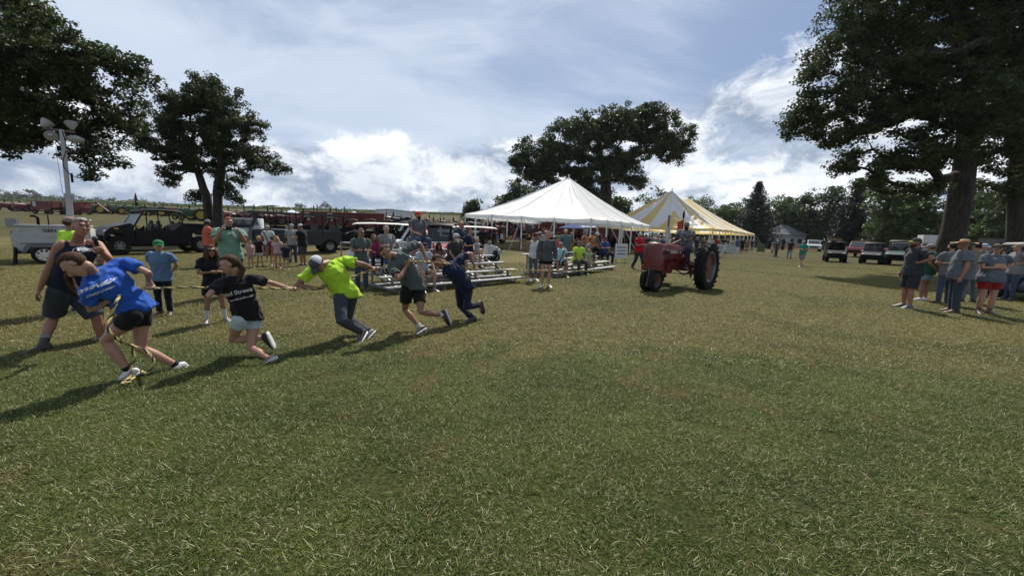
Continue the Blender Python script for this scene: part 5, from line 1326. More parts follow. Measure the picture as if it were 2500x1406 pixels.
def golf_cart(label, loc, rz, paint=None, roofm=None, group=None, seatm=None, rear=True, wind=True):
    t = thing('golf_cart', label, 'golf cart', loc, rz, group); paint = paint or WHT
    b = MB(); rings = []
    for x, w, z in ((1.28, .30, .52), (1.22, .44, .70), (1.00, .54, .84), (.70, .58, .92), (.52, .58, .96)):
        rings.append([V((x, -w, .34)), V((x, -w, z-.08)), V((x, -w*.7, z)), V((x, w*.7, z)), V((x, w, z-.08)), V((x, w, .34))])
    b.ring_loft(rings); b.build('front_cowl', paint, t, bevel=.02, smooth=50)
    b = MB(); b.prism([(.55, .22), (.55, .34), (-.02, .34), (-.10, .60), (-.85, .66), (-1.15, .58), (-1.18, .34), (-.9, .3)], -.56, .56); b.build('rear_body', paint, t, bevel=.02)
    b = MB(); b.box((-.30, 0, .72), (.52, 1.06, .12)); b.box((-.60, 0, .98), (.12, 1.02, .36), Matrix.Rotation(-.15, 3, 'Y')); b.build('seat', seatm or mat('cart_seat', (.55, .53, .48), .6), t, bevel=.03)
    if rear:
        b = MB(); b.box((-.95, 0, .72), (.42, 1.0, .10)); b.box((-1.38, 0, .40), (.40, .9, .03)); b.build('rear_seat', seatm or mat('cart_seat', (.55, .53, .48), .6), t, bevel=.02)
    b = MB(); rings = []
    for x, dz in ((.95, -.03), (.86, .01), (.2, .04), (-.8, .04), (-1.35, .01), (-1.42, -.03)):
        z = 1.84+dz; rings.append([V((x, -.60, z-.03)), V((x, -.52, z)), V((x, 0, z+.025)), V((x, .52, z)), V((x, .60, z-.03)), V((x, .5, z-.05)), V((x, -.5, z-.05))])
    b.ring_loft(rings); b.build('roof', roofm or CRM, t, smooth=50)
    for s in (-1, 1):
        b = MB(); b.tube([(1.02, s*.50, .86), (.80, s*.50, 1.80)], .018, 7); b.build('roof_post', PLB, t)
        b = MB(); b.tube([(-.66, s*.52, .62), (-.78, s*.50, 1.82)], .018, 7); b.build('roof_post', PLB, t)
    if wind:
        b = MB(); panel(b, [(1.02, -.48, .94), (1.02, .48, .94), (.82, .48, 1.76), (.82, -.48, 1.76)], .01, (.9, 0, .25)); b.build('windscreen', CLR, t, smooth=0)
    b = MB(); b.torus((.42, .26, .98), (.75, 0, -.65), .16, .014, 18, 6); b.tube([(.42, .26, .98), (.66, .26, .78)], .018, 7); b.build('steering_wheel', PLB, t)
    for x in (.92, -.82):
        for s in (-1, 1): wheel(t, (x, s*.50, .23), .23, .18, .13, STL, nseg=16)
    return t

def car(label, loc, rz, paint, kind='suv', group=None):
    t = thing({'suv': 'parked_car', 'pickup': 'pickup_truck', 'van': 'camper_van'}[kind], label, {'suv': 'car', 'pickup': 'pickup truck', 'van': 'van'}[kind], loc, rz, group)
    if kind == 'suv': low = [(2.3, .35), (2.36, .60), (2.25, .92), (1.2, 1.08), (-2.2, 1.10), (-2.35, .8), (-2.3, .35)]; cab = [(1.25, 1.06), (.45, 1.68), (-1.7, 1.72), (-2.2, 1.08)]; w = .93
    elif kind == 'pickup': low = [(2.7, .45), (2.75, .8), (2.65, 1.08), (1.4, 1.18), (-.9, 1.20), (-.92, 1.18), (-2.7, 1.18), (-2.75, .6), (-2.6, .45)]; cab = [(1.42, 1.16), (.75, 1.84), (-.75, 1.86), (-.92, 1.18)]; w = .98
    else: low = [(2.6, .4), (2.65, .8), (2.5, 1.1), (1.5, 1.2), (-2.9, 1.2), (-2.9, .45)]; cab = [(1.5, 1.18), (1.1, 1.75), (1.7, 1.9), (1.6, 2.7), (-2.9, 2.75), (-2.9, 1.18)]; w = 1.05
    b = MB(); b.prism(low, -w, w); b.build('body', paint, t, bevel=.04)
    b = MB(); b.prism(cab, -w*.86, w*.86); b.build('cabin', paint, t, bevel=.04)
    c0, c1, c2, c3 = cab[:4] if kind != 'van' else (cab[0], cab[1], (.6, 1.8), (.6, 1.25))
    for s in (-1, 1):
        b = MB(); x0, z0 = c0; x1, z1 = c1; x2, z2 = c2; x3, z3 = c3; y = s*(w*.86+.006)
        b.add([V((lerp(x0, x3, .12), y, z0+.04)), V((x1+.02, y, z1-.08)), V((x2-.0, y, z2-.10)), V((x3+.12, y, z3+.04))], [(0, 1, 2, 3)]); b.build('side_window', GLS, t, fix=False, smooth=0)
    b = MB(); n_ = V((.65, 0, .75)).normalized()*.012; b.add([V((c0[0]-.03, -w*.78, c0[1]+.05))+n_, V((c0[0]-.03, w*.78, c0[1]+.05))+n_, V((c1[0]+.06, w*.74, c1[1]-.05))+n_, V((c1[0]+.06, -w*.74, c1[1]-.05))+n_], [(0, 1, 2, 3)]); b.build('windscreen', GLS, t, fix=False, smooth=0)
    fx = low[1][0]
    b = MB(); b.box((fx+.0, 0, .72), (.06, w*1.15, .24)); b.build('grille', PLB, t, bevel=.01)
    for s in (-1, 1):
        b = MB(); b.ell((fx-.03, s*w*.78, .82), (.06, .16, .08), 10, 6); b.build('headlight', LEN, t)
        b = MB(); b.box((c0[0]-.15, s*(w+.10), 1.15), (.12, .2, .14)); b.build('mirror', PLB, t, bevel=.02)
        for x in (fx-.85, low[-1][0]+.85): wheel(t, (x, s*(w-.08), .37), .37, .24, .23, STL, nseg=18)
    if kind == 'pickup':
        b = MB(); b.box((-1.8, 0, 1.19), (1.6, w*1.7, .02)); b.build('bed_floor', PLB, t)
    return t

def wagon(label, loc, rz, group=None, L=3.4, sign=True, paint=None):
    t = thing('farm_wagon', label, 'wagon', loc, rz, group); paint = paint or REDF
    b = MB(); b.prism([(L/2, 2.2), (-L/2, 2.2), (-L/2, 1.2), (-L/2+.7, .75), (L/2-.7, .75), (L/2, 1.2)], -1.05, 1.05); b.build('box', paint, t, bevel=.02)
    b = MB(); b.box((0, 0, 2.24), (L+.06, 2.16, .10)); b.build('top_rail', mat('rail_red', (.20, .03, .028), .5), t, bevel=.01)
    for i in range(5):
        b = MB(); x = -L/2+.15+i*(L-.3)/4
        for s in (-1, 1): b.box((x, s*1.08, 1.68), (.06, .06, 1.0))
        b.build('rib', paint, t, smooth=0)
    if sign:
        for s in (-1, 1):
            b = MB(); b.box((L*.32, s*1.115, 1.75), (.5, .02, .8)); sg = b.build('placard', WHT, t, smooth=0)
            for i in range(4): q = MB(); q.box((L*.32, s*1.128, 2.02-i*.17), (.38, .006, .05)); q.build('print', PLB, sg, smooth=0)
    b = MB(); b.beam((-L/2, 0, .55), (L/2+.9, 0, .55), .12, .12)
    for x in (-L/2+.5, L/2-.5): b.beam((x, -.9, .5), (x, .9, .5), .1, .1)
    b.build('running_gear', PLB, t)
    for x in (-L/2+.5, L/2-.5):
        for s in (-1, 1): wheel(t, (x, s*.95, .40), .40, .24, .22, REDF, nseg=16)
    return t

# ---- the red tractor pulling back on the rope
TZ = R(225)
tractor = farm_tractor('red antique row crop tractor with a silver muffler pulling on the rope', (5.80, 13.35, 0), TZ)
b = MB(); b.tube([(-.50, -.25, 1.15), (-.52, -.25, 2.62)], .014, 8); fp = b.build('flag_pole', PLB, tractor)
b = MB(); rings = []
for i in range(7):
    a = i/6; rings.append([V((-.54-.05*math.sin(a*9), -.25-.02*math.cos(j*1.3+a*5)-.05*j, 2.3-a*.95-.02*j)) for j in range(5)])
b.ring_loft(rings, caps=False, closed=False)
fl = b.build('flag', mat('flag_red', (.42, .03, .035), .8), fp, fix=False)
b = MB(); b.tube([(-.52, -.25, 2.36), (-.53, -.26, 2.5), (-.52, -.25, 2.62)], [.035, .04, .015], 8); b.build('pole_cover', PLB, fp)
cn = thing('tow_chain', 'steel chain hanging between the narrow front tyres of the red tractor', 'chain', V((4.16, 11.72, .6)))
b = MB()
for i in range(9):
    p = V((0-.01*i, -.012*i, .06-.055*i)); b.torus(p, (1, 0, 0) if i % 2 else (0, 1, 0), .028, .007, 12, 6)
b.build('links', STL, cn)['kind'] = 'stuff'

# ---- black crew side by side at the left
fr, rr = G(302, 623), G(480, 617)
dv = (fr-rr); cpos = (fr+rr)/2; hd = math.atan2(dv.y, dv.x); ctr = V((math.cos(hd), math.sin(hd), 0))
side_by_side('large black four door side by side parked behind the boy in the green cap', (cpos-ctr*(.5*(1.30-1.87))-V((-ctr.y, ctr.x, 0))*.62).to_tuple(), hd, crew=True).scale = (1.04, 1.04, 1.12)
# ---- light tower trailer
def light_tower():
    ux, uy = .76, .65; W0 = V((-17.3, 14.1, 0)); rz = math.atan2(uy, ux)
    t = thing('light_tower', 'white towable generator trailer with a tall mast of four floodlights', 'light tower', W0, rz); wt = mat('trailer_white', (.36, .37, .35), .5, var=.08, dirt=(.24, .22, .18))
    # local x runs along the trailer to the right, -y faces the viewer
    b = MB(); b.prism([(-.62, .42), (-.66, 1.02), (-.48, 1.36), (1.22, 1.36), (1.30, 1.2), (1.30, .55), (1.20, .42)], .0, 1.25); b.build('housing', wt, t, bevel=.03)
    b = MB(); b.box((.37, .6, 1.385), (1.8, 1.32, .05)); b.build('lid', mat('trailer_lid', (.50, .50, .48), .45), t, bevel=.015)
    b = MB(); b.box((.36, -.012, .74), (1.6, .03, .015)); b.box((.70, -.02, .77), (.14, .04, .035)); b.build('door_seam', PLB, t)
    b = MB(); b.box((-.655, .60, .95), (.03, .85, .40)); b.build('vent', PLB, t, bevel=.02)
    hs = bpy.context.scene
    text_obj('lettering', 'GEN', mat('black_print', (.03, .03, .03), .6), t, (.28, -.016, 1.20), (1, 0, 0), (0, 0, 1), .17, bold=.005)
    text_obj('lettering', 'Power', mat('grey_print', (.30, .30, .30), .6), t, (.64, -.016, 1.09), (1, 0, 0), (0, 0, 1), .12, shear=.3)
    text_obj('lettering', 'EQUIPMENT RENTAL', mat('grey_print', (.30, .30, .30), .6), t, (.66, -.016, .95), (1, 0, 0), (0, 0, 1), .10)
    b = MB(); b.prism([(-.42, .40), (-.30, .66), (-.22, .72), (.46, .72), (.54, .66), (.66, .40), (.52, .40), (.42, .60), (-.18, .60), (-.30, .40)], -.24, .0); b.build('fender', mat('fender_grey', (.10, .105, .11), .45), t, bevel=.01)
    wheel(t, (.12, -.13, .33), .33, .2, .21, mat('white_rim', (.6, .6, .58), .4), nseg=24, spokes=8, dish=.3); wheel(t, (.12, 1.38, .33), .33, .2, .21, WHT, nseg=20)
    b = MB(); b.beam((-.7, .6, .42), (2.2, .6, .42), .12, .12); b.beam((-.62, -.02, .42), (1.2, -.02, .42), .08, .10); b.beam((2.2, .6, .42), (3.2, .6, .42), .1, .1); b.build('chassis', PLB, t)
    for x in (-.55, 1.15):
        b = MB(); b.beam((x, -.06, .55), (x-.05, -.14, .02), .07, .07); b.box((x-.05, -.15, .02), (.2, .2, .03)); b.build('stabiliser', PLB, t)
    for q, s in ((.30, 1), (-.58, -1)):
        b = MB(); b.ell((q-.0, -.02, .56), (.05, .02, .06), 10, 8); b.build('side_lamp', mat('red_lens', (.05, .012, .012), .3), t)
    b = MB(); b.tube([(-.05, .5, 1.4), (-.05, .5, 1.66), (-.12, .5, 1.72), (-.22, .5, 1.72)], .04, 8); b.build('exhaust', PLB, t)
    b = MB(); b.tube([(.22, .4, 1.4), (.22, .4, 1.78)], .018, 8); b.build('latch_post', PLB, t)
    b = MB(); b.box((-.62, .3, 1.46), (.25, .3, .30)); b.build('control_box', GRY, t, bevel=.02)
    mx, my = .80, .62
    b = MB(); b.beam((mx-.10, my, .5), (mx-.02, my, 2.6), .17, .17, V((0, 1, 0))); b.beam((mx-.02, my, 2.5), (mx+.02, my, 4.95), .125, .125, V((0, 1, 0))); ms = b.build('mast', mat('galvanised', (.34, .35, .35), .45, metal=.35, var=.1), t, bevel=.01)
    b = MB(); b.box((mx, my, 2.55), (.26, .26, .12)); b.box((mx, my, 1.62), (.34, .30, .20)); b.box((mx+.16, my, 1.5), (.3, .1, .06)); b.build('mast_collar', STL, t)
    b = MB(); b.beam((mx-.42, my, 4.92), (mx+.36, my, 4.92), .07, .07); b.beam((mx, my, 4.3), (mx, my, 4.95), .07, .07); b.build('crossbar', mat('rusty_bar', (.12, .08, .06), .7), t)
    lm = mat('lamp_shell', (.26, .26, .255), .38, var=.08); ls = mat('lamp_bulb', (.75, .75, .74), .2)
    for px_, pz, dx, dz, sx in ((-.32, 5.05, .35, .55, .2), (.28, 5.12, -.1, .8, .2), (-.26, 4.62, .1, -.35, -.6), (.34, 4.58, .75, .0, -.6)):
        a = V((dx, sx, dz)).normalized(); c = V((mx+px_, my, pz+.08)); b = MB()
        if abs(px_-.34) < .01: b.ell(c+V((.0, 0, 0)), (.25, .18, .135), 20, 12)
        else: b.lathe(c-a*.12, a, [(-.10, .04), (-.07, .07), (.0, .105), (.08, .155), (.17, .185), (.19, .17), (.185, .0)], 20)
        lo = b.build('floodlight', lm, t, smooth=50); b = MB(); b.box(c, (.12, .30, .06)); b.build('bracket', STL, lo)
    b = MB(); b.tube(smooth_path([V((mx+.05, my-.12, 4.9)), V((mx+.1, my-.14, 4.3)), V((mx-.04, my-.13, 3.7)), V((mx+.1, my-.15, 3.35)), V((mx+.35, my-.1, 3.22)), V((mx+.50, my, 3.45)), V((mx+.42, my, 3.75))], 6), .014, 6); b.build('cable', PLB, t)
    b = MB(); b.tube([(mx-.17, my-.1, 4.3), (mx-.15, my-.1, 2.6)], .006, 5); b.box((mx+.14, my-.1, 3.2), (.06, .08, .34)); b.box((mx-.10, my-.05, 4.25), (.1, .1, .18)); b.build('wire', PLB, t)
light_tower()

# ---- golf carts and vehicles behind the bleachers
golf_cart('white roofed golf cart parked behind the left end of the bleachers', GX(925, 16.6), R(196), roofm=CRM)
golf_cart('golf cart with a cream roof and tan seat beside the white tent corner', GX(1165, 21.5), R(20), roofm=CRM)
side_by_side('utility cart with pale hood and clear windscreen behind the man in the red cap', GX(1020, 19.5), R(205), paint=WHT, group=None)
side_by_side('utility cart with pinkish red hood parked behind the top bench', GX(1078, 18.6), R(262), paint=mat('pink_red', (.30, .05, .07), .4))
side_by_side('black roofed utility cart parked left of the cart with pale hood', GX(985, 23.5), R(188), paint=GRY)
small = side_by_side('dark utility cart parked behind the white roofed golf cart', GX(862, 27), R(200), group='utility carts parked behind the bleachers')
for i, (px, d, rz) in enumerate(((815, 31, 195), (905, 30, 205), (948, 29, 196), (1000, 30, 210), (1048, 28, 200), (1100, 27, 190), (1140, 31, 205), (640, 31, 200), (590, 33, 195), (700, 32, 210), (760, 34, 200))):
    copy_tree(small, GX(px, d), R(rz), 'dark parked utility cart %s' % ['left of the wagon placards', 'glimpsed under the white cart roof', 'behind the patterned top woman', 'left of the man in the red cap', 'right of the man in the red cap', 'behind the bald man in teal', 'by the left corner of the white tent', 'seen beyond the people mover seats', 'behind the man holding a phone', 'above the heads of the children', 'behind the man in plaid'][i], 'utility carts parked behind the bleachers')
# people mover with long black roof
def shuttle():
    p = GX(728, 23.0); t = thing('shuttle_cart', 'long black people mover with a flat dark roof behind the group of children', 'utility cart', p, R(180+42))
    gm = mat('shuttle_body', (.010, .013, .015), .5)
    b = MB(); b.box((0, 0, .90), (4.6, 1.5, .86)); b.box((1.9, 0, 1.0), (.9, 1.4, .5)); b.build('body', gm, t, bevel=.05)
    b = MB(); b.box((-.1, 0, 2.26), (5.2, 1.8, .10)); b.build('roof', mat('shuttle_roof', (.03, .036, .034), .5), t, bevel=.03)
    for x in (-2.4, -1.2, .2, 1.5):
        for s in (-1, 1): b = MB(); b.beam((x, s*.72, 1.0), (x, s*.75, 2.22), .06, .06); b.build('roof_post', PLB, t)
    for x in (-1.8, -.7, .5):
        b = MB(); b.box((x, 0, 1.2), (.5, 1.35, .14)); b.box((x-.25, 0, 1.45), (.1, 1.35, .45)); b.build('bench', mat('seat_vinyl', (.03, .03, .034), .6), t, bevel=.02)
    b = MB(); panel(b, [(2.3, -.65, 1.3), (2.3, .65, 1.3), (2.0, .62, 2.1), (2.0, -.62, 2.1)], .01, (.9, 0, .3)); b.build('windscreen', CLR, t, smooth=0)
    for x in (-1.6, 1.6):
        for s in (-1, 1): wheel(t, (x, s*.68, .42), .42, .26, .22, STL, nseg=18, lugs=12)
shuttle()
car('white pickup truck with its hood showing behind the man holding a phone', GX(610, 27), R(200), WHT, 'pickup')

# ---- parked vehicles at the right
side_by_side('dark utility cart facing the camera with a tan box on its roof', GX(2035, 33.5), R(236), wind=True, group='utility carts parked in a row on the right').scale = (.88,)*3
side_by_side('green hooded utility cart in the middle of the three parked on the right', GX(2128, 32.5), R(222), group='utility carts parked in a row on the right').scale = (.88,)*3
side_by_side('dark utility cart partly hidden behind the man in the dark tee', GX(2192, 31.5), R(220), group='utility carts parked in a row on the right', paint=mat('dark_green_paint', (.02, .05, .04), .35))
bx = thing('roof_box', 'tan box tied on the roof of the leftmost dark utility cart', 'box', GX(2035, 33.5)+V((0, .2, 1.79))); b = MB(); b.box((0, 0, .09), (.9, .5, .18)); b.build('case', mat('tan_box', (.25, .19, .10), .7), bx, bevel=.02); b = MB(); b.box((0, 0, .19), (.92, .06, .01)); b.build('strap', PLB, bx)
car('white pickup parked facing the camera left of the dark utility carts', GX(1983, 66), R(236), WHT, 'pickup')
car('red pickup truck parked behind the row of utility carts', GX(2100, 46), R(215), mat('car_red', (.20, .018, .02), .3, coat=.5), 'pickup')
car('small white car with two roof humps behind the utility carts', GX(2140, 60), R(250), WHT, 'suv')
car('dark red pickup behind the man in the dark tee', GX(2205, 43), R(200), mat('car_dkred', (.14, .02, .02), .35, coat=.4), 'pickup')
car('white camper van beside the massive oak trunk', GX(2268, 42), R(230), WHT, 'van')
golf_cart('dark utility cart cut off by the right edge of the photo', GX(2535, 12.6), R(188), paint=mat('navy_paint', (.015, .02, .045), .3, coat=.4), roofm=GRY, seatm=PLB)
farm_tractor('large dark tractor parked in front of the small pale house', GX(1893, 72), R(240), paint=mat('dark_tractor', (.012, .02, .015), .5), rimc=PLB, detail=False, canopy=True, narrow=False, scale=1.25)
for i, (px, d, rz) in enumerate(((1848, 86, 200), (1862, 90, 215))):
    wagon(['red implement with a white stripe beside the end of the striped tent', 'second red implement beyond the end of the striped tent'][i], GX(px, d), R(rz), L=3.0, sign=False)
ot = mat('orange_fence', (.75, .16, .05), .8)
of = thing('snow_fence', 'strip of orange mesh fencing lying in front of the pale house', 'fence', GX(1945, 74)); b = MB()
for j in range(6): b.box((0, 0, .12+j*.14), (7, .02, .04))
for j in range(15): b.box((-3.5+j*.5, 0, .45), (.03, .025, .85))
b.build('mesh', ot, of)['kind'] = 'stuff'
for j in range(4): b = MB(); b.box((-3.5+j*2.33, 0, .5), (.06, .06, 1.1)); b.build('post', PLB, of)

# ---- rows of antique machinery on the rising ground at the left and behind the crowd
red_p = farm_tractor('red antique tractor parked in the row, just left of the white tent', GX(1205, 37), R(250), detail=False, group='red antique tractors in the show rows')
grn_p = farm_tractor('green antique tractor at the left end of the green row', GX(232, 84), R(200), paint=GRN, rimc=YEL, detail=False, narrow=True, group='green antique tractors in the show rows')
wag_p = wagon('red gravity wagon with white placards, left of the white roofed golf cart', GX(785, 44), R(195), L=3.6, group='red gravity wagons behind the crowd')
copy_tree(wag_p, GX(838, 44.5), R(195), 'red gravity wagon with white placards, directly behind the white roofed golf cart', 'red gravity wagons behind the crowd')
copy_tree(wag_p, GX(900, 45.5), R(195), 'red gravity wagon glimpsed under the white cart roof', 'red gravity wagons behind the crowd')
copy_tree(wag_p, GX(120, 72), R(185), 'long dark red wagon at the far left behind the light tower', 'red gravity wagons behind the crowd')
copy_tree(wag_p, GX(188, 74), R(185), 'dark red wagon with a raised auger right of the light tower mast', 'red gravity wagons behind the crowd')
reds = [(40, 82), (75, 80), (395, 92), (420, 88), (455, 86), (578, 62), (600, 60), (625, 58), (652, 62), (676, 58), (700, 60), (725, 62), (748, 56), (930, 52), (955, 50), (985, 54), (1012, 50), (1040, 46), (1068, 44), (1092, 48), (1120, 42), (1148, 40), (1178, 42), (1240, 44), (1290, 47), (1335, 44), (1380, 50), (905, 60), (870, 66), (815, 70), (770, 74)]
reds += [(1205, 50), (1228, 52), (1262, 54), (1315, 52), (1358, 56), (1405, 52), (1430, 56), (1465, 52), (1492, 56), (1520, 54), (1545, 50), (1100, 56), (1060, 58), (1025, 60), (965, 64), (935, 68), (690, 66), (640, 68)]
wh = ['in the far left group', 'beyond the black side by side', 'behind the phone man', 'behind the children', 'behind the bleachers', 'beyond the white tent']
ORD = ['leftmost', 'second from left', 'third from left', 'fourth from left', 'fifth from left', 'sixth from left', 'seventh from left', 'eighth from left', 'ninth from left', 'tenth from left', 'eleventh from left', 'twelfth from left', 'thirteenth from left', 'fourteenth from left', 'fifteenth from left', 'sixteenth from left', 'seventeenth from left', 'eighteenth from left', 'nineteenth from left', 'twentieth from left', 'second from right', 'rightmost']
dkr = farm_tractor('dark antique tractor beyond the machinery rows, left of the white tent', GX(1188, 46), R(230), paint=mat('old_grey', (.03, .028, .026), .6), rimc=mat('old_rim', (.10, .05, .03), .7), detail=False)
reds.sort(); cnt = {}
for i, (px, d) in enumerate(reds):
    w = 0 if px < 100 else 1 if px < 500 else 2 if px < 630 else 3 if px < 800 else 4 if px < 1200 else 5
    k = cnt.get(w, 0); cnt[w] = k+1
    if i % 5 == 3: copy_tree(dkr, GX(px, d), R(rnd.uniform(195, 275)), 'dark antique tractor %s, tractor %s there' % (wh[w], ORD[min(k, 21)]), None, sc=rnd.uniform(.95, 1.2))
    else: copy_tree(red_p, GX(px, d), R(rnd.uniform(195, 275)), 'red antique tractor %s, tractor %s there' % (wh[w], ORD[min(k, 21)]), 'red antique tractors in the show rows %s' % wh[w], sc=rnd.uniform(.92, 1.15))
gl = sorted(((258, 82), (282, 84), (305, 82), (330, 84), (352, 82), (375, 84), (402, 80), (470, 66), (495, 64), (225, 92), (310, 95), (360, 96)))
for i, (px, d) in enumerate(gl):
    c = copy_tree(grn_p, GX(px, d), R(rnd.uniform(180, 230)), 'green antique tractor with yellow wheels beyond the black side by side, %s' % ORD[i], 'green antique tractors beyond the black side by side', sc=rnd.uniform(1.0, 1.25))
for i, (px, d, rz) in enumerate(((1315, 47, 190), (1370, 48, 186), (1440, 49, 192), (1530, 52, 185))):
    copy_tree(wag_p, GX(px, d), R(rz), 'dark red wagon seen under the edge of the white tent, %s' % ORD[i], 'red gravity wagons behind the crowd')
def far_clutter():
    # exhaust stacks, augers and racks that break the skyline
    for i, (px, py, d, nm, lab) in enumerate(((335, 470, 110, 'steeple', 'thin dark pointed spire above the green tractors'),)):
        b0 = GX(px, d); top = P(px, py, d).z; t = thing('windmill_tower', lab, 'tower', b0); b = MB(); b.tube([(0, 0, 0), (0, 0, (top-b0.z)*.8), (0, 0, top-b0.z)], [.5, .25, .02], 8); b.build('mast', PLB, t)
        b = MB(); b.beam((-4, 0, (top-b0.z)*.55), (4, 0, (top-b0.z)*.5), .5, .25); b.build('boom', mat('boom_yellow', (.5, .4, .15), .6), t)
    for i, (px, py, d) in enumerate(((598, 500, 62), (623, 500, 58), (690, 512, 60), (742, 508, 58), (768, 502, 62), (776, 500, 66), (808, 508, 60), (822, 506, 64), (842, 505, 60), (860, 520, 58))):
        b0 = GX(px, d); h = P(px, py, d).z-b0.z; t = thing('exhaust_stack', 'dark vertical stack above the machinery behind the crowd, %s' % ORD[i], 'stack', b0+V((0, 0, 0)), group='stacks above the machinery rows'); b = MB(); b.tube([(0, 0, 0), (0, 0, h*.75), (0, 0, h*.76), (0, 0, h)], [.05, .05, .09, .09], 8); b.build('pipe', PLB, t); b = MB(); b.box((0, 0, .2), (.8, .8, .4)); b.build('block', PLB, t, bevel=.03)
    p = GX(660, 56); t = thing('tractor_canopy', 'pale sun canopy on posts sticking up above the machinery row', 'canopy', p); hh = P(660, 503, 56).z-p.z
    b = MB(); b.box((0, 0, hh), (2.0, 1.4, .08), Matrix.Rotation(-.08, 3, 'Y')); b.build('roof', WHT, t); 
    for s in (-.3, .6): b = MB(); b.beam((s, 0, 0), (s*.9, 0, hh-.05), .1, .1); b.build('post', PLB, t)
    # white shed
    p = GX(965, 85); hh = P(965, 514, 85).z-p.z; w = 62/FPX*85; t = thing('storage_shed', 'plain pale grey metal building on the horizon behind the bleachers', 'shed', p, R(-8)); b = MB(); b.prism([(-w/2, 0), (-w/2, hh*.96), (0, hh), (w/2, hh*.94), (w/2, 0)], -3, 3); b.build('walls', mat('shed_wall', (.55, .57, .58), .6, var=.05), t, smooth=0)
    b = MB(); b.prism([(-w/2-.2, hh*.96), (0, hh*1.0+.03), (w/2+.2, hh*.94), (w/2+.2, hh*.94+.12), (0, hh+.18), (-w/2-.2, hh*.96+.12)], -3.2, 3.2); b.build('roof', WHT, t, smooth=0)
    for i in range(4): b = MB(); b.box((-w*.36+i*w*.24, -3.02, hh*.5), (w*.19, .03, hh*.8)); b.build('panel', mat('shed_panel', (.48, .50, .51), .6), t, smooth=0)
    # small white pop up canopy tents and hoods along the horizon
    for i, (px, py, d, lab) in enumerate(((713, 512, 70, 'pale blue pop up canopy peeking over the machinery, left one'), (865, 516, 60, 'small white canopy top behind the wagons'))):
        p = GX(px, d); hh = P(px, py, d).z-p.z; t = thing('pop_up_canopy', lab, 'canopy', p); b = MB(); b.add([(-1.5, -1.5, hh-.9), (1.5, -1.5, hh-.9), (1.5, 1.5, hh-.9), (-1.5, 1.5, hh-.9), (0, 0, hh)], [(0, 1, 4), (1, 2, 4), (2, 3, 4), (3, 0, 4)]); b.build('cover', mat('canopy_blue', (.5, .56, .68), .7), t, smooth=0)
        for sx in (-1, 1):
            for sy in (-1, 1): b = MB(); b.beam((sx*1.45, sy*1.45, 0), (sx*1.45, sy*1.45, hh-.9), .05, .05); b.build('leg', STL, t)
    # steam traction engine style dark machine and raised loader boom at the left
    p = GX(215, 74); t = thing('loader_boom', 'red loader boom raised above the wagon right of the light tower', 'loader', p, R(0)); b = MB(); h0 = P(215, 497, 74).z-p.z; b.beam((-3, 0, h0), (2, 0, h0+.1), .25, .25); b.beam((2, 0, h0+.1), (4, 0, h0-1.4), .2, .2); b.build('arm', REDF, t); b = MB(); b.beam((-3, 0, 0), (-3, 0, h0), .3, .3); b.box((-2, 0, .8), (3, 1.6, 1.0)); b.build('base', REDF, t); 
    for s in (-1, 1): wheel(t, (-2.6, s*.9, .6), .6, .3, .35, YEL, nseg=16)
    # grey house at the right
    p = GX(1912, 92); t = thing('small_house', 'small pale house with a grey hipped roof among the trees on the right', 'house', p, R(14)); wl = 58/FPX*92; 
    b = MB(); b.box((0, 0, 1.5), (wl, 6, 3.0)); b.build('walls', mat('siding', (.42, .44, .45), .7, var=.05), t)
    b = MB(); b.add([(-wl/2-.5, -3.5, 2.95), (wl/2+.5, -3.5, 2.95), (wl/2+.5, 3.5, 2.95), (-wl/2-.5, 3.5, 2.95), (-wl*.3, 0, 5.2), (-wl*.02, 0, 5.2)], [(0, 1, 5, 4), (1, 2, 5), (2, 3, 4, 5), (3, 0, 4), (3, 2, 1, 0)]); b.build('roof', mat('shingles', (.12, .125, .13), .85, var=.15, vscale=3), t, smooth=0)
    b = MB(); b.box((-1.2, -3.03, 1.1), (.95, .06, 2.1)); b.build('door', mat('door_brown', (.12, .06, .04), .6), t); b = MB(); b.box((1.0, -3.03, 1.6), (1.1, .06, .9)); b.build('window', GLS, t)
    # horse trailer / grey cabin behind the right group
    p = GX(2455, 34); t = thing('storage_trailer', 'grey box trailer in the shade behind the people on the right', 'trailer', p, R(-20)); b = MB(); b.box((0, 0, 1.45), (3.0, 2.2, 2.0)); b.build('box', mat('trailer_grey', (.06, .068, .072), .5), t, bevel=.05); b = MB(); b.box((0, 0, 2.48), (3.2, 2.3, .08)); b.build('roof', PLB, t)
    for x in (-.5, .5):
        for s in (-1, 1): wheel(t, (x, s*1.0, .35), .35, .22, .2, STL, nseg=14)
far_clutter()
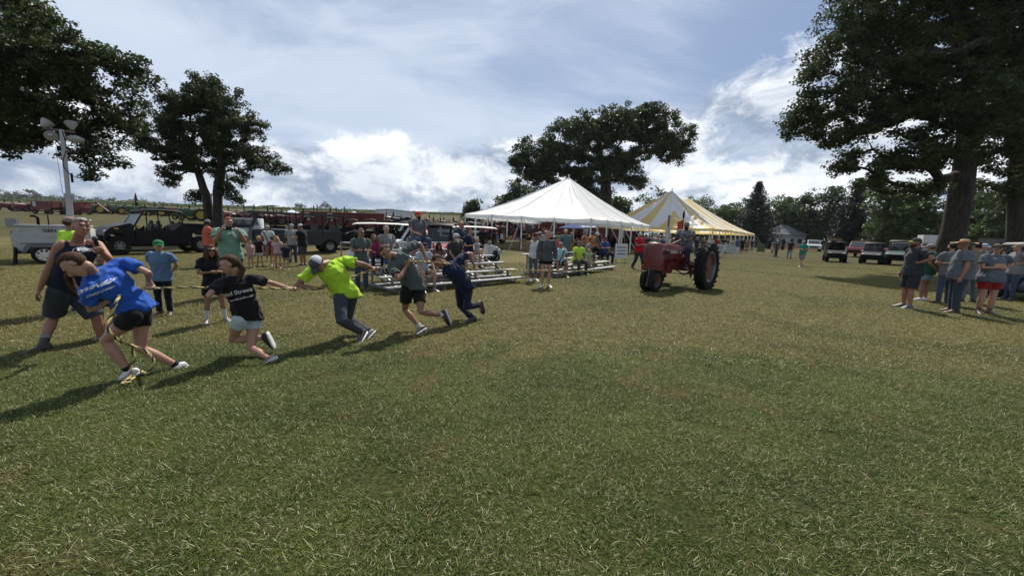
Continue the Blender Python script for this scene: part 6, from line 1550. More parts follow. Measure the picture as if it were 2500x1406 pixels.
# ---------------------------------------------------------------- bleachers
def bleacher(label, FL, ang, L, rows, group=None):
    t = thing('bleachers', label, 'bleachers', FL, ang, group); PL = ALU
    for k in range(rows):
        b = MB(); b.box((L/2, .30+.61*k, .43+.2*k-.02), (L, .25, .042)); b.build('seat_plank', PL, t, bevel=.006)
        b = MB(); y = -.06+.61*k; b.box((L/2, y, .20+.2*(k-1)*1.0 if k else .18), (L, .24, .04)); b.build('foot_plank', mat('worn_aluminium', (.22, .225, .23), .5, metal=.6, var=.15), t, bevel=.006)
    D_ = .30+.61*(rows-1)
    for i in range(4):
        x = .35+i*(L-.7)/3; b = MB(); fr = STL
        for k in range(rows):
            b.beam((x, .30+.61*k, 0.03), (x, .30+.61*k, .39+.2*k), .045, .045)
        b.beam((x, -.1, .05), (x, D_+.15, .05), .06, .06); b.beam((x, -.1, .12), (x, D_, .37+.2*(rows-1)-.05), .04, .04); b.beam((x, .3, .08), (x, D_, .2*(rows-1)+.1), .035, .035)
        b.build('frame', mat('frame_steel', (.22, .22, .23), .45, metal=.6), t, smooth=0)
    b = MB(); b.beam((.35, D_, .1), (L-.35, D_, .37+.2*(rows-1)-.1), .03, .03); b.beam((.35, .3, .1), (.35+(L-.7)/3, .3, .36), .03, .03); b.build('cross_brace', mat('frame_steel', (.22, .22, .23), .45, metal=.6), t, smooth=0)
    if rows > 3:
        for x in (-.02, ):
            b = MB(); b.tube([(x, D_+.12, .1), (x, D_+.12, .43+.2*(rows-1)+.0)], .022, 8); b.build('end_post', STL, t)
    return t
A1 = math.atan2(.69, .72); FL1 = V((-3.24, 9.7, 0)); bleacher('long five row aluminium bleachers behind the rope team', FL1, A1, 4.9, 5)
A2 = math.atan2(.78, .62); FL2 = V((1.55, 14.55, 0)); bleacher('low three row aluminium bleachers with seated spectators in front of the white tent', FL2, A2, 5.4, 3)
def seat_pt(FL, A, k, px):
    e = V((math.cos(A), math.sin(A), 0)); n = V((-math.sin(A), math.cos(A), 0)); best = None
    for i in range(0, 600):
        t_ = -1+i*.012; p = FL+e*t_+n*(.30+.61*k)+V((0, 0, .43+.2*k)); r = p+V((0, 0, .3))-V((0, 0, EYE)); x = 1250+FPX*r.dot(CR)/r.dot(CF)
        if best is None or abs(x-px) < best[0]: best = (abs(x-px), p)
    return best[1]
# ---------------------------------------------------------------- tents
def tent(label, A, B, Cc, peaks, zfun, cover, stripes=None, peakh=7, npole=(4, 5), val=.32, seed=1, name='marquee_tent', bases=None):
    """rectangle with front corners A, B and far right corner Cc; peaks are (point, height)"""
    A, B, Cc = V(A), V(B), V(Cc); Dd = A+(Cc-B); root = thing(name, label, 'tent', V(((A.x+Cc.x)/2, (A.y+Cc.y)/2, gz((A.x+Cc.x)/2, (A.y+Cc.y)/2)))); o = root.location.copy()
    corners = [A, B, Cc, Dd]; per = []
    nseg = 36
    for i in range(4):
        a, b = corners[i], corners[(i+1) % 4]; npn = npole[i % 2]
        for k in range(nseg*npn//2 if False else nseg):
            f = k/nseg; p = a.lerp(b, f); z = zfun(p); bay = (f*npn) % 1; z -= .05*math.sin(math.pi*bay); per.append((V((p.x, p.y, z)), i, f))
    n = len(per); M = 12
    def peak_for(p):
        best = min(peaks, key=lambda q: (V((q[0][0], q[0][1]))-V((p.x, p.y))).length); return best
    # ridge: each perimeter point goes to the closest point of the ridge line
    def ridge(p):
        if len(peaks) == 1: return V((*peaks[0][0], peaks[0][1]))
        a = V((*peaks[0][0], peaks[0][1])); b = V((*peaks[-1][0], peaks[-1][1])); ab = V((b.x-a.x, b.y-a.y)); t_ = max(0, min(1, V((p.x-a.x, p.y-a.y)).dot(ab)/ab.length_squared)); q = a.lerp(b, t_)
        q.z -= .55*math.sin(math.pi*t_); return q
    g = random.Random(seed); vs = []
    for j in range(M+1):
        t_ = j/M
        for i, (e, side, f) in enumerate(per):
            r_ = ridge(e); p = e.lerp(r_, t_); sag = (e.z+(r_.z-e.z)*(t_**1.28)) ; p.z = sag
            w = .05*math.sin(i*1.9+3*t_+noise.noise(V((i*.3, 0, 0)))*4)*math.sin(math.pi*t_**1.3)+.05*noise.noise(V((p.x*.9, p.y*.9, t_*1.5)))*math.sin(math.pi*min(1, t_*1.3))
            p.z += w; vs.append(p-o)
    fs = []; mi = []
    for j in range(M):
        for i in range(n):
            fs.append((j*n+i, j*n+(i+1) % n, (j+1)*n+(i+1) % n, (j+1)*n+i)); f = per[i][2]; side = per[i][1]
            if stripes: mi.append(stripes(side, f+.5/nseg, j/M))
            else: mi.append(0)
    mb = MB(); mb.add(vs, fs); ob = mb.build('canopy', cover[0], root, fix=False, smooth=55, mats=cover)
    for pi, pl in enumerate(ob.data.polygons):
        if pi < len(mi): pl.material_index = mi[pi]
    # reinforced seams
    for i in range(0, n, nseg//3):
        b = MB(); pts = [V(vs[j*n+i])+V((0, 0, .012)) for j in range(M+1)]; b.tube(pts, .022, 5); b.build('seam', mat('seam_white', (.62, .62, .60), .6), ob, fix=False)
    # valance with scalloped edge
    for i in range(4):
        a, b_ = corners[i], corners[(i+1) % 4]; vv = []; K = int((b_-a).length/.18); nn = V((b_.y-a.y, -(b_.x-a.x), 0)).normalized()*.015
        for k in range(K+1):
            f = k/K; p = a.lerp(b_, f); z = zfun(p)-.05*math.sin(math.pi*((f*npole[i % 2]) % 1)); sc = val*(.80+.20*abs(math.sin(k*.9))); wv = nn*(1+1.2*math.sin(k*1.3))
            vv.append([V((p.x, p.y, z))+nn-o, V((p.x, p.y, z-sc))+wv-o])
        mb = MB(); mb.ring_loft(vv, caps=False, closed=False); vo = mb.build('valance', cover[-1] if stripes else cover[0], ob, fix=False, smooth=60)
    # side poles, guy ropes
    for i in range(4):
        a, b_ = corners[i], corners[(i+1) % 4]; nn = V((b_.y-a.y, -(b_.x-a.x), 0)).normalized()
        for k in range(npole[i % 2]):
            f = k/npole[i % 2]; p = a.lerp(b_, f); gzp = gz(p.x, p.y); z = zfun(p); q = p.copy(); mb = MB(); mb.tube([V((q.x, q.y, gzp))-o, V((q.x, q.y, z))-o], .055, 8); mb.build('pole', mat('tent_pole', (.62, .62, .60), .5), root)
            dirs = [nn] if k else [nn, V((-(a-corners[i-1]).y, (a-corners[i-1]).x, 0)).normalized()*-1]
            for d in dirs:
                e = p+d*1.7; mb = MB(); mb.tube([V((p.x, p.y, z))-o, V((e.x, e.y, gz(e.x, e.y)))-o], .018, 5); mb.build('guy_strap', mat('strap_white', (.5, .5, .48), .7), root)
    for (px, py), h in peaks:
        mb = MB(); mb.tube([V((px, py, gz(px, py)))-o, V((px, py, h+.28))-o], .07, 10); mb.build('centre_pole', mat('tent_pole', (.62, .62, .60), .5), root)
    return root
def eave_fun(pts):          # height of the eave, blended between measured corners
    def f(p):
        ws = [(1/((V((p.x, p.y))-V((q[0], q[1]))).length_squared+.01), q[2]) for q in pts]; return sum(w*z for w, z in ws)/sum(w for w, z in ws)
    return f
TW = mat('tent_white', (.86, .87, .86), .55, trans=.42, bump=.55, bscale=2.2, var=.03, vscale=1); TY = mat('tent_yellow', (.80, .61, .24), .6, trans=.42, bump=.55, bscale=2.2)
def zpix(px, py, x, y): return P(px, py, y).z
A_, B_, C_ = V((-4.3, 34.4, 0)), V((5.5, 28.0, 0)), V((14.5, 41.8, 0)); D_ = A_+(C_-B_)
zf = eave_fun([(A_.x, A_.y, P(1132, 522, A_.y).z), (B_.x, B_.y, P(1434, 533, B_.y).z), (C_.x, C_.y, P(1577, 550, C_.y).z), (D_.x, D_.y, 3.0)])
ctr = (A_+C_)/2; hp = P(1365, 433, ctr.y).z
tent('large white peaked marquee tent behind the low bleachers', A_, B_, C_, [((ctr.x, ctr.y), hp)], zf, [TW], npole=(4, 5), seed=2)
F_ = V((21.4, 42.0, 0)); Lf = V((10.7, 50.6, 0)); Rr_ = F_+V((.63, .78, 0))*30
zf2 = eave_fun([(F_.x, F_.y, P(1731, 557, F_.y).z), (Lf.x, Lf.y, 2.9), (Rr_.x, Rr_.y, P(1842, 571, Rr_.y).z)])
p1 = (20.5, 51.8); p2 = (25.5, 58.1)
def strp(side, f, t_):
    if side == 0: return 1 if f < .13 or (.34 < f < .46) or abs(f-.72) < .15*(1-t_/.52) or f > .95 else 0
    return 1 if int(f*11+.4) % 2 else 0
tent('yellow and white striped marquee tent to the right of the white tent', Lf, F_, Rr_, [(p1, P(1619, 465, p1[1]).z), (p2, P(1664, 484, p2[1]).z)], zf2, [TW, TY], stripes=strp, npole=(4, 9), seed=5)
for i, (px, d, rz, lab, w) in enumerate(((1716+36, 34, 8, 'white sign board leaning on the striped tent corner pole', 1.1), (1783, 36, -22, 'tilted white sign board on the grass under the striped tent edge', 1.3), (1515, 24, 10, 'white upright sign board beside the seated spectators', .8), (1856, 44, 0, 'small green notice board on legs right of the striped tent', .9))):
    p = GX(px, d); t = thing('sign_board', lab, 'sign', p, R(rz)); b = MB(); b.box((0, 0, .72 if i < 3 else .75), (w, .04, .9 if i != 1 else .7), Matrix.Rotation(R(16) if i == 1 else 0, 3, 'Y')); b.build('board', WHT if i < 3 else mat('green_board', (.10, .14, .05), .6), t, smooth=0)
    for j in range(3): b = MB(); b.box((0, -.03, .95-j*.2), (w*.7, .012, .05), Matrix.Rotation(R(16) if i == 1 else 0, 3, 'Y')); b.build('print', mat('black_print2', (.05, .05, .05), .6), t, smooth=0)
    for s in (-1, 1): b = MB(); b.beam((s*w*.4, .02, 0), (s*w*.4, .0, .5), .04, .04); b.build('leg', STL, t)
# tables, stalls and umbrella under the white tent
for i, (px, d, lab) in enumerate(((1235, 31, 'long dark display table near the left pole of the white tent'), (1400, 34, 'crowded display table in the middle of the white tent'), (1300, 37, 'rear display table under the white tent'))):
    p = GX(px, d); t = thing('display_table', lab, 'table', p, R(8*i)); b = MB(); b.box((0, 0, .74), (2.4, .8, .04)); b.build('table_top', mat('table_brown', (.10, .06, .035), .6), t)
    for sx in (-1.1, 1.1):
        for sy in (-.3, .3): b = MB(); b.beam((sx, sy, 0), (sx, sy, .72), .04, .04); b.build('leg', PLB, t)
    for j in range(7):
        c_ = [(.3, .05, .04), (.05, .1, .2), (.4, .38, .3), (.06, .06, .05), (.3, .2, .06)][(j+i) % 5]; h = .15+.12*((j*7+i) % 3); q = MB(); q.box((0, 0, h/2), (.22, .25, h)); bo = q.build('display_box', mat('box_%d' % ((j+i) % 5), c_, .6), None, bevel=.01); bo.location = p+V((math.cos(R(8*i))*(-1.05+j*.35), math.sin(R(8*i))*(-1.05+j*.35), .762)); tag(bo, '%s boxed item, %s on the %s' % (['red', 'blue', 'cream', 'dark', 'tan'][(j+i) % 5], ORD[j], ['left table under the white tent', 'middle table under the white tent', 'rear table under the white tent'][i]), 'box', 'boxes on the %s' % ['left table', 'middle table', 'rear table'][i])
p = GX(1396, 38); t = thing('parasol', 'light blue parasol open beneath the white tent', 'umbrella', p); b = MB(); b.lathe((0, 0, 1.95), (0, 0, 1), [(0, 1.35), (.02, 1.35), (.28, .6), (.42, .03)], 8); b.build('canopy', mat('parasol_blue', (.22, .30, .60), .7, trans=.3), t, smooth=0); b = MB(); b.tube([(0, 0, 0), (0, 0, 2.4)], .03, 8); b.build('pole', STL, t)
# livestock style gate rails between the carts and the tent
p = GX(1080, 22.5); t = thing('rail_gate', 'white panel of horizontal rails standing behind the bleachers', 'gate', p, R(12))
for j in range(5): b = MB(); b.box((.9, 0, .3+j*.32), (2.4, .04, .12)); b.build('rail', WHT, t, smooth=0)
for x in (-.1, 1.9): b = MB(); b.beam((x, 0, 0), (x, 0, 2.4 if x > 0 else 1.8), .10, .10, V((0, 1, 0))); b.build('post', WHT, t, smooth=0)

p = GX(1196, 15.6); t = thing('stroller', 'folded black stroller standing behind the right end of the long bleachers', 'stroller', p, R(30))
b = MB(); b.tube([(-.35, -.2, .1), (.1, -.22, .55), (.45, -.24, 1.02)], .014, 7); b.tube([(-.35, .2, .1), (.1, .22, .55), (.45, .24, 1.02)], .014, 7); b.tube([(.45, -.24, 1.02), (.45, .24, 1.02)], .016, 7); b.tube([(.32, -.22, .12), (0, -.2, .6)], .012, 6); b.tube([(.32, .22, .12), (0, .2, .6)], .012, 6); b.build('frame', PLB, t)
b = MB(); b.box((-.02, 0, .48), (.42, .36, .06)); b.box((.18, 0, .70), (.06, .36, .46), Matrix.Rotation(.35, 3, 'Y')); b.build('seat', PLB, t, bevel=.02)
for x in (-.35, .34):
    for s_ in (-1, 1): wheel(t, (x, s_*.24, .13), .13, .05, .08, STL, nseg=16)
# ---------------------------------------------------------------- everyone else
WHc = (.60, .61, .62); BKc = (.012, .012, .014); DEN = (.05, .075, .12); NAV = (.012, .018, .04); GYc = (.14, .145, .15); KHA = (.22, .17, .10)
S = dict(curl=(.5, .5))
# left side
man(270, 822, 1.26, 35, 'small blond child half hidden behind the girl in the blue tee, one hand out', d=5.45, arms=('down', 'out'), lv=2, skin_tone='light', top=((.10, .13, .20), 'tee'), bottom=(BKc, 'midshorts'), hair=('blond', 'short'), shoes=(BKc, 'sneaker'))
man(196, 0, 1.74, 160, 'person in a neon yellow shirt and maroon cap standing behind the announcer', d=6.9, lv=2, skin_tone='tan', girth=1.15, top=((.50, .85, .05), 'tee'), bottom=(DEN, 'jeans'), hair=('brown', 'short'), hat=('cap', (.13, .05, .045), (.30, .20, .18)))
man(404, 768, 1.36, 12, 'boy in a green cap, blue tee and dark jeans with his hands behind him', arms='behind', lv=2, look=38, skin_tone='light', top=((.105, .19, .30), 'tee'), bottom=((.010, .012, .018), 'jeans'), hair=('ltbrown', 'short'), hat=('cap', (.012, .16, .05)), shoes=((.07, .045, .03), 'boot'))
cb = bpy.data.objects.get('cap'); 
man(528, 787, 1.33, 48, 'long haired girl in black with crossed arms and tall white socks', arms='cross', lv=2, spread=1.6, skin_tone='tan', female=True, top=(BKc, 'tee'), bottom=(BKc, 'midshorts'), hair=('brown', 'long'), glasses=True, socks=((.62, .62, .62), .17), shoes=((.12, .12, .14), 'sneaker'))
gm = man(570, 0, 1.86, 40, 'smiling heavy man in a pale green tee filming with his phone', d=9.0, arms='phone', lv=2, look=10, skin_tone='red', girth=1.28, top=((.17, .30, .22), 'tee'), bottom=(NAV, 'jeans'), hair=('red', 'short'), curl=(.8, .8))
ph = thing('mobile_phone', 'dark phone held up by the man in the pale green tee', 'phone', gm.base+(gm.hands['L'][0]+gm.hands['R'][0])/2+(gm.hands['L'][1]*.10), R(40)); b = MB(); b.box((0, 0, 0), (.15, .010, .075)); b.build('case', PLB, ph, bevel=.004); b = MB(); b.ell((-.055, .007, .02), (.009, .004, .009), 8, 6); b.build('camera_lens', GLS, ph)
man(514, 0, 1.82, 140, 'man in an orange red polo and navy cap seen from behind', d=14.6, arms='front', lv=1, look=40, skin_tone='dark', top=((.52, .115, .06), 'polo'), bottom=(BKc, 'jeans'), hair=('dark', 'short'), hat=('cap', NAV, (.2, .22, .25)), girth=1.1)
man(613, 645, 1.08, 60, 'toddler in a flowery top standing behind the man with the phone', lv=1, d=14.6, arms='front', female=True, top=((.45, .28, .28), 'tee'), bottom=((.5, .45, .45), 'shorts'), hair=('brown', 'short'))
man(635, 640, 1.22, 165, 'boy in black shirt and white shorts seen from behind', lv=1, d=15.2, spread=1.7, top=(BKc, 'tee'), bottom=((.5, .51, .50), 'midshorts'), hair=('blond', 'short'))
wm = man(658, 625, 1.66, 190, 'woman seen from behind in a white top with a dark cross body bag', lv=1, d=17.6, female=True, top=((.55, .56, .55), 'tee'), bottom=((.10, .15, .22), 'shorts'), hair=('grey', 'short'), skin_tone='tan')
def strap(pe, col=BKc, sgn=1):
    J = pe.J; pts = []
    for i in range(13):
        f = i/12; c = lerp(lerp(J['shL'], J['neck'], .35), J['hipR'], f) if sgn > 0 else lerp(lerp(J['shR'], J['neck'], .35), J['hipL'], f)
        pts.append(c+pe.f*(.15+.06*math.sin(math.pi*f))*1.0)
    b = MB(); b.tube(pts, .017, 6); b2 = [p-pe.f*2*(.15+.05*math.sin(math.pi*i/12)) for i, p in enumerate(pts)]; b.tube(b2, .017, 6); b.ell(pts[-1]-pe.f*.02, (.10, .06, .08), 10, 8); b.build('shoulder_bag', cloth(col), pe.root)
strap(wm)
man(680, 645, 1.25, 6, 'little girl with blond pigtails in a pale pink tee and denim shorts', lv=1, d=14.9, arms='down', female=True, top=((.48, .35, .36), 'tee'), bottom=((.20, .24, .30), 'shorts'), hair=('blond', 'long'), shoes=((.25, .08, .04), 'boot'))
man(668, 640, 1.20, 185, 'child in maroon partly hidden behind the pink shirted girl', lv=1, d=15.7, top=((.18, .03, .05), 'tee'), bottom=((.15, .03, .04), 'shorts'), hair=('brown', 'short'), shoes=((.6, .6, .6), 'sneaker'))
man(700, 647, 1.02, 20, 'small child in a navy tee and tan shorts next to the blond girl', lv=1, d=14.6, top=(NAV, 'tee'), bottom=((.25, .20, .17), 'midshorts'), hair=('dark', 'short'))
man(716, 625, 1.76, 205, 'man in a pale plaid shirt, jeans and light cap by the people mover', lv=1, d=17.2, arms='front', top=((.42, .42, .38), 'polo', cloth((.45, .45, .42), plaid=(.15, .15, .14))), bottom=((.05, .07, .10), 'jeans'), hair=('grey', 'short'), hat=('cap', (.35, .36, .36)))
man(741, 632, 1.78, -95, 'man in black tee and grey shorts looking down at his hands', lv=1, d=16.2, arms='front', bend=14, girth=1.1, skin_tone='tan', top=(BKc, 'tee'), bottom=((.06, .065, .065), 'kneeshorts'), hair=('dark', 'short'), hat=('cap', BKc, (.6, .6, .6)))
man(624, 0, 1.70, 0, 'person in a white cap and pale shirt beyond the people mover', lv=0, d=26, top=(WHc, 'tee'), bottom=(BKc, 'jeans'), hair=('white', 'short'), hat=('cap', (.6, .6, .6)))
# on and beside the long bleachers
def sit(FL, A, k, px, H, head, label, **kw):
    p = seat_pt(FL, A, k, px); e = V((math.cos(A), math.sin(A), 0)); n = V((-math.sin(A), math.cos(A), 0))
    global PN; PN += 1
    sk = {q: kw.pop(q) for q in ('lean', 'look', 'bend', 'spread', 'twist') if q in kw}; arms = kw.pop('arms', 'lap')
    fz = .43+.2*k-.41 if k else 0.0
    J = skel(p-n*.02, H, head, 'sit', arms, seat=V((p.x, p.y, max(0, fz))), girth=kw.get('girth', 1), **sk)
    J = {q: v for q, v in J.items()}
    return make_person(J, label, H=H, seed=PN, lv=kw.pop('lv', 1), **kw)
FACE = 45     # seats face the field: direction (.7,-.7) is heading 45
man(884, 711, 1.68, 28, 'woman in a grey green top and jeans standing at the left end of the bleachers', lv=2, arms='front', look=20, d=10.2, female=True, skin_tone='tan', top=((.085, .11, .095), 'tee'), bottom=((.045, .065, .11), 'jeans'), hair=('ltbrown', 'ponytail'), glasses=True)
sit(FL1, A1, 2, 912, 1.20, 40, 'little girl in a magenta tee sitting on the bleachers', female=True, skin_tone='light', top=((.30, .025, .09), 'tee'), bottom=(NAV, 'jeans'), hair=('ltbrown', 'long'))
sit(FL1, A1, 2, 942, 1.70, 42, 'woman in a patterned grey top sitting beside the girl in magenta', lv=1, female=True, girth=1.1, arms='front', top=((.30, .32, .32), 'tee', cloth((.32, .34, .34), plaid=(.12, .12, .12))), bottom=(DEN, 'jeans'), hair=('grey', 'short'))
ph2 = sit(FL1, A1, 4, 1018, 1.92, 40, 'bearded man in a red cap and grey shirt sitting on the top row', lv=2, girth=1.22, look=20, arms='lap', top=((.11, .115, .13), 'tee'), bottom=((.05, .075, .12), 'jeans'), hair=('dark', 'short'), beard='dark', hat=('cap', (.50, .03, .02)))
sit(FL1, A1, 0, 1030, 1.66, 38, 'woman in a pale printed tee and dark cap on the lowest row', lv=2, female=True, lean=12, arms='knee', skin_tone='light', top=((.40, .45, .50), 'tee'), bottom=((.10, .11, .13), 'shorts'), hair=('ltbrown', 'short'), hat=('cap', NAV), shoes=((.35, .30, .26), 'sandal'))
sit(FL1, A1, 1, 1066, 1.25, 36, 'grinning kid in a black cap on the second row', lv=1, arms='knee', lean=15, top=((.16, .09, .08), 'tee'), bottom=((.02, .02, .025), 'midshorts'), hair=('dark', 'long'), hat=('cap', BKc, (.12, .12, .12)))
sit(FL1, A1, 1, 1104, 1.78, 48, 'grey bearded man in a charcoal tee with a white and black cap', lv=2, look=35, girth=1.12, arms='knee', lean=12, skin_tone='red', top=((.035, .035, .038), 'tee'), bottom=(NAV, 'kneeshorts'), hair=('grey', 'short'), beard='white', hat=('cap', (.45, .46, .47), (.45, .46, .47), BKc))
sit(FL1, A1, 3, 1122, 1.78, 48, 'bald man in sunglasses and a teal shirt on a high row', lv=1, look=30, glasses=True, skin_tone='red', girth=1.1, top=((.025, .06, .075), 'tee'), bottom=(BKc, 'kneeshorts'), hair=('grey', 'bald'))
bw = sit(FL1, A1, 2, 1143, 1.68, 50, 'woman in navy holding a baby on her lap', lv=2, female=True, look=25, arms='front', skin_tone='light', top=(NAV, 'tee'), bottom=((.12, .05, .05), 'shorts'), hair=('brown', 'bun'), glasses=True)
bp = bw.base+lerp(bw.J['knL'], bw.J['hipL'], .35)+V((0, 0, .09)); J = skel(bp, .72, 55, 'sit', 'out', seat=bp-V((0, 0, .16))); make_person(J, 'baby in a pale striped suit on the lap of the woman in navy', H=.72, lv=1, skin_tone='light', top=((.40, .38, .40), 'tee'), bottom=((.35, .25, .25), 'shorts'), hair=('blond', 'buzz'), shoes=((.4, .3, .25), 'sneaker'), seed=77)
# standing before the low bleachers
man(1300, 686, 1.70, 20, 'woman in a white tank top, grey capri trousers and a dark visor', lv=2, d=13.6, arms=('down', 'behind'), look=10, lean=8, female=True, glasses=True, skin_tone='tan', top=((.62, .64, .68), 'tank'), bottom=((.10, .125, .15), 'capri'), hair=('grey', 'short'), hat=('cap', BKc), shoes=((.55, .55, .56), 'sneaker'))
man(1331, 702, 1.76, 6, 'woman in a grey hooded sweatshirt and dark shorts with bare legs', lv=2, d=12.1, arms='down', lean=2, female=True, girth=1.05, top=((.085, .095, .105), 'hoodie'), bottom=((.012, .013, .018), 'shorts'), hair=('ltbrown', 'bun'), shoes=((.45, .42, .38), 'sandal'))
man(1314, 0, 1.76, 190, 'person in a grey green shirt and black shorts between the two standing women', lv=1, d=15.4, arms='hips', top=((.09, .12, .10), 'tee'), bottom=(BKc, 'kneeshorts'), hair=('brown', 'short'), hat=('cap', (.3, .3, .3)), girth=1.1)
man(1376, 0, 1.92, 5, 'tall man in a blue green plaid shirt and pale cap standing behind the seated people', lv=1, d=18.8, top=((.10, .17, .19), 'polo', cloth((.16, .26, .28), plaid=(.02, .04, .06))), bottom=(NAV, 'jeans'), hair=('grey', 'short'), hat=('cap', (.42, .38, .30)), skin_tone='red')
man(1356, 0, 1.58, 70, 'person in a green cap and red shirt behind the mint shirted woman', lv=1, d=17.8, arms='front', top=((.42, .05, .035), 'tee'), bottom=(BKc, 'jeans'), hair=('brown', 'short'), hat=('cap', (.01, .10, .04)))
mw = sit(FL2, A2, 0, 1366, 1.66, 8, 'grey haired woman in a mint striped tee sitting with a cross body strap', lv=1, female=True, girth=1.2, arms='knee', top=((.30, .52, .50), 'tee', cloth((.28, .48, .47), stripes=(.45, .62, .60))), bottom=(NAV, 'midshorts'), hair=('grey', 'short'), skin_tone='red', shoes=((.3, .3, .3), 'sandal')); strap(mw)
sit(FL2, A2, 0, 1408, 1.78, 25, 'man in a neon yellow tee and olive cap sitting on the low bleachers', lv=1, girth=1.15, look=25, arms='knee', lean=10, skin_tone='tan', top=((.50, .80, .06), 'tee'), bottom=((.045, .06, .075), 'jeans'), hair=('grey', 'short'), hat=('cap', (.10, .10, .07)))
sit(FL2, A2, 1, 1428, 1.72, 75, 'man in a plaid shirt leaning forward beside the man in neon yellow', lv=1, lean=24, arms='knee', skin_tone='red', top=((.3, .28, .2), 'polo', cloth((.35, .34, .26), plaid=(.10, .10, .08))), bottom=((.03, .035, .045), 'jeans'), hair=('brown', 'short'))
sit(FL2, A2, 0, 1436, 1.08, 30, 'blond toddler in pale green sitting on the low bleachers', lv=1, arms='knee', top=((.30, .40, .22), 'tee'), bottom=((.35, .10, .03), 'shorts'), hair=('blond', 'short'))
sit(FL2, A2, 2, 1442, 1.82, 25, 'man in a mustard orange hooded sweatshirt and dark cap on the back row', lv=1, girth=1.1, arms='lap', bend=12, top=((.42, .17, .02), 'hoodie'), bottom=(BKc, 'jeans'), hair=('brown', 'short'), hat=('cap', BKc, (.1, .09, .06)))
sit(FL2, A2, 2, 1470, 1.78, 70, 'long haired person in a grey blue shirt leaning over on the back row', lv=1, lean=20, bend=20, arms='knee', top=((.10, .12, .16), 'tee'), bottom=(BKc, 'jeans'), hair=('brown', 'long'))
sit(FL2, A2, 1, 1484, 1.74, 30, 'man in a royal blue tee and navy cap sitting with folded arms', lv=1, arms='cross', bend=10, look=-20, top=((.025, .065, .24), 'tee'), bottom=(NAV, 'jeans'), hair=('dark', 'short'), hat=('cap', NAV), girth=1.1)
sit(FL2, A2, 2, 1496, 1.78, 45, 'man in a grey tee and white cap at the right end of the back row', lv=1, arms='knee', lean=10, top=((.15, .17, .19), 'tee'), bottom=(BKc, 'jeans'), hair=('grey', 'short'), hat=('cap', (.45, .45, .45)))
man(1556, 0, 1.88, 30, 'stout man in a red tee and pale cap walking toward the tractor with folded arms', lv=1, d=19.4, pose='walk', arms='cross', girth=1.25, skin_tone='red', look=-15, top=((.40, .012, .018), 'tee'), bottom=((.035, .042, .055), 'jeans'), hair=('grey', 'short'), hat=('cap', (.45, .42, .40)))
# the driver
dp = tractor.location+V((-(-.30)*0, 0, 0)); c_, s_ = math.cos(TZ), math.sin(TZ)
seat = V((5.80+c_*(-.26), 13.35+s_*(-.26), 1.20)); J = skel(seat, 1.86, -45, 'sit', 'wheel', look=25, seat=seat-V((0, 0, .50)), lean=4, spread=1.8, girth=1.25)
make_person(J, 'driver in a grey short sleeved shirt, jeans and patterned cap on the red tractor', H=1.86, lv=2, girth=1.25, skin_tone='dark', curl=(1.0, 1.0), top=((.16, .165, .18), 'polo'), bottom=((.03, .045, .08), 'jeans'), hair=('dark', 'short'), beard='dark', hat=('cap', (.12, .11, .09), (.3, .28, .24)), seed=91)
# group on the right
man(2212, 751, 1.90, -105, 'man in a dark tee and long shorts with a lime billed cap', lv=2, d=10.3, arms=('hips', 'down'), girth=1.18, skin_tone='red', top=((.035, .040, .048), 'tee'), bottom=((.030, .035, .040), 'kneeshorts'), hair=('brown', 'short'), beard='brown', hat=('cap', (.05, .06, .04), (.05, .06, .04), (.28, .36, .06)), shoes=((.10, .11, .12), 'sneaker'))
man(2252, 733, 1.76, 200, 'person in a green tee and pale blue shorts behind the man in the dark tee', lv=2, d=11.7, arms='behind', girth=1.05, skin_tone='tan', top=((.012, .10, .045), 'tee'), bottom=((.22, .28, .34), 'midshorts'), hair=('brown', 'short'), hat=('cap', (.25, .25, .24)), shoes=((.5, .5, .5), 'sneaker'))
hm = man(2326, 764, 1.88, -122, 'man in a grey work shirt and jeans wearing a straw hat with a red band', lv=2, d=9.8, arms=('down', 'front'), girth=1.28, look=0, skin_tone='red', top=((.13, .145, .165), 'tee'), bottom=((.045, .06, .085), 'jeans'), hair=('grey', 'short'), hat=('straw', (.50, .38, .20), (.45, .03, .02)), shoes=((.05, .03, .02), 'boot'))
man(2300, 0, 1.80, 170, 'person with folded arms in jeans mostly hidden behind the straw hat man', lv=1, d=11.2, arms='cross', top=((.14, .15, .16), 'tee'), bottom=((.06, .09, .14), 'jeans'), hair=('dark', 'short'), beard='dark')
hw = man(2400, 767, 1.80, -12, 'woman in a long grey tee with a print over red shorts, headband and brown boots', lv=2, d=9.7, arms=('hips', 'cross'), girth=1.28, female=True, look=-30, skin_tone='light', top=((.125, .145, .175), 'tee'), bottom=((.28, .018, .014), 'midshorts'), hair=('ltbrown', 'ponytail'), hat=('visor', BKc), shoes=((.09, .055, .035), 'boot'))
b = text2d('(', .01)
printed(hw, hw.top, '', mat('tan_print', (.45, .25, .08), .7), V(hw.base)+hw.J['chest']+hw.f*.2-V((0, 0, .06)), hw.l, V((0, 0, 1)), .1, hw.f, name='print', mesh=(lambda m_: m_.mesh('p'))(MB().add([(math.cos(a*math.pi/8)*.12, math.sin(a*math.pi/8)*.06, 0) for a in range(16)], [tuple(range(16))])))
man(2360, 738, 1.84, 175, 'man in a tan shirt and grey trousers behind the woman with the headband', lv=1, d=11.6, arms='front', spread=1.5, top=((.22, .20, .17), 'polo'), bottom=((.13, .15, .16), 'trousers'), hair=('dark', 'short'), hat=('brim', BKc))
man(2376, 0, 1.82, 10, 'man in a pale blue cap and grey tee with folded arms', lv=1, d=13.2, arms='cross', top=((.13, .15, .17), 'tee'), bottom=(NAV, 'jeans'), hair=('dark', 'short'), hat=('cap', (.40, .50, .58)))
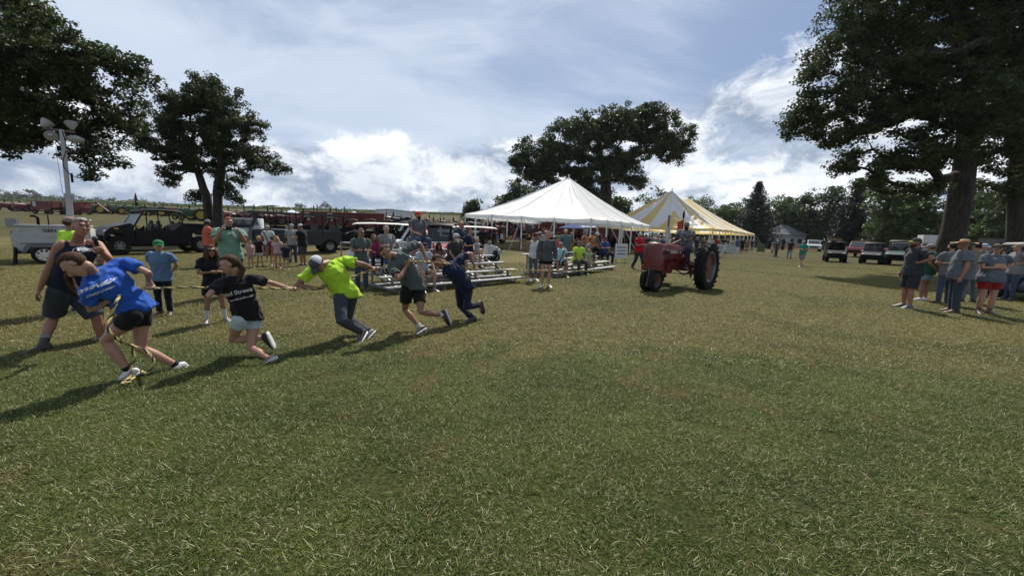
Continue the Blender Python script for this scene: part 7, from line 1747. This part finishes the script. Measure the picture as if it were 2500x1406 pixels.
man(2462, 0, 1.84, -110, 'man with a tan cap and raised elbow near the cart at the right edge', lv=1, d=12.4, arms=('hips', 'mic'), top=((.20, .20, .21), 'tee'), bottom=(DEN, 'jeans'), hair=('dark', 'short'), hat=('cap', (.25, .20, .14)))
man(2418, 0, 1.86, 5, 'person in a wide dark hat behind the woman with the headband', lv=1, d=13.8, arms='down', top=((.05, .05, .055), 'tee'), bottom=(NAV, 'jeans'), hair=('dark', 'short'), hat=('brim', BKc))
# far walkers on the right
man(1955, 647, 1.74, -60, 'person in a teal tee and pale shorts walking alone across the right lawn', lv=1, d=25.5, pose='walk', arms='front', top=((.02, .22, .16), 'tee'), bottom=((.16, .20, .24), 'kneeshorts'), hair=('brown', 'short'), hat=('cap', (.3, .3, .28)))
man(1926, 626, 1.76, 160, 'man in a dark vest and light trousers walking away on the right lawn', lv=0, d=36, pose='walk', top=((.04, .035, .035), 'tee'), bottom=((.30, .32, .33), 'trousers'), hair=('dark', 'short'), hat=('cap', (.02, .02, .02)))
man(1893, 624, 1.70, 20, 'adult in a dark shirt and pale cap with a child on the far lawn', lv=0, d=39, top=((.07, .075, .09), 'tee'), bottom=((.05, .06, .08), 'jeans'), hair=('grey', 'short'), hat=('cap', (.5, .5, .5)))
man(1883, 624, 1.15, 20, 'small child in white walking beside the adult on the far lawn', lv=0, d=39, pose='walk', top=((.5, .5, .5), 'tee'), bottom=(NAV, 'shorts'), hair=('blond', 'short'))
# under and around the tents
cols = [((.10, .11, .12), 'grey'), ((.02, .03, .06), 'navy'), ((.35, .02, .02), 'red'), ((.45, .46, .47), 'white'), ((.03, .12, .06), 'green'), ((.22, .16, .10), 'tan'), ((.012, .012, .014), 'black'), ((.10, .16, .26), 'blue'), ((.30, .12, .12), 'rust'), ((.30, .30, .34), 'pale grey')]
caps = [((.45, .45, .43), 'white cap'), ((.02, .02, .03), 'black cap'), ((.25, .2, .14), 'tan cap'), (None, 'bare head'), ((.3, .03, .03), 'red cap')]
def crowd(lst, place, grp):
    for i, (px, d, ci, hi, head) in enumerate(lst):
        cc, cn_ = cols[ci]; hc_, hn = caps[hi]
        man(px, 0, rnd.uniform(1.64, 1.84), head, 'standing visitor in a %s shirt, %s, %s' % (cn_, hn, place[i] if isinstance(place, list) else place), lv=0, d=d, arms=rnd.choice(['down', 'cross', 'front', 'hips']), girth=rnd.uniform(.95, 1.25), top=(cc, 'tee'), bottom=(rnd.choice([DEN, BKc, NAV, KHA]), rnd.choice(['jeans', 'kneeshorts'])), hair=(rnd.choice(['brown', 'grey', 'dark']), 'short'), hat=('cap', hc_) if hc_ else None, group=grp)
crowd([(1307, 22, 0, 2, 10), (1330, 23, 9, 0, 190), (1338, 21, 5, 2, 30), (1344, 19.5, 6, 3, 0), (1358, 27, 3, 3, 150), (1425, 27, 8, 3, 60), (1446, 25, 5, 1, 200), (1460, 30, 2, 3, 20), (1392, 30, 4, 0, 100), (1278, 33, 6, 3, 40)],
      ['behind the white tank top woman', 'behind the hoodie woman facing away', 'behind the hoodie woman', 'just left of the green cap person', 'deep under the white tent', 'under the white tent right of the parasol', 'by the guy straps of the white tent', 'under the white tent behind the hooded man', 'beneath the parasol', 'at the left under the white tent'], 'visitors under the white tent')
crowd([(1572, 27, 1, 1, 10), (1582, 30, 6, 2, 200), (1591, 26, 4, 0, 0), (1602, 30, 8, 3, 30), (1610, 33, 3, 1, 90), (1616, 27, 7, 3, 190), (1640, 34, 0, 0, 40), (1698, 36, 1, 3, 20), (1716, 33, 6, 2, 180), (1734, 38, 3, 0, 10), (1748, 40, 2, 3, 200), (1764, 41, 6, 4, 0), (1773, 44, 0, 0, 60), (1784, 43, 3, 3, 20), (1798, 46, 7, 1, 0), (1810, 45, 6, 0, 170), (1822, 50, 5, 2, 0), (1834, 54, 1, 3, 0)],
      ['behind the man in red, left one', 'behind the man in red, right one', 'with a green front left of the tractor', 'just left of the tractor muffler', 'next to the tractor muffler', 'partly behind the tractor muffler', 'behind the driver to the left', 'behind the driver to the right', 'back turned, above the big rear tyre', 'at the striped tent front corner', 'second from the striped tent front corner', 'above the first white sign', 'between the two white signs', 'above the tilted white sign', 'right of the tilted sign', 'midway along the striped tent side', 'near the far end of the striped tent', 'last at the striped tent end'], 'visitors under the striped tent')
# ---------------------------------------------------------------- thin summer haze over the field
def haze():
    M = bpy.data.materials.new('haze'); nt = nodes_of(M); t = NT(nt)
    v = t.n('ShaderNodeVolumePrincipled', {'Color': (.78, .86, .95), 'Density': .00010, 'Anisotropy': .3}); o_ = t.n('ShaderNodeOutputMaterial'); nt.links.new(v.outputs[0], o_.inputs['Volume'])
    b = MB(); b.box((0, 560, 10), (5600, 1300, 80)); o = b.build('haze', M, None, smooth=0); o['kind'] = 'stuff'; tag(o, 'thin bluish summer haze that softens the far tree line', 'haze')
haze()
bpy.data.scenes.remove(TMP)
